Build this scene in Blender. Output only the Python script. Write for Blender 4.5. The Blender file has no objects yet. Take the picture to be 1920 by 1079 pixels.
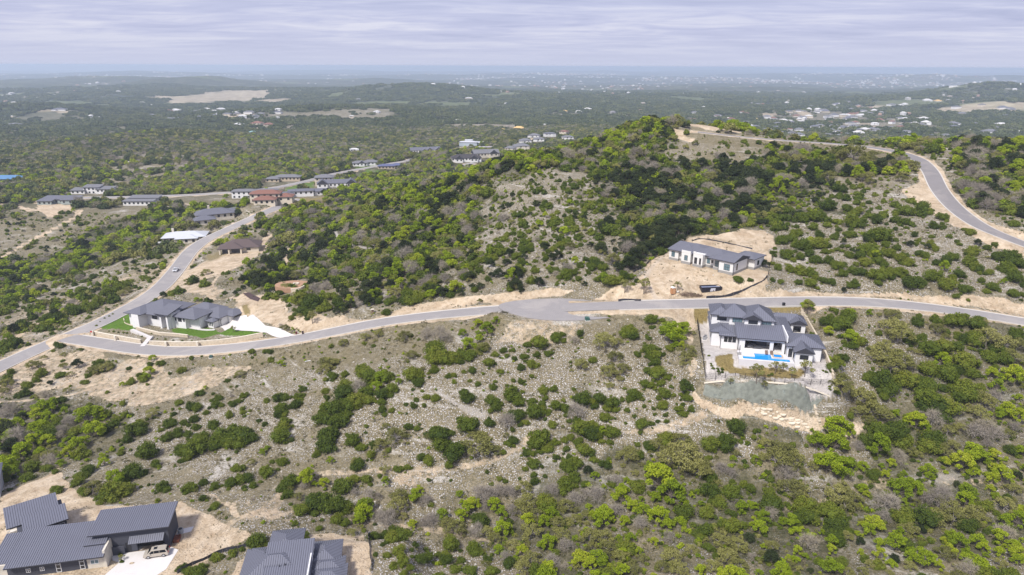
import bpy, bmesh, math, random, time
import numpy as np
from mathutils import Vector, Matrix
T0 = time.time()
random.seed(7); rng = np.random.default_rng(11)
SC = bpy.context.scene; COL = SC.collection
R = math.radians
# ------------------------------------------------------------------ camera, sky, sun, exposure
CAMZ = 100.0
PITCH, ROLL, FPX = R(17.97), R(0.22), 1280.0
_f = np.array([0, math.cos(PITCH), -math.sin(PITCH)]); _r0 = np.array([1., 0, 0]); _u0 = np.array([0, math.sin(PITCH), math.cos(PITCH)])
_u = math.cos(ROLL) * _u0 - math.sin(ROLL) * _r0; _r = math.cos(ROLL) * _r0 + math.sin(ROLL) * _u0
cam = bpy.data.cameras.new('camera'); camo = bpy.data.objects.new('camera', cam); COL.objects.link(camo)
camo.matrix_world = Matrix(((_r[0], _u[0], -_f[0], 0), (_r[1], _u[1], -_f[1], 0), (_r[2], _u[2], -_f[2], CAMZ), (0, 0, 0, 1)))
cam.sensor_width = 36; cam.lens = 24; cam.clip_start = 1; cam.clip_end = 90000
SC.camera = camo
SUN_EL, SUN_AZ = 52, 215          # compass style: azimuth clockwise from +Y (view direction)
world = bpy.data.worlds.new('World'); SC.world = world; world.use_nodes = True
def build_world():
    nt = world.node_tree; nt.nodes.clear(); N = nt.nodes.new; L = nt.links.new
    out = N('ShaderNodeOutputWorld'); bg = N('ShaderNodeBackground'); bg.inputs[1].default_value = 0.072
    sky = N('ShaderNodeTexSky'); sky.sky_type = 'NISHITA'; sky.sun_disc = False
    sky.sun_elevation = R(SUN_EL); sky.sun_rotation = R(SUN_AZ); sky.air_density = 1.2; sky.dust_density = 2.0
    tc = N('ShaderNodeTexCoord'); sep = N('ShaderNodeSeparateXYZ'); L(tc.outputs['Generated'], sep.inputs[0])
    # cloud deck 1800 m up: project the view direction onto it
    mx = N('ShaderNodeMath'); mx.operation = 'MAXIMUM'; mx.inputs[1].default_value = 0.0; L(sep.outputs[2], mx.inputs[0])
    ad = N('ShaderNodeMath'); ad.operation = 'ADD'; ad.inputs[1].default_value = 0.045; L(mx.outputs[0], ad.inputs[0])
    dv = N('ShaderNodeVectorMath'); dv.operation = 'DIVIDE'; L(tc.outputs['Generated'], dv.inputs[0])
    cb = N('ShaderNodeCombineXYZ')
    for i in range(3): L(ad.outputs[0], cb.inputs[i])
    L(cb.outputs[0], dv.inputs[1])
    mp = N('ShaderNodeMapping'); mp.inputs['Rotation'].default_value = (0, 0, R(6)); mp.inputs['Scale'].default_value = (0.36, 0.55, 0.0)
    L(dv.outputs[0], mp.inputs[0])
    def noise(scale, det, rough, dist):
        n = N('ShaderNodeTexNoise'); n.inputs['Scale'].default_value = scale; n.inputs['Detail'].default_value = det
        n.inputs['Roughness'].default_value = rough; n.inputs['Distortion'].default_value = dist; L(mp.outputs[0], n.inputs[0]); return n
    n1 = noise(0.55, 7, 0.55, 0.6); n2 = noise(2.1, 8, 0.6, 0.9)
    mm = N('ShaderNodeMath'); mm.operation = 'MULTIPLY_ADD'; mm.inputs[1].default_value = 0.45; L(n2.outputs[0], mm.inputs[0])
    m2 = N('ShaderNodeMath'); m2.operation = 'MULTIPLY'; m2.inputs[1].default_value = 0.65; L(n1.outputs[0], m2.inputs[0]); L(m2.outputs[0], mm.inputs[2])
    rp = N('ShaderNodeValToRGB'); cr = rp.color_ramp; cr.elements[0].position = 0.43; cr.elements[1].position = 0.66
    cr.elements[0].color = (4.1, 4.4, 6.4, 1); cr.elements[1].color = (6.6, 6.7, 8.0, 1)
    e = cr.elements.new(0.54); e.color = (5.0, 5.25, 7.2, 1)
    L(mm.outputs[0], rp.inputs[0])
    # nearer the horizon the deck melts into an even pale veil
    hz = N('ShaderNodeMapRange'); hz.inputs[1].default_value = 0.0; hz.inputs[2].default_value = 0.05; L(sep.outputs[2], hz.inputs[0])
    veil = N('ShaderNodeMix'); veil.data_type = 'RGBA'; L(hz.outputs[0], veil.inputs[0]); veil.inputs[6].default_value = (5.5, 5.8, 7.4, 1); L(rp.outputs[0], veil.inputs[7])
    mix = N('ShaderNodeMix'); mix.data_type = 'RGBA'; mix.inputs[0].default_value = 0.9
    L(sky.outputs[0], mix.inputs[6]); L(veil.outputs[2], mix.inputs[7]); L(mix.outputs[2], bg.inputs[0]); L(bg.outputs[0], out.inputs[0])
build_world()
sun = bpy.data.lights.new('sun', 'SUN'); suno = bpy.data.objects.new('sun', sun); COL.objects.link(suno)
sun.energy = 3.1; sun.angle = R(10); sun.color = (1.0, 0.96, 0.9)
_sd = Vector((math.sin(R(SUN_AZ)) * math.cos(R(SUN_EL)), math.cos(R(SUN_AZ)) * math.cos(R(SUN_EL)), math.sin(R(SUN_EL))))
suno.rotation_euler = _sd.to_track_quat('Z', 'Y').to_euler(); suno.location = (0, 0, 300)
SC.view_settings.view_transform = 'Standard'; SC.view_settings.look = 'None'; SC.view_settings.exposure = 0.7; SC.view_settings.gamma = 1.0
SC.view_settings.use_curve_mapping = False
SC.cycles.max_bounces = 5; SC.cycles.diffuse_bounces = 2; SC.cycles.glossy_bounces = 2; SC.cycles.transparent_max_bounces = 4
SC.cycles.volume_bounces = 1; SC.cycles.use_denoising = True; SC.cycles.use_fast_gi = False

# ------------------------------------------------------------------ helpers
def tag(o, label=None, cat=None, group=None, kind=None):
    if label: o['label'] = label
    if cat: o['category'] = cat
    if group: o['group'] = group
    if kind: o['kind'] = kind
    return o
def mesh_obj(name, V, F, mat=None, parent=None, smooth=False, loc=None, rz=None):
    me = bpy.data.meshes.new(name); me.from_pydata([tuple(v) for v in V], [], [tuple(f) for f in F])
    if mat is not None:
        for m in (mat if isinstance(mat, (list, tuple)) else [mat]): me.materials.append(m)
    if smooth: me.shade_smooth()
    o = bpy.data.objects.new(name, me); COL.objects.link(o)
    if parent is not None: o.parent = parent
    if loc is not None: o.location = loc
    if rz is not None: o.rotation_euler = (0, 0, rz)
    return o
def empty(name, loc=(0, 0, 0), rz=0.0, label=None, cat=None, group=None):
    o = bpy.data.objects.new(name, None); COL.objects.link(o); o.location = loc; o.rotation_euler = (0, 0, rz); o.empty_display_size = 0.5
    return tag(o, label, cat, group)
def copy_tree(o, parent=None):
    c = o.copy(); COL.objects.link(c); c.parent = parent
    for ch in o.children: copy_tree(ch, c)
    return c
def rays(px, py):
    px = np.atleast_1d(np.asarray(px, float)); py = np.atleast_1d(np.asarray(py, float))
    return _f[None] + ((px - 960) / FPX)[:, None] * _r[None] + ((539.5 - py) / FPX)[:, None] * _u[None]
def project(P):
    Q = np.asarray(P, float) - np.array([0, 0, CAMZ]); d = Q @ _f; d = np.where(d < 1, 1, d)
    return 960 + FPX * (Q @ _r) / d, 539.5 - FPX * (Q @ _u) / d, d
def tube(V, F, a, b, ra, rb, n=5):
    a, b = np.array(a, float), np.array(b, float); d = b - a; d /= np.linalg.norm(d) + 1e-9; u = np.cross(d, [.3, .9, .1]); u /= np.linalg.norm(u); v = np.cross(d, u); i = len(V)
    for c, r in ((a, ra), (b, rb)):
        for k in range(n): t = 2 * math.pi * k / n; V.append(tuple(c + (u * math.cos(t) + v * math.sin(t)) * r))
    for k in range(n): F.append((i + k, i + (k + 1) % n, i + n + (k + 1) % n, i + n + k))
    F.append(tuple(i + n + k for k in range(n)))
# value noise on world xy
def vnoise(x, y, s, seed):
    g = np.random.default_rng(seed).random((256, 256)); u = x / s; v = y / s
    i = np.floor(u).astype(int); j = np.floor(v).astype(int); fu = u - i; fv = v - j
    fu = fu * fu * (3 - 2 * fu); fv = fv * fv * (3 - 2 * fv); i &= 255; j &= 255; i1 = (i + 1) & 255; j1 = (j + 1) & 255
    return (g[i, j] * (1 - fu) + g[i1, j] * fu) * (1 - fv) + (g[i, j1] * (1 - fu) + g[i1, j1] * fu) * fv

# ------------------------------------------------------------------ the lie of the land
# surveyed points: picture column, picture row, forward distance in metres; each gives one point of the ground
CT = """
960 1079 113 960 960 136 960 900 143 960 800 156 960 700 171 960 620 192 960 570 205 960 550 214 960 500 236 960 450 266 960 400 300 960 350 336 960 305 372
1200 1079 112 1200 980 130 1200 900 142 1200 800 156 1200 700 168 1200 600 190 1200 570 199 1200 500 225 1200 450 254 1200 400 288 1200 350 325 1200 300 365 1200 250 405 1200 232 428
1500 1079 112 1500 990 128 1500 900 142 1500 800 153 1500 700 161 1500 650 174 1500 600 187 1500 570 196 1500 540 207 1500 500 224 1500 450 250 1500 400 279 1500 350 312 1500 300 352 1500 268 392
1750 1079 112 1750 980 130 1750 900 143 1750 800 156 1750 700 171 1750 600 192 1750 550 203 1750 500 221 1750 450 244 1750 400 270 1750 350 299 1750 318 323 1750 290 352 1650 280 372
1900 1079 112 1900 950 134 1900 800 157 1900 700 172 1900 600 194 1900 560 205 1900 500 225 1900 455 241 1900 400 265 1900 350 294 1900 300 330 1900 280 350
700 1079 112 700 1000 128 700 900 143 700 850 150 700 750 166 700 650 198 700 610 212 700 590 219 700 560 236 700 500 278 700 450 322 700 410 362 700 375 400
830 350 386 830 400 347 830 450 304 830 500 264 830 555 228 830 590 209 830 650 187 830 750 162 830 850 150 830 960 135
500 1079 108 500 1000 119 500 900 142 500 800 166 500 700 195 500 650 213 500 600 238 500 550 275 500 500 325 500 450 395 500 400 495 500 360 600 500 340 670
300 1079 109 300 1000 121 300 900 144 300 800 173 300 700 206 300 660 224 300 600 257 300 540 308 300 500 354 300 450 432 300 400 515 300 370 600 300 345 690
50 1079 111 50 980 129 50 900 149 50 800 181 50 750 197 50 680 226 50 620 266 50 580 303 50 545 348 50 500 412 50 450 462 50 400 512 50 365 600 50 335 700
620 440 400 620 400 460 600 375 530 650 340 670 720 320 740 800 295 800 880 285 830 160 340 680
"""
_c = np.array([float(v) for v in CT.split()]).reshape(-1, 3)
_d = rays(_c[:, 0], _c[:, 1]); CP = np.array([0, 0, CAMZ]) + _d * (_c[:, 2] / _d[:, 1])[:, None]
extra = []
for x in (-300, -150, 0, 150, 300): extra += [(x, -20, 4), (x, 50, 3)]
for x, y, z in ((-420, 120, 4), (-420, 250, -6), (420, 120, 0), (400, 220, 33), (430, 330, 48), (-600, 420, -12), (-650, 600, -8), (-500, 800, -10), (-250, 800, -8),
                (-60, 900, -14), (100, 860, -12), (350, 870, -14), (600, 850, -14), (-650, 950, -16), (700, 650, -8), (760, 420, 0),
                (150, 520, 30), (240, 490, 30), (330, 460, 34), (-40, 620, 0), (90, 640, 0), (220, 620, -4), (350, 580, -2), (480, 480, 10), (500, 360, 30),
                (-170, 460, 12), (-110, 560, 2), (-75, 420, 21), (-54, 425, 24), (-34, 430, 29), (-13, 430, 34), (7, 430, 39.5), (27, 430, 45), (47, 430, 53), (-60, 480, 11), (-10, 480, 21), (40, 490, 29), (-30, 560, 3), (60, 580, 3), (150, 590, -2), (-90, 520, 4), (540, 220, 30), (600, 100, 5)): extra.append((x, y, z))
CP = np.vstack([CP, np.array(extra, float)])
def _phi(r2): return 0.5 * r2 * np.log(r2 + 1e-9)
_n = len(CP); _K = _phi(((CP[:, None, :2] - CP[None, :, :2]) ** 2).sum(-1)) + np.eye(_n) * 60.0
_A = np.zeros((_n + 3, _n + 3)); _A[:_n, :_n] = _K; _A[:_n, _n] = 1; _A[:_n, _n + 1:] = CP[:, :2]; _A[_n:, :_n] = _A[:_n, _n:].T
_w = np.linalg.solve(_A, np.concatenate([CP[:, 2], [0, 0, 0]]))
def tps(x, y):
    out = np.empty(x.size); xf = x.ravel(); yf = y.ravel()
    for a in range(0, x.size, 40000):
        X = xf[a:a + 40000]; Y = yf[a:a + 40000]
        r2 = (X[:, None] - CP[None, :, 0]) ** 2 + (Y[:, None] - CP[None, :, 1]) ** 2
        out[a:a + 40000] = _phi(r2) @ _w[:_n] + _w[_n] + _w[_n + 1] * X + _w[_n + 2] * Y
    return out.reshape(x.shape)
GX0, GX1, GY0, GY1, GS = -760, 860, -60, 1080, 2.0
_gx = np.arange(GX0, GX1 + .1, GS); _gy = np.arange(GY0, GY1 + .1, GS)
_cx = np.arange(GX0, GX1 + 10, 10.0); _cy = np.arange(GY0, GY1 + 10, 10.0)      # coarse solve, then cubic-ish upsample
_Zc = tps(*np.meshgrid(_cx, _cy, indexing='ij'))
def _bil(Z, x0, y0, s, x, y):
    u = np.clip((x - x0) / s, 0, Z.shape[0] - 1.001); v = np.clip((y - y0) / s, 0, Z.shape[1] - 1.001)
    i = u.astype(int); j = v.astype(int); a = u - i; b = v - j
    return (Z[i, j] * (1 - a) + Z[i + 1, j] * a) * (1 - b) + (Z[i, j + 1] * (1 - a) + Z[i + 1, j + 1] * a) * b
_XX, _YY = np.meshgrid(_gx, _gy, indexing='ij')
GZ = _bil(_Zc, GX0, GY0, 10.0, _XX, _YY)
for _ in range(2): GZ[1:-1, 1:-1] = (GZ[1:-1, 1:-1] * 2 + GZ[:-2, 1:-1] + GZ[2:, 1:-1] + GZ[1:-1, :-2] + GZ[1:-1, 2:]) / 6
GZ += (vnoise(_XX, _YY, 23, 3) - .5) * 1.3 + (vnoise(_XX, _YY, 9, 4) - .5) * 0.5
# far country: broad plain falling away, with named hills
HILLS = [  # x px, y px of the top, distance, height above the plain, half width across, half width along
    (385, 160, 5200, 95, 420, 700), (250, 166, 6000, 75, 900, 900), (800, 166, 3900, 62, 420, 620), (560, 180, 4300, 30, 500, 500), (1780, 172, 3300, 76, 230, 400), (1640, 182, 3000, 30, 300, 300),
    (1900, 185, 3300, 55, 300, 400), (1090, 131, 22000, 110, 2600, 2500), (620, 132, 20000, 80, 2600, 2500), (1480, 140, 14000, 80, 1600, 2000), (1660, 147, 9500, 105, 700, 900), (1820, 146, 9500, 95, 700, 900),
    (950, 146, 10500, 45, 2500, 900), (330, 136, 14000, 50, 2500, 1500), (1800, 141, 20000, 90, 2600, 2500), (1300, 134, 26000, 140, 2600, 2500), (700, 150, 8000, 50, 900, 700),
    (60, 205, 2300, 34, 300, 260), (330, 262, 1180, 22, 160, 120), (180, 290, 1000, 20, 120, 90), (700, 205, 2100, 26, 330, 260), (1420, 196, 2300, 22, 260, 160), (1850, 196, 2500, 40, 260, 220)]
def zfar(x, y):
    r = np.hypot(x, y)
    z = np.interp(r, [0, 800, 1500, 2500, 5000, 10000, 60000], [-8, -12, -34, -48, -62, -70, -70]).astype(float)
    z = z + (vnoise(x, y, 700, 21) - .5) * np.interp(r, [700, 2000, 6000], [6, 24, 40]) + (vnoise(x, y, 190, 22) - .5) * np.interp(r, [700, 2000], [4, 12])
    z = z + (vnoise(x, y, 3100, 23) - .5) * np.interp(r, [3000, 9000, 30000], [0, 65, 75]) + (vnoise(x, y, 1500, 24) - .5) * np.interp(r, [4000, 12000], [0, 60])
    z = z - r * r / 1.27e7                      # the earth's own curve
    for hx, hy, hd, hh, sx, sy in HILLS:
        X = (hx - 960) / FPX * hd * 1.04; z = z + hh * (.8 if hd > 3000 else 1) * np.exp(-((x - X) / sx) ** 2 - ((y - hd) / sy) ** 2)
    return z
def _sm(t): t = np.clip(t, 0, 1); return t * t * (3 - 2 * t)
def height(x, y):
    x = np.asarray(x, float); y = np.asarray(y, float)
    near = _bil(GZ, GX0, GY0, GS, x, y)
    w = _sm((y - 850) / 220) ; w = np.maximum(w, _sm((np.abs(x) - 600) / 150))
    return near * (1 - w) + zfar(x, y) * w
TS = np.concatenate([np.linspace(90, 1200, 1100), np.geomspace(1203, 30000, 700)])
def at(px, py):
    """the ground points seen at picture points (px, py)"""
    d = rays(px, py); P = np.array([0, 0, CAMZ])[None, None] + d[:, None, :] * TS[None, :, None]
    g = P[..., 2] - height(P[..., 0], P[..., 1]); hit = g < 0
    k = np.where(hit.any(1), hit.argmax(1), len(TS) - 1); k = np.maximum(k, 1); n = np.arange(len(k))
    g0 = g[n, k - 1]; g1 = g[n, k]; t = TS[k - 1] + (TS[k] - TS[k - 1]) * np.clip(g0 / (g0 - g1 + 1e-9), 0, 1)
    Q = np.array([0, 0, CAMZ]) + d * t[:, None]; Q[:, 2] = height(Q[:, 0], Q[:, 1]); return Q
def at1(px, py): return at([px], [py])[0]
def on(px, py, lift=0.0): p = at1(px, py); return (p[0], p[1], p[2] + lift)
def seen(P, lift=1.5):
    """which points clear the ground on the way to the viewpoint"""
    P = np.asarray(P, float); ok = np.ones(len(P), bool); C = np.array([0, 0, CAMZ])
    for s in np.linspace(0.3, 0.985, 60):
        Q = C + (P + [0, 0, lift] - C) * s; ok &= Q[:, 2] > height(Q[:, 0], Q[:, 1])
    return ok

# ------------------------------------------------------------------ roads: centre lines as they run over the ground
def resample(P, step):
    d = np.r_[0, np.cumsum(np.hypot(*np.diff(P[:, :2], axis=0).T))]; s = np.arange(0, d[-1], step)
    return np.stack([np.interp(s, d, P[:, k]) for k in range(3)], 1)
def smooth_line(P, n):
    for _ in range(n): P = np.vstack([P[:1], (P[:-2] + 2 * P[1:-1] + P[2:]) / 4, P[-1:]])
    return P
def line(txt, step=3.0, sm=12):
    a = np.array([float(v) for v in txt.split()]).reshape(-1, 2); P = resample(at(a[:, 0], a[:, 1]), step); return smooth_line(P, sm)
ROADS = {
 'road_main': (line("-60 718 0 689 60 661 120 634 180 610 235 583 275 560 305 537 330 509 355 474 381 453 407 440 438 425 470 411 498 397 521 387 546 380 570 372"), 8.6),
 'road_branch': (line("125 634 170 640 220 650 280 659 340 660 400 658 460 652 530 641 600 627 660 615 720 604 790 594 860 586 940 580 1000 578 1060 577 1130 574 1200 572 1300 570 1400 567 1500 566 1611 565 1680 569 1752 577 1840 590 1920 604 2010 620"), 8.6),
 'road_ridge': (line("2010 492 1920 458 1840 427 1787 391 1759 353 1745 320 1722 297 1675 283 1611 274 1541 269 1470 264 1421 261 1363 254 1297 247", 3.0, 10), 7.6),
 'road_valley': (line("150 372 290 370 370 366 447 361 520 352 570 342 627 327 665 320 711 312 765 301 828 286 860 279 890 271", 5.0, 3), 8.5),
 'road_lower_valley': (line("726 339 760 333 792 327 830 319 863 312 890 306", 5.0, 3), 8.0),
}
def grid_near(P, rad):
    i0 = int((P[:, 0].min() - rad - GX0) / GS); i1 = int((P[:, 0].max() + rad - GX0) / GS) + 2
    j0 = int((P[:, 1].min() - rad - GY0) / GS); j1 = int((P[:, 1].max() + rad - GY0) / GS) + 2
    i0, j0 = max(0, i0), max(0, j0); return slice(i0, min(i1, GZ.shape[0])), slice(j0, min(j1, GZ.shape[1]))
def dist_line(X, Y, P):
    """distance of the points X, Y to polyline P and the height of the line there"""
    best = np.full(X.shape, 1e9); hz = np.zeros(X.shape)
    for a, b in zip(P[:-1], P[1:]):
        d = b - a; L2 = d[0] ** 2 + d[1] ** 2 + 1e-9; t = np.clip(((X - a[0]) * d[0] + (Y - a[1]) * d[1]) / L2, 0, 1)
        q = np.hypot(X - a[0] - t * d[0], Y - a[1] - t * d[1]); m = q < best; best[m] = q[m]; hz[m] = (a[2] + t * d[2])[m]
    return best, hz
def flatten_line(P, half, blend):
    si, sj = grid_near(P, half + blend); X = _XX[si, sj]; Y = _YY[si, sj]; q, hz = dist_line(X, Y, P)
    w = 1 - _sm((q - half) / blend); GZ[si, sj] = GZ[si, sj] * (1 - w) + hz * w
def flatten_poly(poly, z, blend):
    """level a building platform: poly = world xy corners"""
    P = np.c_[np.array(poly + [poly[0]], float), np.full(len(poly) + 1, z)]; si, sj = grid_near(P, blend); X = _XX[si, sj]; Y = _YY[si, sj]
    q, _ = dist_line(X, Y, P); q = np.where(inside(X, Y, poly), 0, q); w = 1 - _sm((q - 0.5) / blend); GZ[si, sj] = GZ[si, sj] * (1 - w) + z * w
def inside(X, Y, poly):
    r = np.zeros(np.shape(X), bool); n = len(poly)
    for k in range(n):
        x0, y0 = poly[k][:2]; x1, y1 = poly[(k + 1) % n][:2]
        c = ((y0 > Y) != (y1 > Y)) & (X < (x1 - x0) * (Y - y0) / (y1 - y0 + 1e-12) + x0); r ^= c
    return r
for _k, (P, w) in ROADS.items():
    P[:, 2] = smooth_line(P, 25)[:, 2]; flatten_line(P, w / 2 + 1.6, 6.0)
CULDESAC = at1(1052, 580); CULDESAC[2] = dist_line(np.array([CULDESAC[0]]), np.array([CULDESAC[1]]), ROADS['road_branch'][0])[1][0]
flatten_poly([(CULDESAC[0] + 20 * math.cos(a), CULDESAC[1] + 10.5 * math.sin(a)) for a in np.linspace(0, 2 * math.pi, 24)[:-1]], CULDESAC[2], 6)
# ------------------------------------------------------------------ building platforms
class Site:
    """local frame of a building: x along the line from one ground point to another, y away, z from the platform"""
    def __init__(s, px, py, px2, py2, dz=0.0, turn=0.0):
        a = at1(px, py); b = at1(px2, py2); s.o = a; s.ang = math.atan2(b[1] - a[1], b[0] - a[0]) + R(turn); s.len = math.hypot(b[0] - a[0], b[1] - a[1]); s.z = a[2] + dz
    def w(s, x, y): c, n = math.cos(s.ang), math.sin(s.ang); return (s.o[0] + x * c - y * n, s.o[1] + x * n + y * c)
    def rect(s, x0, y0, x1, y1): return [s.w(x0, y0), s.w(x1, y0), s.w(x1, y1), s.w(x0, y1)]
    def loc(s, x=0, y=0, z=0): a, b = s.w(x, y); return (a, b, s.z + z)
S_POOL = Site(1350, 652, 1520, 674)
flatten_poly(S_POOL.rect(-6, -8.6, 27, 24), S_POOL.z, 6); flatten_poly(S_POOL.rect(2.5, -14, 19, -9.4), S_POOL.z - 1.7, 2.0)
S_UP = Site(1252, 489, 1368, 522, 0.4)
flatten_poly(S_UP.rect(-1, -1, 34, 12), S_UP.z, 9)
S_LEFT = Site(245, 610, 413, 613, 0.0)
flatten_poly(S_LEFT.rect(-2, -2, 42, 13), S_LEFT.z, 8)
S_DARK = Site(215, 1039, 318, 1022, turn=6)
flatten_poly(S_DARK.rect(-24, -9, 20, 16), S_DARK.z, 6)
S_GREY = Site(484, 1128, 634, 1126, turn=0)
flatten_poly(S_GREY.rect(-6, -2, 26, 13), S_GREY.z, 6)
# the mid distance houses: name -> anchor, second point
MIDSPOT = {}
def mid(key, px, py, ang, w, d, flat=True):
    p = at1(px, py); MIDSPOT[key] = (p, R(ang), w, d)
    if flat:
        c, n = math.cos(R(ang)), math.sin(R(ang)); pts = [(p[0] + x * c - y * n, p[1] + x * n + y * c) for x, y in ((-w / 2, -2), (w / 2, -2), (w / 2, d), (-w / 2, d))]
        flatten_poly(pts, p[2], 10)
mid('brown', 447, 474, 12, 22, 17); mid('white_roof', 345, 455, 14, 26, 17); mid('court', 405, 420, 30, 24, 20); mid('west_grey', 108, 383, 2, 28, 12); mid('west_white', 172, 364, 4, 32, 10)
mid('west_unfinished', 262, 386, 3, 24, 14); mid('blue_wrap', 12, 341, 0, 30, 14); mid('red_tile', 500, 384, 8, 26, 20); mid('tile_behind', 472, 372, 6, 30, 12); mid('grey_modern', 560, 371, 16, 30, 14)
mid('stone_low', 527, 342, 4, 30, 14); mid('tower', 608, 352, 12, 18, 16); mid('tower_wing', 632, 352, 14, 34, 12); mid('valley_white', 682, 312, 12, 26, 14); mid('valley_blue', 730, 317, 8, 26, 14)
mid('gabled', 800, 289, 20, 42, 16); mid('barn', 880, 274, -6, 34, 22); mid('slab', 905, 281, 8, 34, 14); mid('dark_hip', 875, 305, 8, 34, 18); mid('frame_grey', 915, 297, 20, 30, 18)

for _k, (P, w) in ROADS.items(): flatten_line(P, w / 2 + .8, 2.5)
# ------------------------------------------------------------------ what covers the ground, in world metres
def wpoly(txt):
    a = np.array([float(v) for v in txt.split()]).reshape(-1, 2); return [(p[0], p[1]) for p in at(a[:, 0], a[:, 1])]
def wline(txt, step=3.0, sm=3):
    a = np.array([float(v) for v in txt.split()]).reshape(-1, 2); return smooth_line(resample(at(a[:, 0], a[:, 1]), step), sm)
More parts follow.
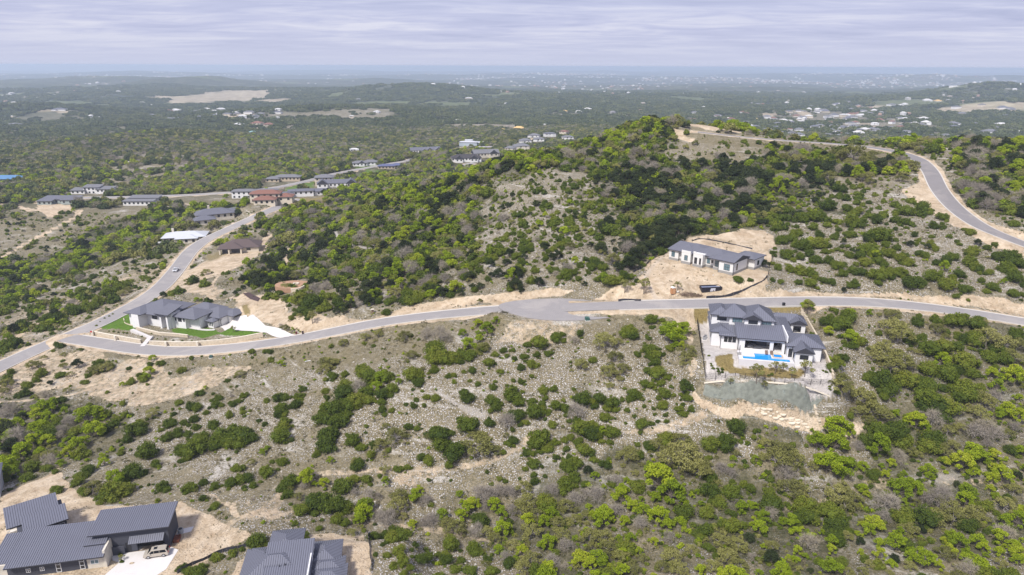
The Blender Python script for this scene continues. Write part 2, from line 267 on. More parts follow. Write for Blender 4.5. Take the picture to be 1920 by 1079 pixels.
# (channel, polygon, soft edge wobble in m): d clay dirt, g dry grass, l lawn, t leaf litter and shade-loving scrub, p pale caliche, n erosion mat
COVER_POLY = [
 ('p', "1311 606 1345 600 1400 650 1480 660 1530 640 1560 700 1574 746 1502 720 1322 714", .3, 1.0),
 ('d', "1100 560 1180 530 1205 500 1250 470 1290 452 1330 440 1390 428 1440 430 1450 470 1440 520 1420 556 1330 560 1180 562", 2.0, .95),
 ('d', "1420 552 1500 548 1620 548 1760 552 1920 566 1990 574 1990 596 1920 590 1760 568 1620 556 1420 560", 1.0, .9),
 ('d', "700 590 760 575 850 562 960 545 1040 540 1080 546 1040 560 960 565 880 575 790 586 720 600", 1.2, .8),
 ('d', "440 560 470 545 520 560 560 590 640 590 730 598 650 612 560 622 500 605 450 585", 1.8, .9),
 ('d', "1300 720 1330 745 1400 762 1440 760 1480 748 1530 760 1600 770 1610 800 1560 800 1480 810 1400 790 1330 775 1290 745", 2.0, .85),
 ('d', "1170 590 1300 578 1300 640 1270 600 1200 600", 2.0, .7), ('d', "930 620 1000 594 1060 604 1090 620 1000 650 920 660", 3.0, .5),
 ('d', "0 930 60 900 110 880 150 935 200 950 330 945 360 975 440 985 470 1010 420 1035 360 1060 340 1090 -20 1090 -20 940", 2.0, .95),
 ('d', "430 1090 440 1060 480 1030 560 1000 600 998 690 998 694 1090", 1.2, .95), ('d', "330 930 420 920 520 900 560 930 500 960 400 960", 5.0, .6),
 ('d', "60 640 130 660 250 672 330 690 420 668 480 680 420 720 330 745 260 765 200 740 120 720 60 750 0 740 0 700", 5.0, .55),
 ('d', "330 510 372 500 400 480 470 462 500 437 520 440 500 470 450 500 400 520 360 530", 1.2, .9),
 ('d', "300 545 330 520 380 520 420 540 450 560 400 560 340 556", 3.0, .6), ('d', "0 600 100 560 180 530 260 505 330 480 372 455 400 438 410 444 370 480 300 540 200 580 130 612 60 640 0 672", 4.0, .45),
 ('d', "1690 360 1720 338 1740 345 1760 380 1800 410 1860 440 1940 475 1940 490 1860 462 1790 425 1740 400", 1.0, .9), ('d', "1750 300 1790 380 1860 420 1940 450 1940 462 1840 420 1770 380 1740 320", 1.0, .9),
 ('d', "150 390 140 400 60 395 70 375 100 380", 4, .8), ('d', "80 398 100 392 108 404 88 412", 1.0, .95), ('d', "660 884 760 872 840 872 800 900 700 900", 4, .5),
 ('g', "100 655 300 665 520 655 700 620 940 590 1000 600 940 620 800 650 620 680 480 700 420 735 300 790 250 770 420 700 300 680 120 680", 5.0, .7),
 ('g', "1060 606 1160 592 1220 600 1240 640 1200 700 1130 690 1060 660 1020 650", 5.0, .75), ('g', "460 640 620 636 760 605 880 592 940 590 940 604 800 620 640 650 520 665", 2.0, .9),
 ('g', "1500 580 1700 585 1920 615 1920 640 1700 640 1540 620", 4, .7), ('g', "1240 240 1430 262 1600 275 1720 290 1735 320 1600 305 1440 280 1260 270", 4, .9), ('g', "1480 275 1560 300 1690 330 1720 350 1600 360 1500 330", 6, .5),
 ('g', "300 395 470 375 560 360 640 342 720 330 720 345 600 375 480 395 330 400", 6, .8), ('g', "0 380 130 385 260 400 250 440 130 470 60 500 0 480", 8, .45), ('g', "330 378 460 368 470 374 340 392", 3, .8),
 ('g', "540 870 640 850 700 870 640 900 560 940 450 930", 6, .6), ('g', "1640 300 1700 340 1640 350 1560 330", 5, .6), ('g', "420 535 450 520 480 530 450 545", 2, .7),
 ('w', "455 575 466 572 470 590 462 596", 1, .8),
 ('l', "189 612 235 588 245 590 250 612 256 618 240 620 200 618", 0.3, 1), ('l', "320 618 335 614 400 616 440 617 500 625 495 627 420 630 370 632 325 624", 0.3, 1), ('l', "334 600 360 598 378 604 378 613 398 616 352 611", .3, .9),
 ('w', "1299 578 1326 577 1326 606 1303 608", .4, 1), ('w', "1430 574 1500 573 1500 584 1462 586 1430 580", .4, 1),
 ('w', "1340 668 1372 663 1376 688 1440 690 1500 692 1510 700 1492 710 1440 709 1400 706 1360 698 1342 684", .4, 1),
 ('l', "655 336 690 318 715 322 700 330 660 340", 2, .9), ('l', "515 358 560 345 592 340 590 352 540 360 520 366", 2, .8), ('l', "1015 0 1016 0 1016 1", 1, 0), ('l', "667 310 700 305 713 300 712 308 690 318 668 316", 2, .6),
 ('w', "530 378 570 372 620 368 600 382 540 392", 2, .8), ('w', "640 345 660 338 680 350 650 352", 2, .8), ('w', "390 480 415 472 420 478 400 492", 2, .6),
 ('r', "905 350 1000 330 1100 320 1150 350 1160 430 1130 520 1050 540 960 500 905 460", 8, .8), ('r', "1450 360 1700 330 1790 400 1920 480 1920 550 1600 545 1450 540 1440 440", 6, .9),
 ('r', "620 690 860 640 1060 640 1300 650 1300 780 1240 830 1100 880 900 900 700 880 600 850 620 740", 8, .9), ('r', "700 990 900 1000 960 1079 700 1079", 5, .9), ('r', "200 760 420 735 560 700 600 800 500 900 300 850", 8, .5),
 ('r', "1560 620 1760 600 1800 720 1700 800 1580 760", 8, .8), ('r', "400 960 560 940 600 990 480 1010", 5, .9),
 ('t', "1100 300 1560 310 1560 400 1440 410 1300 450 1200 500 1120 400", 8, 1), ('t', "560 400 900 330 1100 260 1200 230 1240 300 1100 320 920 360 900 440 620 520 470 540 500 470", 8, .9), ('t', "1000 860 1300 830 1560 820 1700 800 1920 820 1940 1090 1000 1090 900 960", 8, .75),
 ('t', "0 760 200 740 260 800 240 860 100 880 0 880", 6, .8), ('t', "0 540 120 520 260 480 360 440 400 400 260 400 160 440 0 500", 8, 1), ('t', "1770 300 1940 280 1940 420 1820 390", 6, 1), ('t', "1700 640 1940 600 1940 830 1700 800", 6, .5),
 ('n', "1322 718 1400 716 1500 722 1546 742 1510 772 1480 752 1425 748 1424 758 1370 748 1320 740", .3, 1),
]
COVER_LINE = [  # dirt tracks: (channel, centre line, half width m, strength)
 ('d', "0 484 50 455 110 425 145 405 150 393", 3.0, 1), ('d', "537 500 536 473 553 450 583 437 600 423 633 405", 1.6, .9), ('p', "590 435 653 457 697 472 720 480", 2.6, .9),
 ('d', "560 888 640 887 720 880 798 883 860 876 917 867 976 843 996 819 1010 800", 1.1, .62), ('d', "1060 800 1147 806 1194 813 1240 806 1289 792 1330 770", 1.2, .65), ('p', "819 733 855 762 880 775 910 777", .9, .5), ('d', "700 820 760 690 900 640", 0.6, .3),
 ('d', "440 980 500 960 540 925 520 910", 1.6, .6), ('d', "390 560 400 530 420 505 440 492 470 478", 1.6, .8), ('d', "480 580 560 600 640 600 730 600", 1.8, .7), ('d', "20 640 100 590 160 560 240 520", 1.4, .9), ('d', "260 500 330 470 340 460", 1.2, .5),
 ('d', "640 975 760 985 860 1000 960 1025 1010 1045", 1.2, .6), ('d', "1300 600 1290 660 1300 720", 1.6, .6), ('p', "1230 560 1205 520 1260 470", 0.8, .3), ('d', "0 755 80 748 150 740 220 700 300 690", 1.4, .7), ('d', "1430 960 1700 900 1920 905", 1.6, .5), ('p', "1700 900 1920 880", 1.2, .4),
 ('d', "60 395 20 385 0 383", 3, .9), ('d', "20 262 60 282 95 288", 5, .9), ('d', "95 288 140 292 120 300", 5, .8), ('d', "290 372 330 380 420 392 430 398", 3, .7), ('d', "760 294 800 284", 5, .8), ('d', "300 410 316 395 420 392", 2, .5), ('d', "660 372 600 385 570 380", 1.2, .3),
 ('d', "830 270 860 262 940 268", 7, .8), ('d', "740 300 790 285 860 281 930 275", 6, .8), ('d', "1450 262 1250 244 1230 236", 2, .2), ('d', "1170 590 1190 586 1160 582", 2, .5),
 ('d', "1920 900 1800 890 1700 905 1600 880", 1.0, .4), ('d', "350 1060 300 1079", 4, .8)]
FARPATCH = [  # pale cleared land in the far country: x px, y px, half width m, half depth m, kind
 (420, 182, 260, 420, 'd'), (470, 184, 150, 200, 'd'), (372, 184, 120, 200, 'd'), (500, 190, 120, 120, 'd'), (940, 199, 42, 55, 'p'), (740, 193, 160, 90, 'f'), (830, 194, 120, 60, 'f'), (40, 178, 150, 220, 'f'), (1830, 203, 150, 100, 'd'), (1900, 200, 180, 60, 'd'), (1790, 208, 80, 50, 'd'),
 (1640, 202, 60, 50, 'd'), (1560, 205, 50, 60, 'd'), (1500, 210, 20, 140, 'r'), (1600, 238, 50, 20, 'd'), (1700, 232, 20, 18, 'd'), (1810, 257, 12, 50, 'r'), (1775, 268, 14, 20, 'r'), (1880, 258, 60, 20, 'd'), (780, 250, 34, 9, 'f'), (575, 246, 36, 7, 'f'),
 (110, 209, 60, 30, 'd'), (150, 210, 30, 14, 'd'), (500, 201, 40, 16, 'd'), (440, 220, 40, 22, 'd'), (1500, 230, 20, 20, 'd'), (1010, 210, 30, 16, 'd'), (1000, 245, 14, 12, 'd'), (70, 250, 40, 12, 'd'), (1280, 250, 10, 10, 'd'), (430, 209, 90, 60, 'u'), (500, 215, 70, 50, 'u'),
 (1150, 138, 1500, 900, 'u'), (1700, 225, 200, 160, 'u'), (1550, 245, 160, 60, 'u'), (1050, 140, 1200, 700, 'u'), (1400, 150, 900, 900, 'u'), (1500, 156, 700, 500, 'u'), (1680, 152, 900, 700, 'u'), (1300, 150, 900, 600, 'u'), (1600, 215, 260, 160, 'u'), (1500, 225, 160, 120, 'u'), (1650, 240, 150, 80, 'u'), (300, 145, 900, 400, 'u'), (1800, 158, 900, 400, 'u'),
 (1400, 222, 160, 90, 'u'), (150, 270, 60, 20, 'u'), (130, 305, 30, 10, 'u'), (1750, 250, 120, 60, 'u')] + [(float(a), float(b), 16 + 12 * ((i * 7) % 3), 12 + 8 * ((i * 5) % 3), 'd') for i, (a, b) in enumerate([(1410, 240), (1445, 215), (1495, 206), (1512, 214), (1530, 232), (1548, 200), (1560, 248), (1588, 222), (1602, 232), (1625, 226), (1640, 246), (1655, 238), (1680, 225), (1720, 222), (1745, 240), (1785, 230), (1810, 248), (1835, 262), (1870, 262), (1890, 244), (400, 216), (430, 222), (460, 216), (380, 213), (1340, 240), (985, 262), (1040, 262), (300, 207), (500, 240), (620, 188), (1700, 195), (1730, 205)])]

def build_masks(X, Y):
    """cover strengths for world points: dict of arrays"""
    M = {k: np.zeros(X.shape) for k in 'dgltprwnuf'}
    jx = vnoise(X, Y, 5, 31) - .5 + (vnoise(X, Y, 14, 33) - .5) * 1.2; jy = vnoise(X, Y, 5, 32) - .5 + (vnoise(X, Y, 14, 34) - .5) * 1.2
    near = np.where((np.abs(X) < 900) & (Y < 1100))[0]; Xn, Yn = X[near], Y[near]; jxn, jyn = jx[near], jy[near]
    for ch, txt, wob, st in COVER_POLY:
        poly = wpoly(txt); a = np.array(poly); bb = (Xn > a[:, 0].min() - wob * 2) & (Xn < a[:, 0].max() + wob * 2) & (Yn > a[:, 1].min() - wob * 2) & (Yn < a[:, 1].max() + wob * 2)
        ii = near[bb]; x, y = X[ii], Y[ii]; s = np.zeros(len(ii))
        if wob < 0.5: s = inside(x, y, poly).astype(float)
        else:
            for k in (0.5, 1.0, 1.6): s += inside(x + jx[ii] * wob * 2 * k, y + jy[ii] * wob * 2 * k, poly)
            s /= 3
        M[ch][ii] = np.maximum(M[ch][ii], s * st)
    for ch, txt, hw, st in COVER_LINE:
        P = wline(txt); bb = (Xn > P[:, 0].min() - 12) & (Xn < P[:, 0].max() + 12) & (Yn > P[:, 1].min() - 12) & (Yn < P[:, 1].max() + 12); ii = near[bb]
        q, _ = dist_line(X[ii], Y[ii], P); hw = hw * .75; st = st * .85; q = q + (jx[ii]) * hw * .9
        M[ch][ii] = np.maximum(M[ch][ii], st * (1 - _sm((q - hw * .7) / (hw * .7))))
    for k, (P, w) in ROADS.items():                      # graded dirt shoulders
        P2 = P[::2]; bb = (Xn > P[:, 0].min() - 12) & (Xn < P[:, 0].max() + 12) & (Yn > P[:, 1].min() - 12) & (Yn < P[:, 1].max() + 12); ii = near[bb]
        q, _ = dist_line(X[ii], Y[ii], P2); q = q - w / 2 + jx[ii] * 1.2; M['d'][ii] = np.maximum(M['d'][ii], .95 * (1 - _sm((q - 0.9) / 1.6)))
    for px, py, hx, hy, ch in FARPATCH:
        p = at1(px, py); jj = (vnoise(X, Y, hx * .5 + 6, 41) - .5) * 0.9 + (vnoise(X, Y, hx * .15 + 4, 42) - .5) * .5; q = np.hypot((X - p[0]) / hx, (Y - p[1]) / hy) + jj
        c = 'f' if ch == 'f' else ('u' if ch == 'u' else 'd'); M[c] = np.maximum(M[c], (1 - _sm((q - .75) / .3)) * (.75 if ch != 'u' else .7))
    M['d'] = M['d'] * (1 - M['n']) * (1 - M['w']) * (1 - M['l']); M['g'] = M['g'] * (1 - M['d'])
    r = np.hypot(X, Y); M['u'] = np.clip(M['u'] + .35 * _sm((vnoise(X, Y, 600, 51) - .62) / .15) * _sm((r - 2500) / 1500), 0, 1)
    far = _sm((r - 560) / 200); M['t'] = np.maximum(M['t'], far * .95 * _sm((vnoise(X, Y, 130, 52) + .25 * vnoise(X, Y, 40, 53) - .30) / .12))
    M['f'] = np.maximum(M['f'], .6 * _sm((r - 2300) / 500) * _sm((vnoise(X, Y, 210, 54) - .8) / .06)); return M

# ------------------------------------------------------------------ materials
def mat(name, base, rough=0.8, var=0.0, scale=3.0, bump=0.0, bscale=None, metal=0.0, spec=0.3, objvar=0.0, coord='Object'):
    m = bpy.data.materials.new(name); m.use_nodes = True; nt = m.node_tree; b = nt.nodes['Principled BSDF']; L = nt.links.new; N = nt.nodes.new
    b.inputs['Roughness'].default_value = rough; b.inputs['Metallic'].default_value = metal; b.inputs['Specular IOR Level'].default_value = spec
    b.inputs['Base Color'].default_value = (*base, 1)
    tc = N('ShaderNodeTexCoord')
    if var or objvar:
        hs = N('ShaderNodeHueSaturation'); hs.inputs['Color'].default_value = (*base, 1)
        val = N('ShaderNodeMath'); val.operation = 'MULTIPLY_ADD'; n = N('ShaderNodeTexNoise'); n.inputs['Scale'].default_value = scale; n.inputs['Detail'].default_value = 5
        L(tc.outputs[coord], n.inputs[0]); L(n.outputs[0], val.inputs[0]); val.inputs[1].default_value = var * 2; val.inputs[2].default_value = 1 - var
        last = val.outputs[0]
        if objvar:
            oi = N('ShaderNodeObjectInfo'); v2 = N('ShaderNodeMath'); v2.operation = 'MULTIPLY_ADD'; L(oi.outputs['Random'], v2.inputs[0]); v2.inputs[1].default_value = objvar * 2; v2.inputs[2].default_value = 1 - objvar
            v3 = N('ShaderNodeMath'); v3.operation = 'MULTIPLY'; L(last, v3.inputs[0]); L(v2.outputs[0], v3.inputs[1]); last = v3.outputs[0]
        L(last, hs.inputs['Value']); L(hs.outputs[0], b.inputs['Base Color'])
    if bump:
        n2 = N('ShaderNodeTexNoise'); n2.inputs['Scale'].default_value = bscale or scale * 4; n2.inputs['Detail'].default_value = 6; L(tc.outputs[coord], n2.inputs[0])
        bp = N('ShaderNodeBump'); bp.inputs['Strength'].default_value = bump; bp.inputs['Distance'].default_value = 0.1; L(n2.outputs[0], bp.inputs['Height']); L(bp.outputs[0], b.inputs['Normal'])
    return m
def ground_material():
    m = bpy.data.materials.new('hillside'); m.use_nodes = True; nt = m.node_tree; N = nt.nodes.new; L = nt.links.new; b = nt.nodes['Principled BSDF']
    b.inputs['Roughness'].default_value = .95; b.inputs['Specular IOR Level'].default_value = .1
    tc = N('ShaderNodeNewGeometry'); pos = tc.outputs['Position']
    def noise(scale, det=4, rough=.6, dist=0.0, sc=None):
        n = N('ShaderNodeTexNoise'); n.inputs['Scale'].default_value = scale; n.inputs['Detail'].default_value = det; n.inputs['Roughness'].default_value = rough; n.inputs['Distortion'].default_value = dist
        if sc: mp = N('ShaderNodeMapping'); mp.inputs['Scale'].default_value = sc; L(pos, mp.inputs[0]); L(mp.outputs[0], n.inputs[0])
        else: L(pos, n.inputs[0])
        return n.outputs[0]
    def ramp(src, *st):
        r = N('ShaderNodeValToRGB'); cr = r.color_ramp
        while len(cr.elements) < len(st): cr.elements.new(.5)
        for e, (p, c) in zip(cr.elements, st): e.position = p; e.color = (*c, 1) if len(c) == 3 else c
        L(src, r.inputs[0]); return r.outputs[0]
    def val(src, a, z):
        r = N('ShaderNodeMapRange'); r.inputs[1].default_value = a; r.inputs[2].default_value = z; L(src, r.inputs[0]); return r.outputs[0]
    def mix(f, a, c):
        x = N('ShaderNodeMix'); x.data_type = 'RGBA'
        if isinstance(f, float): x.inputs[0].default_value = f
        else: L(f, x.inputs[0])
        for s, k in ((a, 6), (c, 7)):
            if isinstance(s, tuple): x.inputs[k].default_value = (*s, 1)
            else: L(s, x.inputs[k])
        return x.outputs[2]
    def mul(a, c):
        x = N('ShaderNodeMath'); x.operation = 'MULTIPLY'; x.use_clamp = True
        for s, k in ((a, 0), (c, 1)):
            if isinstance(s, float): x.inputs[k].default_value = s
            else: L(s, x.inputs[k])
        return x.outputs[0]
    A1 = N('ShaderNodeAttribute'); A1.attribute_name = 'cover_a'; s1 = N('ShaderNodeSeparateColor'); L(A1.outputs['Color'], s1.inputs[0]); dirt, grass, lawn = s1.outputs; litter = A1.outputs['Alpha']
    A2 = N('ShaderNodeAttribute'); A2.attribute_name = 'cover_b'; s2 = N('ShaderNodeSeparateColor'); L(A2.outputs['Color'], s2.inputs[0]); rocky, winter, mat_ = s2.outputs; urban = A2.outputs['Alpha']
    A3 = N('ShaderNodeAttribute'); A3.attribute_name = 'cover_c'; s3 = N('ShaderNodeSeparateColor'); L(A3.outputs['Color'], s3.inputs[0]); pale, field, farw = s3.outputs
    # soil with tufts, and limestone rubble lying on it
    soil = ramp(noise(.35, 6, .7), (.3, (.115, .092, .06)), (.5, (.24, .197, .14)), (.7, (.40, .34, .265)))
    tuft = ramp(noise(2.2, 5, .75), (.40, (.055, .056, .024)), (.50, (.155, .138, .068)), (.60, (.29, .245, .165)))
    soil = mix(.6, soil, tuft)
    vor = N('ShaderNodeTexVoronoi'); vor.inputs['Scale'].default_value = 2.3; vor.inputs['Randomness'].default_value = 1; L(pos, vor.inputs[0])
    sep = N('ShaderNodeSeparateColor'); L(vor.outputs['Color'], sep.inputs[0])
    stonecol = ramp(sep.outputs[0], (0, (.30, .275, .26)), (.5, (.48, .45, .435)), (1, (.64, .61, .595)))
    shp = val(vor.outputs['Distance'], .42, .30)
    rk = noise(.13, 7, .72); fine = noise(1.5, 6, .75)
    cov = N('ShaderNodeMath'); cov.operation = 'MULTIPLY_ADD'; L(rocky, cov.inputs[0]); cov.inputs[1].default_value = .20; L(rk, cov.inputs[2])
    c2 = N('ShaderNodeMath'); c2.operation = 'ADD'; L(cov.outputs[0], c2.inputs[0]); fh = N('ShaderNodeMath'); fh.operation = 'MULTIPLY_ADD'; L(fine, fh.inputs[0]); fh.inputs[1].default_value = .55; fh.inputs[2].default_value = -.27; L(fh.outputs[0], c2.inputs[1])
    stm = mul(val(c2.outputs[0], .42, .56), shp)
    col = mix(stm, soil, stonecol)
    led = val(noise(1.0, 6, .65, .3, (.045, .045, 1.0)), .54, .60); ledb = mul(mul(led, val(noise(.10, 4), .42, .56)), val(noise(1.6, 5, .7), .38, .55))
    col = mix(mul(ledb, .85), col, (.52, .485, .44))
    gcol = ramp(noise(.9, 6, .7), (.3, (.085, .075, .035)), (.5, (.165, .14, .08)), (.68, (.30, .25, .17)))
    col = mix(mul(grass, .75), col, gcol)
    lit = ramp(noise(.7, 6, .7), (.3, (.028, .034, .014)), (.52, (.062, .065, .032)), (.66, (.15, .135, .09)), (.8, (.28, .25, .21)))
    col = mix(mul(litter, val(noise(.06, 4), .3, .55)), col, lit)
    dcol = ramp(noise(.22, 7, .62, .8, (1, 1, .5)), (.28, (.33, .24, .155)), (.5, (.50, .39, .27)), (.72, (.64, .53, .40)))
    dcol = mix(mul(val(noise(.5, 7, .7, 1.5, (1, .35, 1)), .45, .7), .5), dcol, (.64, .55, .43)); dcol = mix(mul(val(noise(.12, 8, .75, 1.0), .5, .64), .55), dcol, (.27, .215, .145)); dcol = mix(mul(val(noise(3.0, 4, .7), .60, .66), .6), dcol, (.20, .165, .11))
    dm = N('ShaderNodeMath'); dm.operation = 'MULTIPLY_ADD'; L(dirt, dm.inputs[0]); dm.inputs[1].default_value = 1.6; nn = N('ShaderNodeMath'); nn.operation = 'MULTIPLY_ADD'; L(noise(.6, 6, .7), nn.inputs[0]); nn.inputs[1].default_value = 1.6; nn.inputs[2].default_value = -1.35; L(nn.outputs[0], dm.inputs[2])
    dmf = val(dm.outputs[0], .1, .45); dm2 = mul(dmf, val(dirt, .0, .12))
    col = mix(dm2, col, dcol)
    col = mix(pale, col, ramp(noise(.8, 6, .7), (.3, (.40, .365, .34)), (.65, (.55, .51, .48))))
    col = mix(winter, col, ramp(noise(2.5, 5, .7), (.3, (.16, .125, .045)), (.7, (.30, .23, .10))))
    col = mix(lawn, col, ramp(noise(1.5, 5, .7), (.3, (.06, .12, .015)), (.7, (.13, .22, .03))))
    col = mix(mat_, col, ramp(noise(.5, 7, .7, .6, (1, 3.5, 1)), (.35, (.155, .17, .155)), (.55, (.215, .235, .21)), (.74, (.36, .38, .34))))
    # far country: woodland canopy read as texture, fields, streets and roofs
    v2 = N('ShaderNodeTexVoronoi'); v2.inputs['Scale'].default_value = .055; L(pos, v2.inputs[0])
    can = ramp(noise(.011, 8, .72), (.32, (.028, .040, .020)), (.48, (.062, .075, .040)), (.58, (.12, .125, .075)), (.75, (.26, .24, .17)))
    can = mix(mul(val(v2.outputs['Distance'], .2, .75), .55), can, (.018, .026, .014))
    col = mix(farw, col, can)
    v3 = N('ShaderNodeTexVoronoi'); v3.inputs['Scale'].default_value = .028; L(pos, v3.inputs[0]); s3b = N('ShaderNodeSeparateColor'); L(v3.outputs['Color'], s3b.inputs[0])
    roof = ramp(s3b.outputs[0], (0, (.10, .08, .07)), (.4, (.24, .20, .18)), (.8, (.30, .28, .28)), (1, (.62, .60, .58)))
    um = mul(mul(urban, val(v3.outputs['Distance'], .36, .26)), val(s3b.outputs[1], .35, .4))
    col = mix(mul(urban, .35), col, (.22, .19, .16)); 
    col = mix(mul(um, farw), col, roof)
    col = mix(mul(field, .8), col, ramp(noise(.02, 5), (.3, (.10, .13, .05)), (.7, (.21, .23, .10))))
    col = mix(mul(mul(dirt, farw), .85), col, ramp(noise(.03, 6, .7), (.35, (.34, .27, .19)), (.65, (.66, .56, .42))))
    L(col, b.inputs['Base Color'])
    bp = N('ShaderNodeBump'); bp.inputs['Strength'].default_value = .9; bp.inputs['Distance'].default_value = .35
    hh = N('ShaderNodeMath'); hh.operation = 'MULTIPLY_ADD'; L(stm, hh.inputs[0]); hh.inputs[1].default_value = .5; L(fine, hh.inputs[2])
    hm = mul(hh.outputs[0], val(farw, 1.0, 0.0)); L(hm, bp.inputs['Height']); L(bp.outputs[0], b.inputs['Normal'])
    return m

# ------------------------------------------------------------------ the ground, one sheet from below the viewpoint to the horizon
def build_ground():
    r = [45.0]
    while r[-1] < 105: r.append(r[-1] + 2.0)
    while r[-1] < 42000: r.append(r[-1] + min(max(.55, r[-1] ** 2 / 62000), r[-1] * .014))
    r = np.array(r); nc = 680; az = np.linspace(-R(48), R(48), nc)
    RR, AA = np.meshgrid(r, az, indexing='ij'); X = (RR * np.sin(AA)).ravel(); Y = (RR * np.cos(AA)).ravel(); Z = height(X, Y)
    Z += (vnoise(X, Y, 2.3, 61) - .5) * .16 * (np.hypot(X, Y) < 500)
    # canopy relief of the far woods
    Rr = np.hypot(X, Y); fw = _sm((Rr - 3300) / 900)
    M = build_masks(X, Y)
    Z += fw * (1 - np.maximum(M['d'], M['f'])) * (vnoise(X, Y, 45, 62) * 5 + vnoise(X, Y, 22, 63) * 3)
    q, _ = 0, 0
    nr = len(r); idx = np.arange(nr * nc).reshape(nr, nc); quads = np.stack([idx[:-1, :-1], idx[:-1, 1:], idx[1:, 1:], idx[1:, :-1]], -1).reshape(-1, 4)[:, ::-1]
    me = bpy.data.meshes.new('ground'); me.vertices.add(nr * nc); me.vertices.foreach_set('co', np.stack([X, Y, Z], -1).astype(np.float32).ravel())
    me.loops.add(quads.size); me.loops.foreach_set('vertex_index', quads.astype(np.int32).ravel()); me.polygons.add(len(quads))
    me.polygons.foreach_set('loop_start', np.arange(0, quads.size, 4, dtype=np.int32)); me.update(calc_edges=True)
    def att(n, a): c = me.color_attributes.new(n, 'FLOAT_COLOR', 'POINT'); c.data.foreach_set('color', np.clip(np.stack(a, -1), 0, 1).astype(np.float32).ravel())
    att('cover_a', (M['d'], M['g'], M['l'], M['t'])); att('cover_b', (M['r'], M['w'], M['n'], M['u'])); fw2 = _sm((Rr - 1500) / 1800); att('cover_c', (M['p'], M['f'], fw2, fw2))
    me.shade_smooth(); me.materials.append(ground_material()); o = bpy.data.objects.new('ground', me); COL.objects.link(o); o['kind'] = 'structure'
    print('ground tris', len(quads) * 2, 'z', Z.min(), Z.max(), time.time() - T0); return Z.min(), Z.max()
ZMIN, ZMAX = build_ground()

# ------------------------------------------------------------------ roads, drives
def road_mat(name, c):
    m = mat(name, c, .9, .10, .35, .3, 8); nt = m.node_tree; N = nt.nodes.new; L = nt.links.new; b = nt.nodes['Principled BSDF']; src = b.inputs['Base Color'].links[0].from_socket; tc = N('ShaderNodeNewGeometry')
    for sc, a, z, col, amt in ((.06, .52, .62, (c[0] * 1.35, c[1] * 1.32, c[2] * 1.25), .55), (.9, .60, .68, (c[0] * .72, c[1] * .72, c[2] * .74), .45), (.25, .60, .74, (.42, .36, .29), .5)):
        n = N('ShaderNodeTexNoise'); n.inputs['Scale'].default_value = sc; n.inputs['Detail'].default_value = 7; n.inputs['Roughness'].default_value = .68; n.inputs['Distortion'].default_value = .6; L(tc.outputs[0], n.inputs[0])
        r = N('ShaderNodeMapRange'); r.inputs[1].default_value = a; r.inputs[2].default_value = z; r.inputs[4].default_value = amt; L(n.outputs[0], r.inputs[0]); x = N('ShaderNodeMix'); x.data_type = 'RGBA'; L(r.outputs[0], x.inputs[0]); L(src, x.inputs[6]); x.inputs[7].default_value = (*col, 1); src = x.outputs[2]
    L(src, b.inputs['Base Color']); return m
M_ASPH = road_mat('asphalt', (.275, .257, .252)); M_ASPH2 = road_mat('ridge_asphalt', (.21, .195, .195))
M_KERB = mat('concrete_kerb', (.50, .47, .43), .9, .12, 1.0); M_CONC = mat('concrete', (.60, .57, .55), .85, .07, .6, .1)
def strip(name, P, offs, zoff, material, kind='structure', parent=None):
    """ribbon along P with the given (side offset, lift) section"""
    T = np.gradient(P[:, :2], axis=0); T /= np.linalg.norm(T, axis=1)[:, None] + 1e-9; Nn = np.c_[T[:, 1], -T[:, 0]]
    V = []; 
    for p, n in zip(P, Nn):
        for o_, h in offs: V.append((p[0] + n[0] * o_, p[1] + n[1] * o_, p[2] + zoff + h))
    k = len(offs); F = [(i * k + j, i * k + j + 1, (i + 1) * k + j + 1, (i + 1) * k + j) for i in range(len(P) - 1) for j in range(k - 1)]
    o = mesh_obj(name, V, F, material, parent, smooth=False)
    if kind and not parent: o['kind'] = kind
    return o
for nm, (P, w) in ROADS.items():
    h = w / 2 - .45; P3 = resample(P, 2.0); far = nm.endswith('valley')
    lift = .30 if far else .10
    rd = strip(nm if nm != 'road_branch' else 'road_branch', P3, [(-h, 0), (-h * .5, .05), (0, .08), (h * .5, .05), (h, 0)], lift, M_ASPH2 if nm == 'road_ridge' else M_ASPH)
    for sgn in (-1, 1):
        if nm == 'road_ridge': sec = [(sgn * h, .01), (sgn * (h + .45), .012), (sgn * (h + .46), -.4)]
        else: sec = [(sgn * h, .005), (sgn * (h + .12), .11), (sgn * (h + .45), .12), (sgn * (h + .46), -.4)]
        if sgn < 0: sec = sec[::-1]
        out = np.ones(len(P3), bool); T = np.gradient(P3[:, :2], axis=0); T /= np.linalg.norm(T, axis=1)[:, None]; E = P3[:, :2] + np.c_[T[:, 1], -T[:, 0]] * sgn * h
        out &= (((E[:, 0] - CULDESAC[0]) / 19) ** 2 + ((E[:, 1] - CULDESAC[1]) / 9.8) ** 2) > 1
        for n2, (P2, w2) in ROADS.items():
            if n2 != nm: q, _ = dist_line(E[:, 0], E[:, 1], P2); out &= q > w2 / 2 + .2
        run = []
        for i in range(len(P3) + 1):
            if i < len(P3) and out[i]: run.append(i)
            else:
                if len(run) > 2: strip('kerb', P3[run], sec, lift, M_KERB)
                run = []
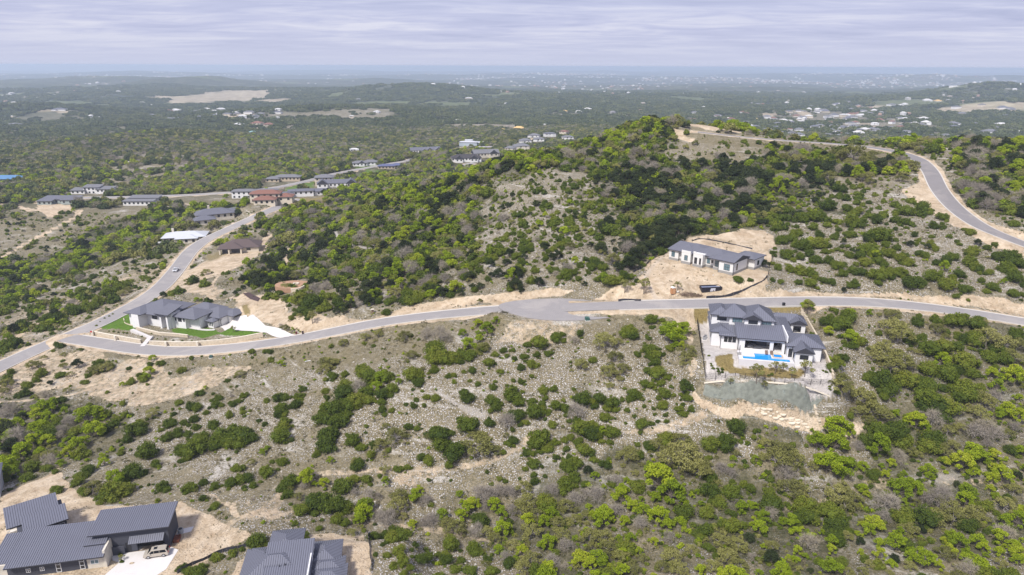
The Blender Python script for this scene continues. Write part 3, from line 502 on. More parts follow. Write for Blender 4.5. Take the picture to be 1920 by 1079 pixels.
def drape(name, poly, z_or_none, material, lift=.05, grid=None, thick=.15, kind='structure', parent=None):
    """flat slab of the given world outline, lying on the ground at its own level"""
    n = len(poly); zs = [(height(np.array([p[0]]), np.array([p[1]]))[0] if z_or_none is None else z_or_none) + lift for p in poly]
    V = [(p[0], p[1], z) for p, z in zip(poly, zs)] + [(p[0], p[1], z - thick) for p, z in zip(poly, zs)]
    F = [tuple(range(n))] + [(i, i + n, (i + 1) % n + n, (i + 1) % n) for i in range(n)]
    a = sum(V[i][0] * V[(i + 1) % n][1] - V[(i + 1) % n][0] * V[i][1] for i in range(n))
    if a < 0: F = [f[::-1] for f in F]
    o = mesh_obj(name, V, F, material, parent)
    if kind: o['kind'] = kind
    return o
def sheet(name, poly, material, lift=.07, cuts=3):
    """paving that follows the ground: outline filled, subdivided and laid on it"""
    bm = bmesh.new(); vs = [bm.verts.new((p[0], p[1], 0)) for p in poly]; f = bm.faces.new(vs); bmesh.ops.triangulate(bm, faces=[f])
    for _ in range(cuts): bmesh.ops.subdivide_edges(bm, edges=[e for e in bm.edges if e.calc_length() > 1.2], cuts=1, use_grid_fill=True); bmesh.ops.triangulate(bm, faces=bm.faces)
    for v in bm.verts: v.co.z = float(height(np.array([v.co.x]), np.array([v.co.y]))[0]) + lift
    bmesh.ops.recalc_face_normals(bm, faces=bm.faces); me = bpy.data.meshes.new(name); bm.to_mesh(me); bm.free()
    if me.polygons[0].normal.z < 0: me.flip_normals()
    me.materials.append(material); o = bpy.data.objects.new(name, me); COL.objects.link(o); o['kind'] = 'structure'; return o
def lens(rx, ry): return [(CULDESAC[0] + rx * math.cos(a) * (1 - .12 * math.sin(2 * a)), CULDESAC[1] + ry * math.sin(a) * (1.0 if math.sin(a) > 0 else 1.05)) for a in np.linspace(0, 2 * math.pi, 48)[:-1]]
drape('turning_circle', lens(19, 9.8), CULDESAC[2], M_ASPH, .185, thick=.3)
# ------------------------------------------------------------------ building kit
M_WHITE = mat('white_stucco', (.70, .69, .69), .85, .05, .5, .08, 12); M_WHITE2 = mat('raw_white_board', (.66, .65, .63), .9, .05, .6); M_CREAM = mat('cream_stucco', (.60, .53, .43), .85, .08, .6)
M_TAN = mat('tan_stone', (.48, .40, .30), .9, .25, 1.5, .3, 6); M_LIME = mat('white_limestone', (.58, .53, .45), .9, .28, 1.1, .4, 5); M_DARKW = mat('charcoal_board', (.060, .062, .078), .7, .08, .6); M_BLOCK = mat('grey_block', (.28, .27, .26), .95, .12, 1.2)
M_METAL = mat('charcoal_metal_roof', (.145, .149, .185), .45, .08, .4, spec=.5); M_SEAM = mat('roof_seam', (.07, .073, .092), .4, .03, 1); M_SHING = mat('charcoal_shingle', (.13, .132, .16), .9, .16, 1.6, .3, 6); M_SHINGB = mat('brown_shingle', (.105, .078, .075), .9, .16, 1.6, .3, 6)
M_SHINGR = mat('red_clay_tile', (.21, .105, .08), .85, .2, 1.6, .3, 6); M_SHINGG = mat('grey_shingle', (.16, .16, .175), .9, .15, 1.5, .3, 6); M_LIGHTROOF = mat('pale_metal_roof', (.50, .51, .54), .4, .05, .3); M_BLUEROOF = mat('blue_wrap_roof', (.09, .20, .36), .7, .1, .5); M_DARKROOF = mat('dark_hip_roof', (.055, .05, .055), .9, .12, 1.4)
M_OSB = mat('raw_sheathing', (.62, .42, .17), .9, .15, .8); M_SAGE = mat('sage_board', (.30, .34, .33), .85, .06, 1); M_FRAMEW = mat('white_frame', (.72, .72, .72), .6); M_FRAMEB = mat('black_frame', (.03, .03, .035), .5); M_FASCIA = mat('dark_fascia', (.045, .045, .055), .6)
def glass_mat(name, c): return mat(name, c, .08, spec=.8)
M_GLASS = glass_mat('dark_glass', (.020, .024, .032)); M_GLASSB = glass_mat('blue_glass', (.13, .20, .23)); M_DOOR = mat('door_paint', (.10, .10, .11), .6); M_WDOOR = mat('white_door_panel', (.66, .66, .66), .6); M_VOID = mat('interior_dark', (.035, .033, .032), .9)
def box_vf(x0, y0, z0, x1, y1, z1):
    V = [(x, y, z) for z in (z0, z1) for x, y in ((x0, y0), (x1, y0), (x1, y1), (x0, y1))]
    return V, [(0, 3, 2, 1), (4, 5, 6, 7), (0, 1, 5, 4), (1, 2, 6, 5), (2, 3, 7, 6), (3, 0, 4, 7)]
def join_vf(parts):
    V, F = [], []
    for v, f in parts: n = len(V); V += v; F += [tuple(i + n for i in q) for q in f]
    return V, F
def bx(name, a, b, m, parent=None, loc=None, rz=None):
    V, F = box_vf(*a, *b); return mesh_obj(name, V, F, m, parent, loc=loc, rz=rz)
def bxs(name, boxes, m, parent=None, loc=None, rz=None):
    V, F = join_vf([box_vf(*b) for b in boxes]); return mesh_obj(name, V, F, m, parent, loc=loc, rz=rz)
class House:
    def __init__(s, name, label, origin, rz, cat='house', group=None):
        s.root = empty(name, origin, rz, label, cat, group); s.wm = M_WHITE; s.rm = M_METAL; s.seam = 0; s.fm = M_FRAMEB; s.gm = M_GLASS
    def vol(s, x0, y0, x1, y1, z1, z0=-1.2, m=None, name='wall'): return bx(name, (x0, y0, z0), (x1, y1, z1), m or s.wm, s.root)
    def _roof(s, V, F, over_z, m, planes, parent=None):
        n = len(V); th = .22
        o = mesh_obj('roof', V, F, [m or s.rm, M_FASCIA], parent or s.root)
        for i, p in enumerate(o.data.polygons):
            if abs(p.normal.z) < .15 or p.normal.z < 0: p.material_index = 1
        if s.seam:
            SV, SF = [], []
            for f in planes:
                P = [np.array(V[i]) for i in f]; nn = np.cross(P[1] - P[0], P[2] - P[0]); nn /= np.linalg.norm(nn)
                if nn[2] < 0: nn = -nn
                if nn[2] > .9995: hdir = np.array([1., 0, 0])
                else: hdir = np.cross([0, 0, 1], nn); hdir /= np.linalg.norm(hdir)
                sd = np.cross(nn, hdir); A = np.array([[(p - P[0]) @ hdir, (p - P[0]) @ sd] for p in P])
                for u in np.arange(A[:, 0].min() + .25, A[:, 0].max(), s.seam):
                    xs = []
                    for k in range(len(A)):
                        a, b = A[k], A[(k + 1) % len(A)]
                        if (a[0] > u) != (b[0] > u): xs.append(a[1] + (b[1] - a[1]) * (u - a[0]) / (b[0] - a[0]))
                    if len(xs) >= 2 and max(xs) - min(xs) > .2:
                        for v0, v1 in ((min(xs) + .03, max(xs) - .03),):
                            i = len(SV); 
                            for v in (v0, v1):
                                c = P[0] + hdir * u + sd * v + nn * .002
                                SV += [tuple(c - hdir * .035), tuple(c + hdir * .035), tuple(c + nn * .06 + hdir * .02), tuple(c + nn * .06 - hdir * .02)]
                            SF += [(i, i + 4, i + 7, i + 3), (i + 1, i + 2, i + 6, i + 5), (i + 3, i + 7, i + 6, i + 2), (i, i + 3, i + 2, i + 1), (i + 4, i + 5, i + 6, i + 7)]
            if SV: so = mesh_obj('roof_seams', SV, SF, M_SEAM, o); so['kind'] = 'stuff'
        return o
    def hip(s, x0, y0, x1, y1, z, pitch=.42, over=.6, m=None, axis=None, gable=(), th=.22):
        """hip roof; gable: ends ('x0','x1','y0','y1') finished as gables"""
        x0 -= over; y0 -= over; x1 += over; y1 += over; w, d = x1 - x0, y1 - y0; axis = axis or ('x' if w >= d else 'y'); half = (d if axis == 'x' else w) / 2; h = half * pitch; z -= over * pitch * .5
        if axis == 'x':
            ya = (y0 + y1) / 2; ra = x0 if 'x0' in gable else x0 + half; rb = x1 if 'x1' in gable else x1 - half
            if ra > rb: ra = rb = (ra + rb) / 2
            top = [(ra, ya, z + h), (rb, ya, z + h)]
        else:
            xa = (x0 + x1) / 2; ra = y0 if 'y0' in gable else y0 + half; rb = y1 if 'y1' in gable else y1 - half
            if ra > rb: ra = rb = (ra + rb) / 2
            top = [(xa, ra, z + h), (xa, rb, z + h)]
        c = [(x0, y0), (x1, y0), (x1, y1), (x0, y1)]; V = [(a, b, z) for a, b in c] + top + [(a, b, z - th) for a, b in c]
        planes = [(0, 1, 5, 4), (1, 2, 5), (2, 3, 4, 5), (3, 0, 4)] if axis == 'x' else [(0, 1, 4), (1, 2, 5, 4), (2, 3, 5), (3, 0, 4, 5)]
        F = planes + [(6, 7, 1, 0), (7, 8, 2, 1), (8, 9, 3, 2), (9, 6, 0, 3), (9, 8, 7, 6)]
        return s._roof(V, F, 0, m, planes)
    def shed(s, x0, y0, x1, y1, z_lo, z_hi, low='y0', over=.5, m=None, th=.25):
        x0 -= over; y0 -= over; x1 += over; y1 += over; zz = {'y0': (z_lo, z_lo, z_hi, z_hi), 'y1': (z_hi, z_hi, z_lo, z_lo), 'x0': (z_lo, z_hi, z_hi, z_lo), 'x1': (z_hi, z_lo, z_lo, z_hi)}[low]
        c = [(x0, y0), (x1, y0), (x1, y1), (x0, y1)]; V = [(a, b, z) for (a, b), z in zip(c, zz)] + [(a, b, z - th) for (a, b), z in zip(c, zz)]
        F = [(0, 1, 2, 3), (4, 5, 1, 0), (5, 6, 2, 1), (6, 7, 3, 2), (7, 4, 0, 3), (7, 6, 5, 4)]; return s._roof(V, F, 0, m, [(0, 1, 2, 3)])
    def gwall(s, x0, x1, y, z, pitch, axis='y', m=None, t=.3):
        """triangle of wall under a gable; axis 'y': wall faces -y at y"""
        h = (x1 - x0) / 2 * pitch
        if axis == 'y': V = [(x0, y, z), (x1, y, z), ((x0 + x1) / 2, y, z + h), (x0, y + t, z), (x1, y + t, z), ((x0 + x1) / 2, y + t, z + h)]
        else: V = [(y, x0, z), (y, x1, z), (y, (x0 + x1) / 2, z + h), (y - t, x0, z), (y - t, x1, z), (y - t, (x0 + x1) / 2, z + h)]
        return mesh_obj('gable_wall', V, [(0, 1, 2), (5, 4, 3), (0, 3, 4, 1), (1, 4, 5, 2), (2, 5, 3, 0)], m or s.wm, s.root)
    def _face(s, side, pos, u, z, w, h, d0, d1):
        """box in the plane of a wall: side f(-y) b(+y) l(-x) r(+x); d0..d1 outward depth"""
        if side == 'f': return (u, pos - d1, z, u + w, pos - d0, z + h)
        if side == 'b': return (u, pos + d0, z, u + w, pos + d1, z + h)
        if side == 'l': return (pos - d1, u, z, pos - d0, u + w, z + h)
        return (pos + d0, u, z, pos + d1, u + w, z + h)
    def win(s, side, pos, u, z, w, h, nx=1, nz=1, fm=None, gm=None, name='window', t=.09):
        fb = lambda a, b, c, e: s._face(side, pos, a, b, c, e, -.02, .06)
        fr = [fb(u, z, w, t), fb(u, z + h - t, w, t), fb(u, z + t, t, h - 2 * t), fb(u + w - t, z + t, t, h - 2 * t)]
        for i in range(1, nx): fr.append(fb(u + w * i / nx - t / 2, z + t, t, h - 2 * t))
        for j in range(1, nz): fr.append(s._face(side, pos, u + t, z + h * j / nz - t / 2, w - 2 * t, t, -.015, .055))
        o = bxs(name, fr, fm or s.fm, s.root)
        for i in range(nx):
            a = u + w * i / nx + t * .5; pw = w / nx - t
            p = bxs('pane', [s._face(side, pos, a, z + t * .5, pw, h - t, .0, .025)], gm or s.gm, o)
        return o
    def door(s, side, pos, u, z, w, h, m=None, panels=4, name='garage_door'):
        o = bxs(name, [s._face(side, pos, u, z, w, h, .0, .04)], m or M_WDOOR, s.root); ph = h / panels
        for k in range(panels): bxs('panel', [s._face(side, pos, u + .06, z + ph * k + .03, w - .12, ph - .06, .04, .07)], m or M_WDOOR, o)
        return o
    def part(s, name, boxes, m):
        for b in boxes: o = bxs(name, [b], m, s.root)
        return o

# ------------------------------------------------------------------ the white two-storey house with the pool
def pool_house():
    o = S_POOL; h = House('two_storey_house', 'white two-storey house with charcoal metal roofs standing behind the blue swimming pool', o.loc(), o.ang); h.seam = .5
    # ground floor
    h.vol(-2.4, 1.2, 0.4, 12, 4.2); h.vol(0, -.2, 4.6, 12, 4.0); h.hip(-2.4, 1.4, 2.6, 13, 4.2, .25, .5); h.shed(-.3, -.5, 4.6, 6.4, 3.9, 5.0, 'y0', .35)
    for u in (.8, 1.9, 3.0): h.win('f', -.2, u, 1.9, .95, 1.5)
    # covered patio with two openings
    y = -2.6; zt = 4.5
    h.vol(4.6, 2.6, 16.2, 13, zt, m=M_WHITE); h.part('patio_floor', [(4.6, y + .3, -1.2, 16.2, 2.6, .95)], M_CONC)
    h.part('wall', [(4.6, y, -1.2, 6.0, y + .5, zt), (12.4, y, -1.2, 13.3, y + .5, zt), (15.5, y, -1.2, 16.2, y + .5, zt), (6.0, y, 3.75, 12.4, y + .5, zt), (13.3, y, 3.75, 15.5, y + .5, zt), (6.0, y, -1.2, 12.4, y + .4, 1.35), (13.3, y, -1.2, 15.5, y + .4, 1.0), (4.6, y + .5, -1.2, 4.9, 2.6, zt), (15.9, y + .5, -1.2, 16.2, 2.6, zt)], M_WHITE)
    h.part('patio_ceiling', [(4.9, y + .5, zt - .25, 15.9, 2.6, zt - .03)], M_WHITE2); h.win('f', 2.6, 6.4, 1.0, 5.4, 2.6, 4, 1); h.win('f', 2.6, 13.5, 1.0, 1.8, 2.6, 2, 1)
    h.part('outdoor_kitchen', [(9.6, 1.4, .95, 12.2, 2.4, 2.0)], M_DOOR)
    h.shed(4.3, y, 16.4, 5.0, zt, zt + 1.35, 'y0', .55); h.part('roof_flashing', [(16.35, y - .6, zt - .3, 16.65, 5.5, zt + 1.45)], M_WHITE)
    # upper floor: four fronts stepping forward to the right
    e = 7.7
    h.vol(-2.3, 6.6, 2.4, 14, e - .2, 3); h.hip(-2.3, 6.6, 2.6, 14.6, e - .2, .5, .55); h.win('f', 6.6, -.9, 5.6, 2.6, 1.2, 1)
    h.vol(2.4, 5.8, 6.3, 14, e - .3, 3); h.hip(0, 5.8, 7.6, 15, e - .3, .45, .55, axis='x'); h.win('f', 5.8, 3.2, 5.6, 2.7, 1.3, 3, gm=M_GLASSB)
    h.vol(6.3, 4.6, 10.5, 14, e - .2, 3); h.gwall(6.3, 10.5, 4.6, e - .2, .5); h.hip(6.3, 4.6, 10.5, 10, e - .2, .5, .5, axis='y', gable=('y0',)); h.win('f', 4.6, 7.3, 5.9, 2.5, 1.25, 1)
    h.vol(10.5, 5.2, 14.2, 14, e - .8, 3); h.win('f', 5.2, 10.9, 5.75, 2.6, .95, 4, gm=M_GLASSB); h.hip(6.6, 5.2, 14.2, 15, e - .55, .62, .5)
    h.vol(-2.2, 12, 14, 17, 4.4, -1); h.hip(-2.2, 12, 14, 17, 4.4, .35, .5)
    h.vol(14.2, 2.6, 18, 17, 4.2, -1, m=M_WHITE); h.hip(13.6, 4, 19, 17, 4.2, .25, .4)
    h.win('l', -2.3, 8.2, 4.9, 1.2, 1.4); h.win('l', -2.4, 3.4, 1.4, 1.2, 1.6); h.win('l', -2.4, 7.2, 1.4, 1.2, 1.6)
    # east wing with its gable
    h.vol(16.6, -4.2, 25, 4, 3.9); h.hip(16.6, -4.2, 25.4, 5, 4.0, .36, .5)
    h.vol(18.1, -7.3, 22.3, -2, 3.6, m=M_WHITE); h.gwall(18.1, 22.3, -7.3, 3.6, .55); h.hip(18.1, -7.3, 22.3, 1.0, 3.6, .55, .45, axis='y', gable=('y0',))
    h.win('f', -7.3, 19.2, 1.5, 2.1, 1.2, 3); h.win('l', 18.1, -6.0, 1.0, 1.3, 1.9); h.win('f', -4.2, 16.9, .6, 1.0, 2.4, 1, 3)
    h.part('downpipe', [(25.02, -4.4, -1.2, 25.12, -4.25, 3.8), (-.12, -.35, -1.2, 0, -.25, 3.9), (4.5, -.4, -1.2, 4.6, -.25, 3.9)], M_FASCIA)
    h.part('step', [(13.4, -4.6 + i * .4, -1.2, 15.0, -2.6, .2 + i * .2) for i in range(5)], M_LIME)
    # casita behind, with its open garage
    c = House('garden_casita', 'white detached casita with open bay and pointed hip roof behind the pool house', o.loc(0, 0), o.ang); c.seam = .5
    c.part('wall', [(20.6, 15.0, -1.5, 21.3, 15.4, 3.3), (23.5, 15.0, -1.5, 24.6, 15.4, 3.3), (21.3, 15.0, 2.5, 23.5, 15.4, 3.3), (20.6, 15.4, -1.5, 20.9, 19.5, 3.3), (24.3, 15.4, -1.5, 24.6, 19.5, 3.3), (20.9, 19.2, -1.5, 24.3, 19.5, 3.3)], M_WHITE)
    c.part('floor_slab', [(20.9, 15.4, -1.2, 24.3, 19.2, .1)], M_CONC); c.part('black_barrow', [(21.7, 16.2, .1, 22.6, 16.9, .8)], M_DOOR)
    c.gwall(20.6, 24.6, 15.0, 3.3, .5); c.hip(20.6, 15.0, 24.6, 20, 3.3, .5, .45, axis='y', gable=('y0',)); c.hip(14.8, 17.0, 24.6, 21.5, 3.4, .55, .5)
    c.part('wall', [(14.8, 17.2, 2.4, 20.6, 17.6, 3.35), (14.8, 17.2, -1.5, 17.6, 17.5, 2.4), (14.8, 20.9, -1.5, 20.6, 21.3, 3.3), (19.6, 17.2, -1.5, 20.6, 17.5, 2.4)], M_WHITE)
    # pool terrace
    t = empty('swimming_pool', o.loc(), o.ang, 'blue L-shaped swimming pool with square spa in a raised white terrace', 'pool'); Y0 = -8.4
    zt = .62
    MW = mat('pool_plaster', (.10, .42, .78), .5); MC = mat('pool_coping', (.66, .62, .58), .8, .08, 2); MWAT = mat('pool_water', (.012, .27, .80), .08, .18, .35, .12, 3, spec=.4)
    # deck as slabs around the basins: x 4.4..17, y Y0..-2.6
    A = (5.2, Y0 + .5, 17.0, Y0 + 1.9 + .5); Bq = (8.4, Y0 + 2.4, 12.6, Y0 + 4.9); S = (13.3, Y0 + 2.9, 15.3, Y0 + 4.6)
    bxs('terrace', [(4.2, Y0, -2.6, 5.2, -2.6, zt), (5.2, Y0, -2.6, 17.0, Y0 + .5, zt), (17.0, Y0, -2.6, 17.9, -3.2, zt), (5.2, Y0 + 2.4, -2.6, 8.4, -2.6, zt), (12.6, Y0 + 2.4, -2.6, 13.3, -2.6, zt), (15.3, Y0 + 2.4, -2.6, 17.0, -2.6, zt), (13.3, Y0 + 2.4, -2.6, 15.3, Y0 + 2.9, zt + .12), (8.4, Y0 + 4.9, -2.6, 12.6, -2.6, zt), (13.3, Y0 + 4.6, -2.6, 15.3, -2.6, zt)], mat('terrace_stucco', (.60, .58, .60), .85, .06, .6), t)
    bxs('water', [(A[0], A[1], -2.4, A[2], A[3], zt - .12), (Bq[0], Bq[1] , -2.4, Bq[2], Bq[3], zt - .12)], MWAT, t); bxs('spa_water', [(S[0], S[1], -2.3, S[2], S[3], zt + .18)], MWAT, t)
    def ring(x0, y0, x1, y1, z, w=.32): return [(x0 - w, y0 - w, z, x1 + w, y0, z + .1), (x0 - w, y1, z, x1 + w, y1 + w, z + .1), (x0 - w, y0, z, x0, y1, z + .1), (x1, y0, z, x1 + w, y1, z + .1)]
    w = .32; bxs('coping', [(A[0] - w, A[1] - w, zt, A[2] + w, A[1], zt + .1), (A[0] - w, A[1], zt, A[0], A[3], zt + .1), (A[2], A[1], zt, A[2] + w, A[3] + w, zt + .1), (A[0] - w, A[3], zt, Bq[0], A[3] + w, zt + .1), (Bq[2], A[3], zt, A[2], A[3] + w, zt + .1), (Bq[0] - w, A[3] + w, zt, Bq[0], Bq[3] + w, zt + .1), (Bq[2], A[3] + w, zt, Bq[2] + w, Bq[3] + w, zt + .1), (Bq[0], Bq[3], zt, Bq[2], Bq[3] + w, zt + .1)], MC, t)
    bxs('spa_wall', ring(S[0], S[1], S[2], S[3], zt + .12, .28) + [(a, b, zt - .1, c_, d, zt + .12) for a, b, _, c_, d, _ in ring(S[0], S[1], S[2], S[3], 0, .28)], mat('spa_stone', (.50, .38, .24), .8, .15, 2), t)
    # furniture
    def sofa(x, y, r, lab, z=.96):
        e_ = empty('patio_sofa', o.loc(x, y, z), o.ang + r, lab, 'sofa', 'sofas in the covered patio'); mw = mat('cushion', (.45, .45, .46), .9)
        bxs('sofa_base', [(-1, -.45, .08, 1, .45, .3)], M_DOOR, e_); bxs('backrest', [(-1, .25, .3, 1, .45, .85), (-1, -.45, .3, -.82, .25, .6), (.82, -.45, .3, 1, .25, .6)], M_DOOR, e_)
        for k in (-.8, .02): bxs('seat_cushion', [(k, -.42, .3, k + .78, .24, .48)], mw, e_)
    sofa(7.6, -.4, R(25), 'left grey cushioned sofa in the wide opening of the covered patio'); sofa(9.4, -1.4, R(-160), 'right grey cushioned sofa near the edge of the covered patio')
    for x, w_ in ((11.6, 'left'), (12.9, 'right')):
        e_ = empty('lounge_chair', o.loc(x, -3.6, .62), o.ang, w_ + ' brown reclining chair on the terrace between spa and patio', 'chair', 'two brown chairs above the spa'); mb = mat('brown_wicker', (.22, .15, .12), .8)
        bxs('seat', [(-.35, -.5, .3, .35, .3, .4)], mb, e_); bxs('backrest', [(-.35, .3, .35, .35, .42, 1.0)], mb, e_)
        for a in (-.33, .25):
            for b in (-.48, .2): bxs('leg', [(a, b, 0, a + .08, b + .08, .3)], mb, e_)
    e_ = empty('patio_umbrella', o.loc(4.5, -5.2, .62), o.ang, 'closed grey patio umbrella with stone planter at the left end of the pool', 'umbrella'); V, F = [], []; tube(V, F, (0, 0, 0), (0, 0, 2.6), .05, .04); mesh_obj('pole', V, F, M_DOOR, e_); V, F = [], []; tube(V, F, (0, 0, 1.2), (0, 0, 2.7), .22, .05, 7); mesh_obj('folded_canopy', V, F, mat('umbrella_cloth', (.2, .19, .19), .9), e_); bxs('base', [(-.5, -.5, 0, .5, .5, .35)], M_BLOCK, e_)
    for i, (x, y) in enumerate(((-4.0, 4.6), (-3.6, 5.8))):
        e_ = empty('air_conditioner', o.loc(x, y, .1), o.ang, ('nearer', 'farther')[i] + ' grey air conditioner on its white pad left of the pool house', 'air conditioner', 'air conditioners by the pool house'); bxs('pad', [(-.7, -.6, -.3, .7, .6, .05)], M_CONC, e_)
        bxs('casing', [(-.4, -.4, .05, .4, .4, .95)], mat('unit_grey', (.30, .30, .31), .6), e_); V, F = [], []; tube(V, F, (0, 0, .951), (0, 0, 1.0), .34, .34, 12); mesh_obj('fan_grille', V, F, M_DOOR, e_)
pool_house()

def upper_house():
    o = S_UP; L = 25.0; h = House('unfinished_house', 'white house under construction with grey block footing on the clay pad', o.loc(), o.ang); h.wm = M_WHITE2; h.rm = M_SHING; z = 3.9
    def v(x0, y0, x1, y1, zz): h.vol(x0, y0, x1, y1, zz, .85); h.vol(x0 - .04, y0 - .04, x1 + .04, y1 + .04, .85, -2.4, M_BLOCK, 'footing')
    v(.0, .6, 4.2, 9, z); v(4.2, 1.6, 6.4, 9, z - .1); v(6.4, -.6, 10.4, 9, z); v(10.4, 1.8, 11.9, 9, z); v(11.9, -1.2, 16.0, 9, z + .5); v(16.0, 1.2, 19.8, 9, z); v(19.8, .2, 23.0, 8, z + .1); v(23.0, -1.6, 29.0, 8, z + .3)
    h.hip(0, .6, 10.6, 10, z, .30, .6); h.shed(-.2, .8, 6.2, 8, z + .05, z + 1.4, 'y0', .4); h.shed(6.4, .6, 12.2, 5.4, z + .05, z + 1.2, 'y0', .1); h.hip(10, .8, 24, 10.5, z + .25, .34, .55); h.hip(19.0, -1.6, 29.0, 8.6, z + .45, .26, .5, axis='x', gable=('x1',)); h.hip(3, 4, 12, 12, z + .3, .32, .4)
    v(23.5, 9, 31.5, 16, z); h.hip(23.5, 8.4, 31.5, 16.2, z, .30, .5); h.part('parapet', [(11.9, -1.25, z + .5, 16.0, -1.0, z + .95), (11.9, -1.25, z + .95, 13.0, -1.0, z + 1.25), (6.4, -.65, z, 10.4, -.4, z + .75)], M_WHITE2)
    h.gwall(-1.6, 8.0, 29.0, z + .3, .24, 'x'); h.root.scale = (.87, 1, 1)
    for u, ww in ((1.1, 1.5),): h.win('f', .6, u, 1.25, ww, 1.9, 2, 2, gm=M_GLASSB)
    h.win('f', 1.6, 4.9, 2.1, .7, .4); h.win('f', -.6, 7.7, 1.25, 1.5, 1.8, 2, 2, gm=M_GLASSB); h.win('f', 1.8, 10.8, 1.2, .7, 2.1, 1, 2); h.win('f', -1.2, 12.5, 1.0, 1.2, 2.2, 1, 2); h.win('f', -1.2, 14.6, 1.0, .8, 2.2, 1, 2)
    h.win('f', 1.2, 16.4, 1.3, 1.4, 2.0, 2, 1, gm=M_GLASSB); h.win('f', 1.2, 18.2, 1.8, .9, 1.0, 1, 1); h.win('f', .2, 20.4, 1.1, 1.7, 2.1, 2, 2, gm=M_GLASSB); h.win('f', -1.6, 25.2, 1.2, 2.4, 2.1, 3, 2, gm=M_GLASSB); h.win('r', 29.0, .5, 1.2, .9, 2.2, 1, 2)
    h.win('r', 31.5, 11, 1.2, 1.4, 1.6, 2, 1); h.part('downpipe', [(23.0, -1.75, -1.0, 23.14, -1.6, z + .3), (29.0, -1.75, -1, 29.15, -1.6, z + .3)], M_FASCIA)
upper_house()

def terraced_house():
    o = S_LEFT; h = House('terraced_house', 'white single-storey house with dark shingled hips above stone retaining walls by the road junction', o.loc(), o.ang); h.rm = M_SHING; h.wm = M_WHITE
    # the tall walk-out end at the left
    h.vol(0, 0, 3.0, 10, 5.9, -2); h.vol(3.0, -1.6, 6.5, 10, 5.7, -2); h.win('f', 0, 1.2, 3.6, 1.0, 1.9, 1, 2); h.win('f', 0, 1.6, .8, .8, .6); h.win('l', 0, 2, 3.6, 1.0, 1.8)
    h.hip(-.2, -.8, 7.0, 12, 5.9, .38, .8); h.vol(6.5, 2.5, 14, 14, 5.4, -2); h.hip(0, 1.6, 16.5, 17, 5.6, .40, .8); h.win('f', 2.5, 9.2, 3.0, 2.6, 1.7, 2, 1)
    h.vol(14, 3.0, 18.6, 7.6, 6.1, -2); h.part('entry_arch', [(14.2, 1.2, -2, 15.0, 3.0, 5.8), (17.4, 1.2, -2, 18.2, 3.0, 5.8), (14.2, 1.2, 4.9, 18.2, 3.0, 5.8)], M_WHITE); h.shed(13, 1.0, 18.8, 8, 6.3, 8.0, 'y0', .5); h.part('door', [(15.6, 2.95, 1.9, 16.8, 2.99, 4.6)], M_DOOR)
    for u in (14.9, 15.7, 16.5): h.win('f', 1.2, u, 5.0, .5, .6)
    for (x0, y0, x1, y1, zz) in ((18.2, 4.2, 24, 14, 5.0), (24, 6.2, 29, 12, 4.7),): h.vol(x0, y0, x1, y1, zz, -2)
    h.hip(18.2, 4.0, 29, 14, 5.0, .42, .7); 
    for u in (18.9, 23.0): h.win('f', 4.2, u, 2.9, .7, 1.4)
    h.win('f', 4.2, 20.4, 2.7, 1.8, 1.9, 2, 1)
    # east wing turned towards the drive
    a = at1(413, 612.6); b = at1(345, 597.6); ang = math.atan2(a[1] - b[1], a[0] - b[0]); o2 = empty('east_wing_wall', (0, 0, 0)); COL.objects.unlink(o2); bpy.data.objects.remove(o2)
    q = House.__new__(House); q.root = h.root; q.wm = M_WHITE; q.rm = M_SHING; q.seam = 0; q.fm = M_FRAMEB; q.gm = M_GLASS
    n0 = set(h.root.children)
    z0 = a[2] - o.z; LW = 17.5                      # local: x back from the garage corner along the front wall
    q.vol(-LW, 0, 0, 9.6, z0 + 3.9, z0 - 2); q.hip(-10.5, 0, 0, 9.6, z0 + 3.9, .42, .8); q.hip(-LW - 2, .2, -6, 10.5, z0 + 3.9, .45, .8); q.hip(-3, 4, 3.2, 11, z0 + 3.8, .4, .6); q.vol(-3, 4, 1.0, 10.6, z0 + 3.8, z0 - 2)
    q.vol(-3.6, -2.6, -.6, 0, z0 + 3.0, z0 - 2); q.hip(-3.9, -3.0, -.3, .8, z0 + 3.0, .45, .4, axis='y')
    for u in (-3.2, -2.3, -1.4): q.win('f', -2.6, u, z0 + .8, .5, 1.7)
    q.win('f', 0, -12.6, z0 + 1.3, 1.7, 1.7, 2, 1); q.win('f', 0, -8.2, z0 + 1.3, .7, 1.5); q.win('f', 0, -15.4, z0 + 1.3, .7, 1.5)
    q.door('r', 0, .9, z0 + .0, 4.6, 2.7); q.door('r', 1.0, 6.1, z0 + .0, 2.8, 2.7)
    for k in range(4): q.win('r', 0, .25, z0 + .3 + k * .62, .45, .4, fm=M_FRAMEB); q.win('r', 0, 5.6, z0 + .3 + k * .62, .35, .4, fm=M_FRAMEB)
    c_, s_ = math.cos(ang - o.ang), math.sin(ang - o.ang); dx, dy = a[0] - o.o[0], a[1] - o.o[1]; lx = dx * math.cos(o.ang) + dy * math.sin(o.ang); ly = -dx * math.sin(o.ang) + dy * math.cos(o.ang)
    for ch in set(h.root.children) - n0: ch.location = (lx, ly, 0); ch.rotation_euler = (0, 0, ang - o.ang)
terraced_house()

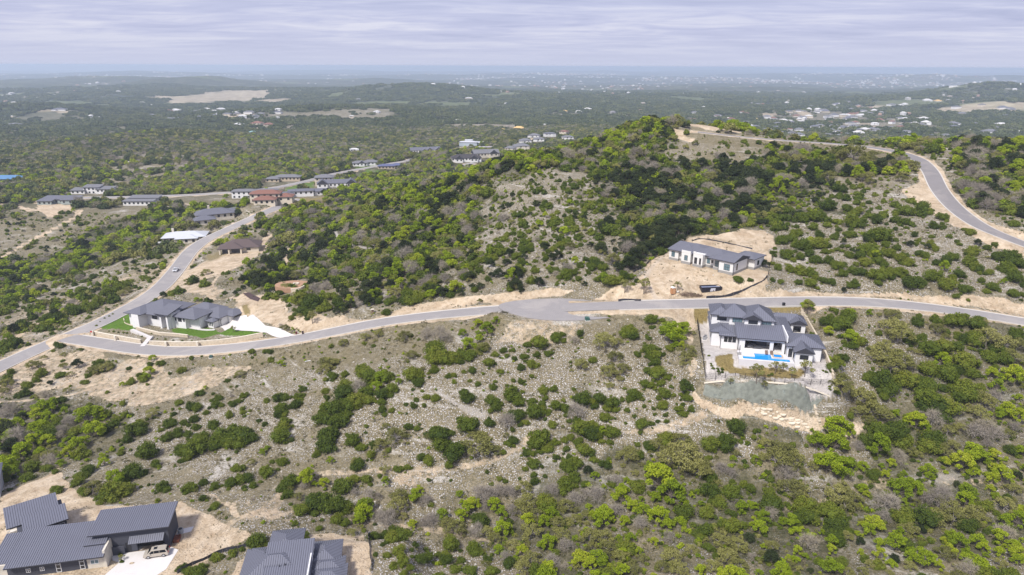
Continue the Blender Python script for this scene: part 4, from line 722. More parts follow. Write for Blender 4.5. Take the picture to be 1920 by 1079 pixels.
def dark_house():
    o = S_DARK; h = House('charcoal_house', 'charcoal and limestone house with four standing-seam metal shed roofs at the lower left', o.loc(), o.ang, group=None); h.seam = .42; h.wm = M_DARKW; h.fm = M_FRAMEW
    # garage block
    h.part('wall', [(-3.2, 6.3, -1, 10.6, 6.6, 5.2), (10.3, .3, -1, 10.6, 6.3, 5.4), (-3.2, 0, 3.3, 10.6, .3, 5.3), (-3.2, .3, -1, -2.9, 6.3, 5.2), (-3.2, 0, -1, 4.4, .3, 3.3), (9.6, 0, -1, 10.6, .3, 3.3), (4.4, 0, 2.75, 9.6, .3, 3.3)], M_DARKW)
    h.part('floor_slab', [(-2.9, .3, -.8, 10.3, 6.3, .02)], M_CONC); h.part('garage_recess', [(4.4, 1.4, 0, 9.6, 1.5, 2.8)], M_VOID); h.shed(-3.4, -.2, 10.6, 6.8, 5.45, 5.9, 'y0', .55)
    h.shed(3.4, -1.5, 9.9, 0, 2.95, 3.75, 'y0', .05, th=.12); h.part('entry_door', [(2.3, -.05, 0, 3.3, .0, 2.3)], M_FRAMEB); h.part('entry_screen', [(-.2, -.6, -.2, 2.2, -.45, 2.0)], M_DARKW)
    # the long low block in front, limestone at its right end
    h.vol(-17.6, -3.6, -3.4, 4.6, 3.1, m=M_DARKW); h.vol(-3.6, -3.7, -.3, 2.0, 3.05, m=M_LIME); h.part('stone_wall', [(-.5, -3.9, -1, -.1, 2.6, 3.9)], M_LIME); h.part('stone_wall', [(-20.2, -3.4, -1, -17.6, 2, 3.0)], M_LIME)
    h.shed(-17.3, -4.4, -.4, 4.8, 3.15, 5.0, 'y0', .3); h.shed(-20.4, -2.6, -16.8, 4.6, 3.05, 4.4, 'y0', .4); h.shed(-4.4, -1.6, -.6, 2.4, 4.0, 4.85, 'y0', .1)
    z = .5
    h.win('f', -3.7, -3.0, z + .5, 1.5, 1.0, 2, 1, gm=M_GLASSB); h.win('f', -3.6, -9.2, .1, .9, 2.6, 1, 3); h.win('f', -3.6, -5.0, .1, .9, 2.6, 1, 3); h.win('f', -3.6, -8.2, 2.15, 3.1, .5, 1, 1)
    h.win('f', -3.6, -12.0, .9, .8, .9, 2, 2); h.win('f', -3.6, -14.4, .9, .8, .9, 2, 2); h.win('l', -17.6, 0, .5, 2.4, 1.6)
    h.part('skylight', [(-20.9, -1.0, 2.6, -20.5, 2.6, 2.9)], M_FRAMEW); h.win('b', 6.6, 1, 2.5, 1, 1)
    # the turned block behind
    n0 = set(h.root.children); t = R(26)
    h.vol(0, 0, 8.4, 8.4, 3.9, m=M_DARKW); h.vol(-1.2, 1.5, 0, 8.0, 3.9, m=M_LIME); h.shed(1.4, -.5, 8.4, 3.8, 4.15, 5.1, 'y0', .45); h.shed(-1.2, 3.0, 7.2, 8.6, 4.3, 5.6, 'y0', .5)
    h.win('f', 0, 4.2, 2.6, 1.5, .5, 1, 1); h.win('f', 0, 6.2, 2.6, 1.8, .5, 1, 1); h.shed(-1.0, -4.2, 3.4, .6, 2.9, 4.0, 'x0', .2); h.vol(-.6, -4.0, 3.2, 0, 2.9, m=M_DARKW)
    for ch in set(h.root.children) - n0: ch.location = (-19.0, 5.2, 0); ch.rotation_euler = (0, 0, t)
    # slabs and yard
    drape('driveway', [o.w(*p) for p in ((-.4, -.2), (10.8, -.2), (12.4, -1.4), (11.4, -7.0), (9, -9.5), (-1.5, -9.5), (1.8, -3.0), (0.2, -2.0))], o.z, M_CONC, .06); drape('path', [o.w(*p) for p in ((10.8, 3.6), (13.6, 4.3), (13.8, 6.0), (10.8, 5.4))], o.z, M_CONC, .08)
    drape('path', [o.w(*p) for p in ((-9.4, 10.2), (-8.0, 12.4), (-5.6, 12.2), (-4.0, 4.6), (-5.6, 4.6), (-6.6, 10.6), (-7.6, 11.0), (-8.6, 10.0))], o.z, M_CONC, .08)
dark_house()

def hip_house():
    o = S_GREY; h = House('hip_roofed_house', 'white house under many charcoal metal hips beside the cleared clay yard at the bottom', o.loc(), o.ang); h.seam = .42; h.wm = M_WHITE; h.fm = M_FRAMEW
    p = at1(500, 1072); q = at1(590, 1050)
    h.vol(-3, 1.0, 9.0, 10, 3.2); h.hip(-3.2, .8, 8.6, 10.5, 3.3, .42, .5); h.shed(1.2, -.4, 9.2, 8.8, 3.7, 5.7, 'y0', .4); h.vol(1.4, 0, 9.3, 9.2, 3.8); h.part('clerestory_wall', [(9.1, -.4, 2, 9.35, 9.2, 5.0)], M_WHITE)
    V = [(9.36, -.4, 2.6), (9.36, 9.4, 2.6), (9.36, 9.0, 5.6), (9.36, -.4, 3.65), (9.1, -.4, 2.6), (9.1, 9.4, 2.6), (9.1, 9.0, 5.6), (9.1, -.4, 3.65)]
    mesh_obj('gable_wall', V, [(0, 1, 2, 3), (7, 6, 5, 4), (3, 2, 6, 7), (0, 3, 7, 4), (1, 5, 6, 2)], M_WHITE, h.root)
    for k in range(6): y = .2 + k * 1.4; h.win('r', 9.36, y, 2.75, 1.1, .7 + k * .30, 1, 1, fm=M_FRAMEW)
    h.hip(.8, 7.8, 6.6, 14.8, 3.9, .42, .4, axis='y'); h.hip(-2.2, 5.2, 2.6, 10.2, 3.7, .42, .4); h.vol(9.3, 1.2, 14.0, 11, 2.9); h.hip(8.6, 4.6, 14.2, 11.2, 3.0, .40, .5); h.hip(9.2, 2.2, 15.2, 6.2, 3.0, .38, .4); h.hip(9.2, -.8, 15.6, 4.0, 2.9, .34, .5)
    h.vol(9.4, -.4, 15.2, 4, 2.8); h.win('f', -.4, 10.4, .9, 2.2, 1.3, 2, 1, fm=M_FRAMEW); h.part('vent_pipe', [(3.6, 3.2, 4.2, 3.75, 3.35, 4.9), (4.6, 3.4, 4.2, 4.75, 3.55, 5.0)], M_FASCIA); h.part('downpipe', [(15.2, .8, 0, 15.3, .95, 2.6)], M_FRAMEW)
hip_house()
BLOCK = [wpoly('165 622 235 584 300 568 440 570 470 592 505 610 556 628 520 638 400 655 300 660 165 642'), wpoly('1300 600 1500 580 1566 716 1578 752 1500 760 1420 756 1318 742')]          # world polygons where nothing grows by itself
for s_, r_ in ((S_POOL, (-5, -12, 26, 24)), (S_UP, (-1, -2, 34, 13)), (S_LEFT, (-2, -8, 44, 14)), (S_DARK, (-24, -9, 17, 15)), (S_GREY, (-6, -2, 25, 16))): BLOCK.append(s_.rect(*r_))
for k, (p, a, w, d) in MIDSPOT.items():
    c, n = math.cos(a), math.sin(a); BLOCK.append([(p[0] + x * c - y * n, p[1] + x * n + y * c) for x, y in ((-w / 2 - 1, -6 if p[1] < 440 else -34), (w / 2 + 1, -6 if p[1] < 440 else -34), (w / 2 + 1, d + 1), (-w / 2 - 1, d + 1))])
# ------------------------------------------------------------------ houses of the valley
def mid_house(key, name, label, vols, wm, rm, wins=True, pitch=.4, group='houses of the valley subdivision', extra=None):
    """vols: (x0, y0, x1, y1, eave, roof kind)"""
    p, a, w, d = MIDSPOT[key]; h = House(name, label, (p[0], p[1], p[2] + .1), a, group=group); h.wm = wm; h.rm = rm
    for i, v in enumerate(vols):
        x0, y0, x1, y1, e, kind = v[:6]; h.vol(x0, y0, x1, y1, e, -2.5 if i == 0 else -1.8 - .03 * i)
        if kind == 'hip': h.hip(x0, y0, x1, y1, e, pitch, .7)
        elif kind == 'gx': h.hip(x0, y0, x1, y1, e, pitch * 1.5, .4, axis='x', gable=('x0', 'x1')); h.gwall(y0, y1, x1, e, pitch * 1.5, 'x'); h.gwall(y0, y1, x0 + .3, e, pitch * 1.5, 'x')
        elif kind == 'gy': h.hip(x0, y0, x1, y1, e, pitch * 1.9, .35, axis='y', gable=('y0', 'y1')); h.gwall(x0, x1, y0, e, pitch * 1.9)
        elif kind == 'shed': h.shed(x0, y0, x1, y1, e, e + (y1 - y0) * .14, 'y0', .7)
        elif kind == 'shedx': h.shed(x0, y0, x1, y1, e, e + (x1 - x0) * .12, 'x0', .7)
        if wins:
            n = max(1, int((x1 - x0) / 3.4))
            for k in range(n):
                u = x0 + (k + .5) * (x1 - x0) / n - .7; zz = e - 2.4
                h.win('f', y0, u, zz, 1.5, 1.6, 2, 1, t=.12)
                if e > 5: h.win('f', y0, u, zz - 3.0, 1.5, 1.6, 2, 1, t=.12)
            if y1 - y0 > 5: h.win('r', x1, y0 + 1.5, e - 2.4, 1.4, 1.6, t=.12)
    if extra: extra(h)
    return h
def chim(x, y, z): return lambda h: h.part('chimney', [(x, y, z - 3, x + 1.2, y + 1.2, z)], M_CREAM)
def brown_x(h):
    h.part('porch_post', [(-9.6, -3.2, -1.5, -8.8, -2.4, 2.9), (-4.8, -3.2, -1.5, -4.0, -2.4, 2.9), (1.6, -3.2, -1.5, 2.4, -2.4, 2.9)], M_CREAM); h.door('f', .0, -8.4, 0, 3.4, 2.4, M_DOOR); h.door('f', .0, -3.6, 0, 5, 2.4, M_DOOR); h.hip(-10.2, -3.2, 3, 8, 3.1, .42, .3)
mid_house('brown', 'brown_roofed_house', 'cream house with a big brown shingled hip roof beside the sandy drive', [(-8.5, 0, 11, 13, 3.0, 'hip')], M_CREAM, M_SHINGB, wins=False, pitch=.48, group=None, extra=lambda h: (brown_x(h), h.win('f', 0, 4.5, 1.0, 2.2, 1.4, 2, 1)))
mid_house('white_roof', 'pale_roofed_house', 'house with a pale metal hip roof and white porch left of the curving road', [(-12, 0, 12, 14, 3.2, 'hip'), (-4, -3, 8, 6, 3.0, 'hip')], M_LIME, M_LIGHTROOF, pitch=.30, group=None, extra=lambda h: (h.part('chimney', [(-8, 9, 2, -6.8, 10, 7)], M_LIME), h.part('porch_rail', [(-14, -2, .6, -9, -1.9, 1.6)], M_FRAMEW)))
mid_house('court', 'courtyard_house', 'white house with charcoal hips, detached garage and round drive above the pale-roofed house', [(-12, 0, 0, 9, 3.2, 'hip'), (-10, 11, 13, 24, 4.2, 'hip'), (8, 14, 21, 24, 3.8, 'hip'), (14, 22, 24, 29, 3.6, 'hip')], M_LIME, M_SHING, pitch=.40, group=None, extra=chim(-2, 17, 9))
mid_house('west_grey', 'grey_board_house', 'long grey house with stacked low shed roofs at the left edge of the valley', [(-14, 2, 14, 12, 3.4, 'shed'), (-14, -3, -3, 3, 3.0, 'shed'), (4, -2, 14, 5, 3.6, 'shed')], M_SAGE, M_SHING, group=None)
mid_house('west_white', 'white_modern_house', 'white flat-fronted house with grey shed roofs beyond the grey house at the left', [(-18, 0, -6, 9, 3.2, 'shed'), (-8, 2, 6, 11, 5.6, 'shed'), (4, 0, 18, 9, 4.2, 'shed')], M_WHITE, M_SHINGG, group=None)
mid_house('west_unfinished', 'shed_roofed_house', 'white unfinished house with two sloping grey roofs where the valley road begins', [(-13, 0, 11, 8, 3.6, 'shed'), (-11, 7, 12, 15, 5.0, 'shed')], M_WHITE2, M_SHINGG, group=None)
mid_house('blue_wrap', 'blue_roofed_house', 'unfinished house with bright blue wrapped roof cut by the left edge of the picture', [(-14, 0, 14, 10, 3.6, 'hip'), (-4, -4, 10, 4, 3.2, 'hip')], M_SAGE, M_BLUEROOF, group=None)
mid_house('red_tile', 'red_tiled_house', 'cream two-storey villa with red tiled roofs among green trees', [(-12, 6, 8, 16, 6.4, 'hip'), (-8, -2, 6, 8, 3.6, 'hip'), (6, 6, 16, 16, 4.0, 'hip')], M_CREAM, M_SHINGR, group=None, pitch=.36)
mid_house('tile_behind', 'long_white_house', 'long white two-storey house with low grey hips right behind the red-tiled villa', [(-16, 0, 4, 10, 5.8, 'hip'), (2, 2, 20, 12, 5.6, 'hip')], M_WHITE, M_SHINGG, group=None, pitch=.25)
mid_house('grey_modern', 'low_modern_house', 'white house with layered low dark roofs right of the red-tiled villa', [(-16, 0, -4, 10, 3.4, 'hip'), (-8, 4, 12, 14, 4.6, 'hip'), (6, 6, 22, 14, 3.4, 'shed')], M_WHITE, M_SHING, group=None, pitch=.22)
mid_house('stone_low', 'low_stone_house', 'low tan stone house with grey hip roof at the edge of the dark wood', [(-15, 0, -2, 10, 3.2, 'hip'), (-8, 4, 17, 15, 4.2, 'hip')], M_TAN, M_SHINGG, group=None, pitch=.34)
mid_house('tower', 'tower_house', 'tall cream two-storey house with square hip roof by the valley turning circle', [(-8, 6, 8, 18, 8.0, 'hip')], M_CREAM, M_SHINGG, group=None, pitch=.35)
mid_house('tower_wing', 'gabled_white_house', 'white house with steep dark gables just in front of the tall cream house', [(-17, -4, -8, 6, 4.2, 'gy'), (-14, 0, 14, 9, 4.0, 'gx'), (8, -4, 17, 8, 4.0, 'gy')], M_WHITE, M_SHING, group=None)
mid_house('valley_white', 'white_stone_house', 'white stone house with grey hipped roofs above the bright lawn', [(-12, 0, 4, 10, 3.6, 'hip'), (0, 3, 16, 13, 4.0, 'hip'), (-5, -3, 1, 5, 3.8, 'gy')], M_WHITE, M_SHINGG, group=None)
mid_house('valley_blue', 'low_blue_roofed_house', 'low tan house with slate-blue hip roof beside the road in the valley', [(-12, 0, 6, 10, 3.0, 'hip'), (2, 2, 14, 12, 3.4, 'hip')], M_TAN, mat('slate_blue_roof', (.10, .11, .20), .8, .1, 1.5), group=None, pitch=.34)
mid_house('gabled', 'manor_house', 'white manor with steep grey roof and three pointed gables along the far road', [(-22, 4, 22, 16, 5.0, 'gx'), (0, -4, 8, 8, 5.6, 'gy'), (12, -4, 22, 8, 5.4, 'gy'), (-6, 0, 0, 6, 4.4, 'gy')], M_WHITE, M_SHING, group=None)
mid_house('barn', 'metal_building', 'pale blue-grey metal building with low roofs at the end of the far road', [(-16, 0, 12, 16, 5.4, 'hip'), (10, 4, 26, 14, 4.2, 'shed')], mat('pale_blue_metal', (.38, .43, .48), .6), M_LIGHTROOF, group=None, pitch=.18, wins=False, extra=lambda h: h.part('roof_monitor', [(-8, 6, 5.4, 4, 12, 9)], M_LIGHTROOF))
mid_house('slab', 'pale_flat_house', 'house with wide flat whitish roof right of the metal building', [(-18, 0, 18, 12, 3.4, 'hip')], M_WHITE2, mat('pale_shingle', (.36, .33, .34), .9, .1, 1), group=None, pitch=.12)
mid_house('dark_hip', 'dark_hipped_house', 'white house with very dark hip roof at the end of the lower valley road', [(-16, 2, 16, 16, 4.6, 'hip'), (-12, -2, -4, 6, 4.0, 'gy'), (4, -2, 12, 6, 4.2, 'gy')], M_WHITE, M_DARKROOF, group=None, pitch=.44)
mid_house('frame_grey', 'grey_gabled_house', 'grey unfinished house with steep pale gables behind the hill shoulder', [(-15, 4, 15, 16, 5.0, 'gx'), (2, 0, 12, 8, 5.0, 'gy')], M_LIME, M_SHINGG, group=None)
# the far subdivisions: one small house each, straight on the plain
FAR = [  # px, py of the base, width m, roof colour, wall, description
 (985,268,22,'g','w',"grey-roofed white house in the cluster left of the summit"),(1010,266,20,'g','w',"second grey roof in the cluster left of the summit"),(1000,258,22,'g','w',"upper grey house of the cluster left of the summit"),(1032,257,22,'d','w',"dark-roofed house in the cluster behind the left shoulder"),(1056,253,18,'r','c',"red-roofed house in the cluster behind the left shoulder"),(1065,262,22,'g','w',"white house at the right end of the shoulder cluster"),(1020,237,14,'w','w',"lone white house in the wood above the shoulder cluster"),
 (972,244,26,'o','o',"orange sheathed house frame left of the summit"),(942,248,10,'o','o',"small orange sheathed frame beside the larger one"),(978,282,26,'g','l',"grey stone house half hidden by the hill's left shoulder"),(955,286,16,'g','l',"small grey house under the hill's left shoulder"),
 (1300,228,18,'r','w',"red-roofed house just over the summit road"),(1345,232,20,'g','c',"cream house over the summit road"),(1372,226,24,'r','c',"wide red-roofed house over the summit road"),(1415,226,20,'y','w',"yellow-roofed house over the ridge"),(1400,232,18,'g','w',"grey house left of the yellow-roofed one"),(1440,222,18,'g','w',"grey-roofed house right of the yellow-roofed one"),(1470,228,18,'w','w',"white house in the middle of the right-hand suburb"),(1485,234,20,'g','w',"long grey house of the right-hand suburb"),
 (1450,205,14,'w','w',"white house beside the pale street on the rise"),(1462,202,14,'w','w',"second white house beside the pale street"),(1480,206,14,'g','c',"cream house below the pale street"),(1535,196,20,'r','c',"brown-roofed house on the rise"),(1520,202,14,'g','w',"grey house on the rise"),(1565,193,22,'w','w',"large white house on the rise"),(1575,198,20,'w','w',"white house row on the rise"),(1590,194,16,'g','c',"cream house at the end of the rise"),(1545,210,20,'g','w',"grey house under the rise"),(1610,201,14,'g','c',"cream house right of the rise"),
 (1600,216,22,'r','c',"red-roofed house in the middle of the suburb"),(1618,218,22,'w','w',"white house beside the red-roofed one in the suburb"),(1555,222,18,'g','w',"grey house left of the red roof"),(1580,229,18,'g','w',"grey house under the red roof"),(1640,235,18,'w','w',"white house in the lower suburb"),(1625,246,22,'w','c',"pink-walled house in the lower suburb"),(1602,240,18,'g','w',"grey house of the lower suburb"),(1565,238,16,'g','w',"grey house with white gable in the lower suburb"),(1530,242,20,'d','w',"dark-roofed house in the lower suburb"),(1575,254,16,'r','c',"small red-roofed house behind the ridge road trees"),(1610,254,24,'w','w',"long white house behind the ridge road trees"),(1660,252,22,'g','w',"grey house behind the ridge road trees"),(1700,250,18,'g','w',"grey house right behind the ridge trees"),(1500,258,18,'g','w',"grey house left behind the ridge trees"),(1440,248,22,'g','w',"pale house close behind the ridge road"),(1535,250,18,'g','w',"pale house behind the ridge road oak"),
 (1670,214,24,'w','c',"cream long house in the wood right of the suburb"),(1690,200,16,'w','w',"white house at the foot of the far conical hill"),(1698,197,14,'w','w',"white twin house at the foot of the far conical hill"),(1740,190,20,'w','w',"white villa row under the far conical hill"),(1760,191,18,'y','c',"yellow graded house under the far conical hill"),(1735,226,20,'w','c',"cream house in the right valley"),(1760,232,18,'g','w',"grey house in the right valley"),(1790,236,22,'g','w',"wide grey house in the right valley"),(1775,247,26,'g','w',"big grey-roofed house left of the right-hand street"),(1880,238,24,'w','w',"pale roofed house at the right"),(1860,252,30,'g','w',"long grey house beside the right-hand street"),(1905,250,22,'w','w',"white house at the right edge"),(1845,266,22,'g','w',"grey house in front of the right-hand street"),(1915,213,16,'r','c',"red house at the right edge"),(1800,178,16,'w','w',"white villa on the conical hill"),(1790,164,30,'w','w',"white villa near the top of the conical hill"),
 (1680,158,24,'w','w',"slim white tower far off over the suburb"),(1668,152,30,'w','w',"distant white block under the skyline right"),
 (470,213,22,'g','w',"grey roof in the clearing of the left suburb"),(455,211,20,'g','w',"second grey roof in the left suburb"),(440,214,20,'w','w',"white house of the left suburb"),(400,212,20,'w','w',"white row end of the left suburb"),(385,208,20,'w','w',"long white row in the left suburb"),(415,208,20,'w','w',"right white row in the left suburb"),(370,210,18,'w','c',"cream row in the left suburb"),(350,211,18,'g','w',"grey roof at the left of the suburb"),(330,210,18,'w','w',"white house at the left of the suburb"),(395,220,18,'g','w',"grey house below the white rows"),(425,218,20,'g','c',"cream house below the white rows"),(455,222,20,'w','w',"white house in front of the left suburb"),(300,204,18,'w','c',"cream house left of the suburb"),(280,200,20,'w','w',"white house above the left suburb"),
 (446,236,22,'w','w',"white villa below the left suburb"),(480,236,26,'r','c',"tan villa below the left suburb"),(505,237,24,'r','c',"second tan villa below the left suburb"),(600,240,12,'w','w',"small white gable house by the field"),(475,252,18,'b','w',"white house with blue-green round roof in the wood"),(450,254,20,'w','w',"low white outbuildings beside the blue-green roof"),(298,238,24,'w','w',"white steep-roofed house in the left wood"),(165,220,20,'w','w',"white house in the left wood"),(180,224,22,'w','w',"second white house in the left wood"),(110,208,26,'d','w',"long dark house in the sandy clearing"),(15,220,26,'w','c',"pale house at the far left edge"),(25,238,24,'g','w',"grey house under the pale one at the left edge"),(100,245,22,'w','w',"low white house in the left wood below the clearing"),(265,196,20,'w','w',"white house on the far left hill foot"),
 (665,286,14,'w','w',"white house at the left end of the hill road"),(520,208,16,'w','w',"white house on the terrace far centre"),(768,206,18,'w','w',"white cross-shaped house in the centre distance"),(705,212,16,'w','w',"white house on the wooded rise, centre left"),(745,200,16,'w','w',"white roof at the end of the green field"),(950,195,22,'w','w',"white roof beside the orange-tan clearing"),(880,186,20,'w','c',"cream roofs in the centre distance"),(870,161,26,'w','w',"white villa on the far hill centre"),(780,164,26,'w','w',"white house on the far hill crest"),(832,163,26,'w','w',"bright white villa on the far hill crest"),(925,147,44,'w','w',"long white shed far in the centre"),(892,148,44,'w','w',"white shed far left of the centre one"),(1140,166,18,'w','w',"white speck of a house right of centre"),(1100,208,20,'w','c',"cream house above the hill summit"),(1085,212,20,'w','w',"white house above the hill summit"),(1205,209,26,'w','w',"long white house over the summit trees"),(1205,185,24,'w','w',"white barn far over the summit"),(1500,150,40,'w','w',"slim white block in the far right suburb"),(1415,152,40,'w','c',"pale block in the far suburb"),(1360,148,40,'w','c',"pale blocks over the summit skyline"),(860,230,14,'w','w',"white hut in the centre wood"),(660,222,12,'w','c',"cream hut by the winding track"),(1060,212,14,'y','c',"tan cleared house right of centre")]
RC = {'g': M_SHINGG, 'd': M_SHING, 'r': M_SHINGR, 'w': mat('far_pale_roof', (.55, .54, .53), .8), 'y': M_OSB, 'o': M_OSB, 'b': mat('aqua_roof', (.30, .50, .50), .7)}; WC = {'w': M_WHITE, 'c': M_CREAM, 'o': M_OSB, 'l': M_LIME}
def far_houses():
    g = np.random.default_rng(17); P = at([f[0] for f in FAR], [f[1] for f in FAR])
    for (px, py, w, rc, wc, lab), p in zip(FAR, P):
        d = np.hypot(p[0], p[1]); w = w * min(1.5, max(.9, d / 1900)); dp = w * g.uniform(.5, .75); e = (7.5 if 'tower' in lab or 'block' in lab else g.choice([3.6, 4.4, 6.2])); a = g.uniform(-.5, .5)
        if 'slim' in lab: w *= .35; e = 28; dp = w
        h = House('distant_house', lab, (p[0], p[1], p[2]), a, group='distant houses in the far suburbs'); h.wm = WC[wc]; h.rm = RC[rc]
        h.vol(-w / 2, 0, w / 2, dp, e, -4)
        if rc == 'w' and w > 30 or 'slim' in lab: h.hip(-w / 2, 0, w / 2, dp, e, .1, .2)
        else:
            h.hip(-w / 2, 0, w / 2, dp, e, g.uniform(.32, .5), .6)
            s = g.choice([-1, 1]); x0 = (.12 if s > 0 else -.48) * w; h.vol(x0, -dp * .35, x0 + w * .36, dp * .5, e - .3, -4.1); h.hip(x0, -dp * .35, x0 + w * .36, dp * .6, e - .3, .5, .4, axis='y')
        if d < 2300: 
            for k in range(3): h.win('f', -dp * .35 if False else 0, -w / 2 + w * (k + .35) / 3.2, e - 2.3, 1.8, 1.6, t=.2)
far_houses()
def suburb_fill():
    # the many small houses of the far right suburb and the left one, too small to tell their parts
    g = np.random.default_rng(23); spots = [(1300, 1700, 196, 262, 110, 'small pale house among the trees of the far right suburb'), (1700, 1915, 190, 262, 26, 'small house in the wooded valley at the far right'), (280, 520, 200, 226, 28, 'small house of the suburb below the pale clearing at the far left')]
    for x0, x1, y0, y1, n, lab in spots:
        px = g.uniform(x0, x1, n); py = y0 + (y1 - y0) * g.random(n) ** .8; P = at(px, py); k = 0
        for p in P:
            d = np.hypot(p[0], p[1])
            if d < 900: continue
            w = g.uniform(13, 22) * min(1.5, max(.9, d / 1900)); dp = w * g.uniform(.5, .8); e = g.choice([3.5, 4.5, 6.5]); rk = g.choice(['g', 'g', 'w', 'r', 'd', 'g']); h = House('distant_house', {'g': 'grey-roofed ', 'w': 'white-roofed ', 'r': 'red-roofed ', 'd': 'dark-roofed '}[rk] + lab, tuple(p), g.uniform(-.6, .6), group=lab.replace('small pale house', 'small pale houses').replace('small house', 'small houses')); h.wm = WC[g.choice(['w', 'w', 'c'])]; h.rm = RC[rk]
            h.vol(-w / 2, 0, w / 2, dp, e, -4); h.hip(-w / 2, 0, w / 2, dp, e, g.uniform(.3, .5), .6)
suburb_fill()
BLOCK += [[(h.location.x + dx, h.location.y + dy) for dx, dy in ((-16, -70), (16, -70), (16, 14), (-16, 14))] for h in SC.objects if h.name.startswith('distant_house') and h.location.y < 3600]

def rooftops():
    # roofs and walls beyond counting, out to the horizon
    n = 46000; a = rng.uniform(-R(41), R(41), n); r = np.sqrt(rng.uniform(1100 ** 2, 15000 ** 2, n)); X = r * np.sin(a); Y = r * np.cos(a); M = build_masks(X, Y); keep = rng.random(n) < np.clip(M['u'] * 1.1, 0, 1) * .34 * np.interp(r, [1100, 2500], [.35, 1]) + .004 * (r > 2200); X, Y, r = X[keep], Y[keep], r[keep]
    ms = []
    for i, (c, h) in enumerate((((.48, .47, .46), .34), ((.40, .35, .30), .3), ((.60, .59, .58), .5), ((.30, .29, .30), .3), ((.40, .26, .20), .3))):
        V, F = box_vf(-.5, -.3, -.2, .5, .3, h * .7); V += [(-.5, -.3, h * .7), (.5, -.3, h * .7), (.5, .3, h * .7), (-.5, .3, h * .7), (-.25, 0, h), (.25, 0, h)]; F += [(8, 9, 13, 12), (9, 10, 13), (10, 11, 12, 13), (11, 8, 12)]
        me = bpy.data.meshes.new('roof'); me.from_pydata(V, [], F); me.materials.append(mat('far_wall', c, .8)); ms.append(me)
    scatter('far_rooftops', ms, np.c_[X, Y, height(X, Y) + np.interp(r, [1100, 3000], [1.0, 3.5])], rng.uniform(12, 21, len(X)) * np.interp(r, [1100, 2500, 9000, 15000], [.75, 1, 1.5, 2.2]))
# ------------------------------------------------------------------ plants
def leaf_material(name, ramp_cols, transl=.18, rough=.75):
    m = bpy.data.materials.new(name); m.use_nodes = True; nt = m.node_tree; N = nt.nodes.new; L = nt.links.new; b = nt.nodes['Principled BSDF']; out = nt.nodes['Material Output']
    b.inputs['Roughness'].default_value = rough; b.inputs['Specular IOR Level'].default_value = .15
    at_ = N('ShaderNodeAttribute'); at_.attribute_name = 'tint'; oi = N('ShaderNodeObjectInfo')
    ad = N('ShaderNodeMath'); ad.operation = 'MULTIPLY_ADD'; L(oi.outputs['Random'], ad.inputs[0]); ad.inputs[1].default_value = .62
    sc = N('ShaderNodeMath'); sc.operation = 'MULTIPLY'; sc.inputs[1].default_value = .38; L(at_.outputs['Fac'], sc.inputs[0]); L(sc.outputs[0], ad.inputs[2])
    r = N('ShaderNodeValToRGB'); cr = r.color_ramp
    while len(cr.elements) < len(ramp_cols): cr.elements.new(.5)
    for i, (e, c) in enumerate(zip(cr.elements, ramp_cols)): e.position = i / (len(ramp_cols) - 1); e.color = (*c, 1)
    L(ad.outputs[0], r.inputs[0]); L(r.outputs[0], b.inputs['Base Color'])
    if transl:
        t = N('ShaderNodeBsdfTranslucent'); L(r.outputs[0], t.inputs[0]); mx = N('ShaderNodeMixShader'); mx.inputs[0].default_value = transl; L(b.outputs[0], mx.inputs[1]); L(t.outputs[0], mx.inputs[2]); L(mx.outputs[0], out.inputs[0])
    return m
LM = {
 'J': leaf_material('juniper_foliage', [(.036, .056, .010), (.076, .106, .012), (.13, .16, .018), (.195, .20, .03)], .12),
 'K': leaf_material('shade_toned_cedar_foliage', [(.018, .026, .010), (.028, .040, .013), (.042, .056, .018), (.065, .075, .026)], .06),  # dark cedar green, with shade of the wood also put into the colour
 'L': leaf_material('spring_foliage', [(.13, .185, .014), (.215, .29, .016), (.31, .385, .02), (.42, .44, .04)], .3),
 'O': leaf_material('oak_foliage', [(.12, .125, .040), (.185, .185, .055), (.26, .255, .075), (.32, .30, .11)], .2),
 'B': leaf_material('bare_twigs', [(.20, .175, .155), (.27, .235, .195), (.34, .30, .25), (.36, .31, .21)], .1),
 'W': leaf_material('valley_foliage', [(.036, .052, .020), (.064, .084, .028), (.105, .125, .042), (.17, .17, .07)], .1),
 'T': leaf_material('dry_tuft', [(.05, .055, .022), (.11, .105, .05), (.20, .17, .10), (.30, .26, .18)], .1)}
M_BARK = mat('bark', (.15, .125, .105), .95, .2, 6); M_BARKG = mat('grey_bark', (.30, .27, .25), .95, .2, 6)
def _rot_quads(C, Nn, size, asp, g):
    n = len(C); a = g.normal(size=(n, 3)); t = np.cross(Nn, a); t /= np.linalg.norm(t, axis=1)[:, None] + 1e-9; b = np.cross(Nn, t)
    s = size[:, None] * .5; return C + (t * asp + b * .2) * s, C + (b - t * .25) * s, C + (-t * asp - b * .1) * s, C + (-b + t * .15) * s
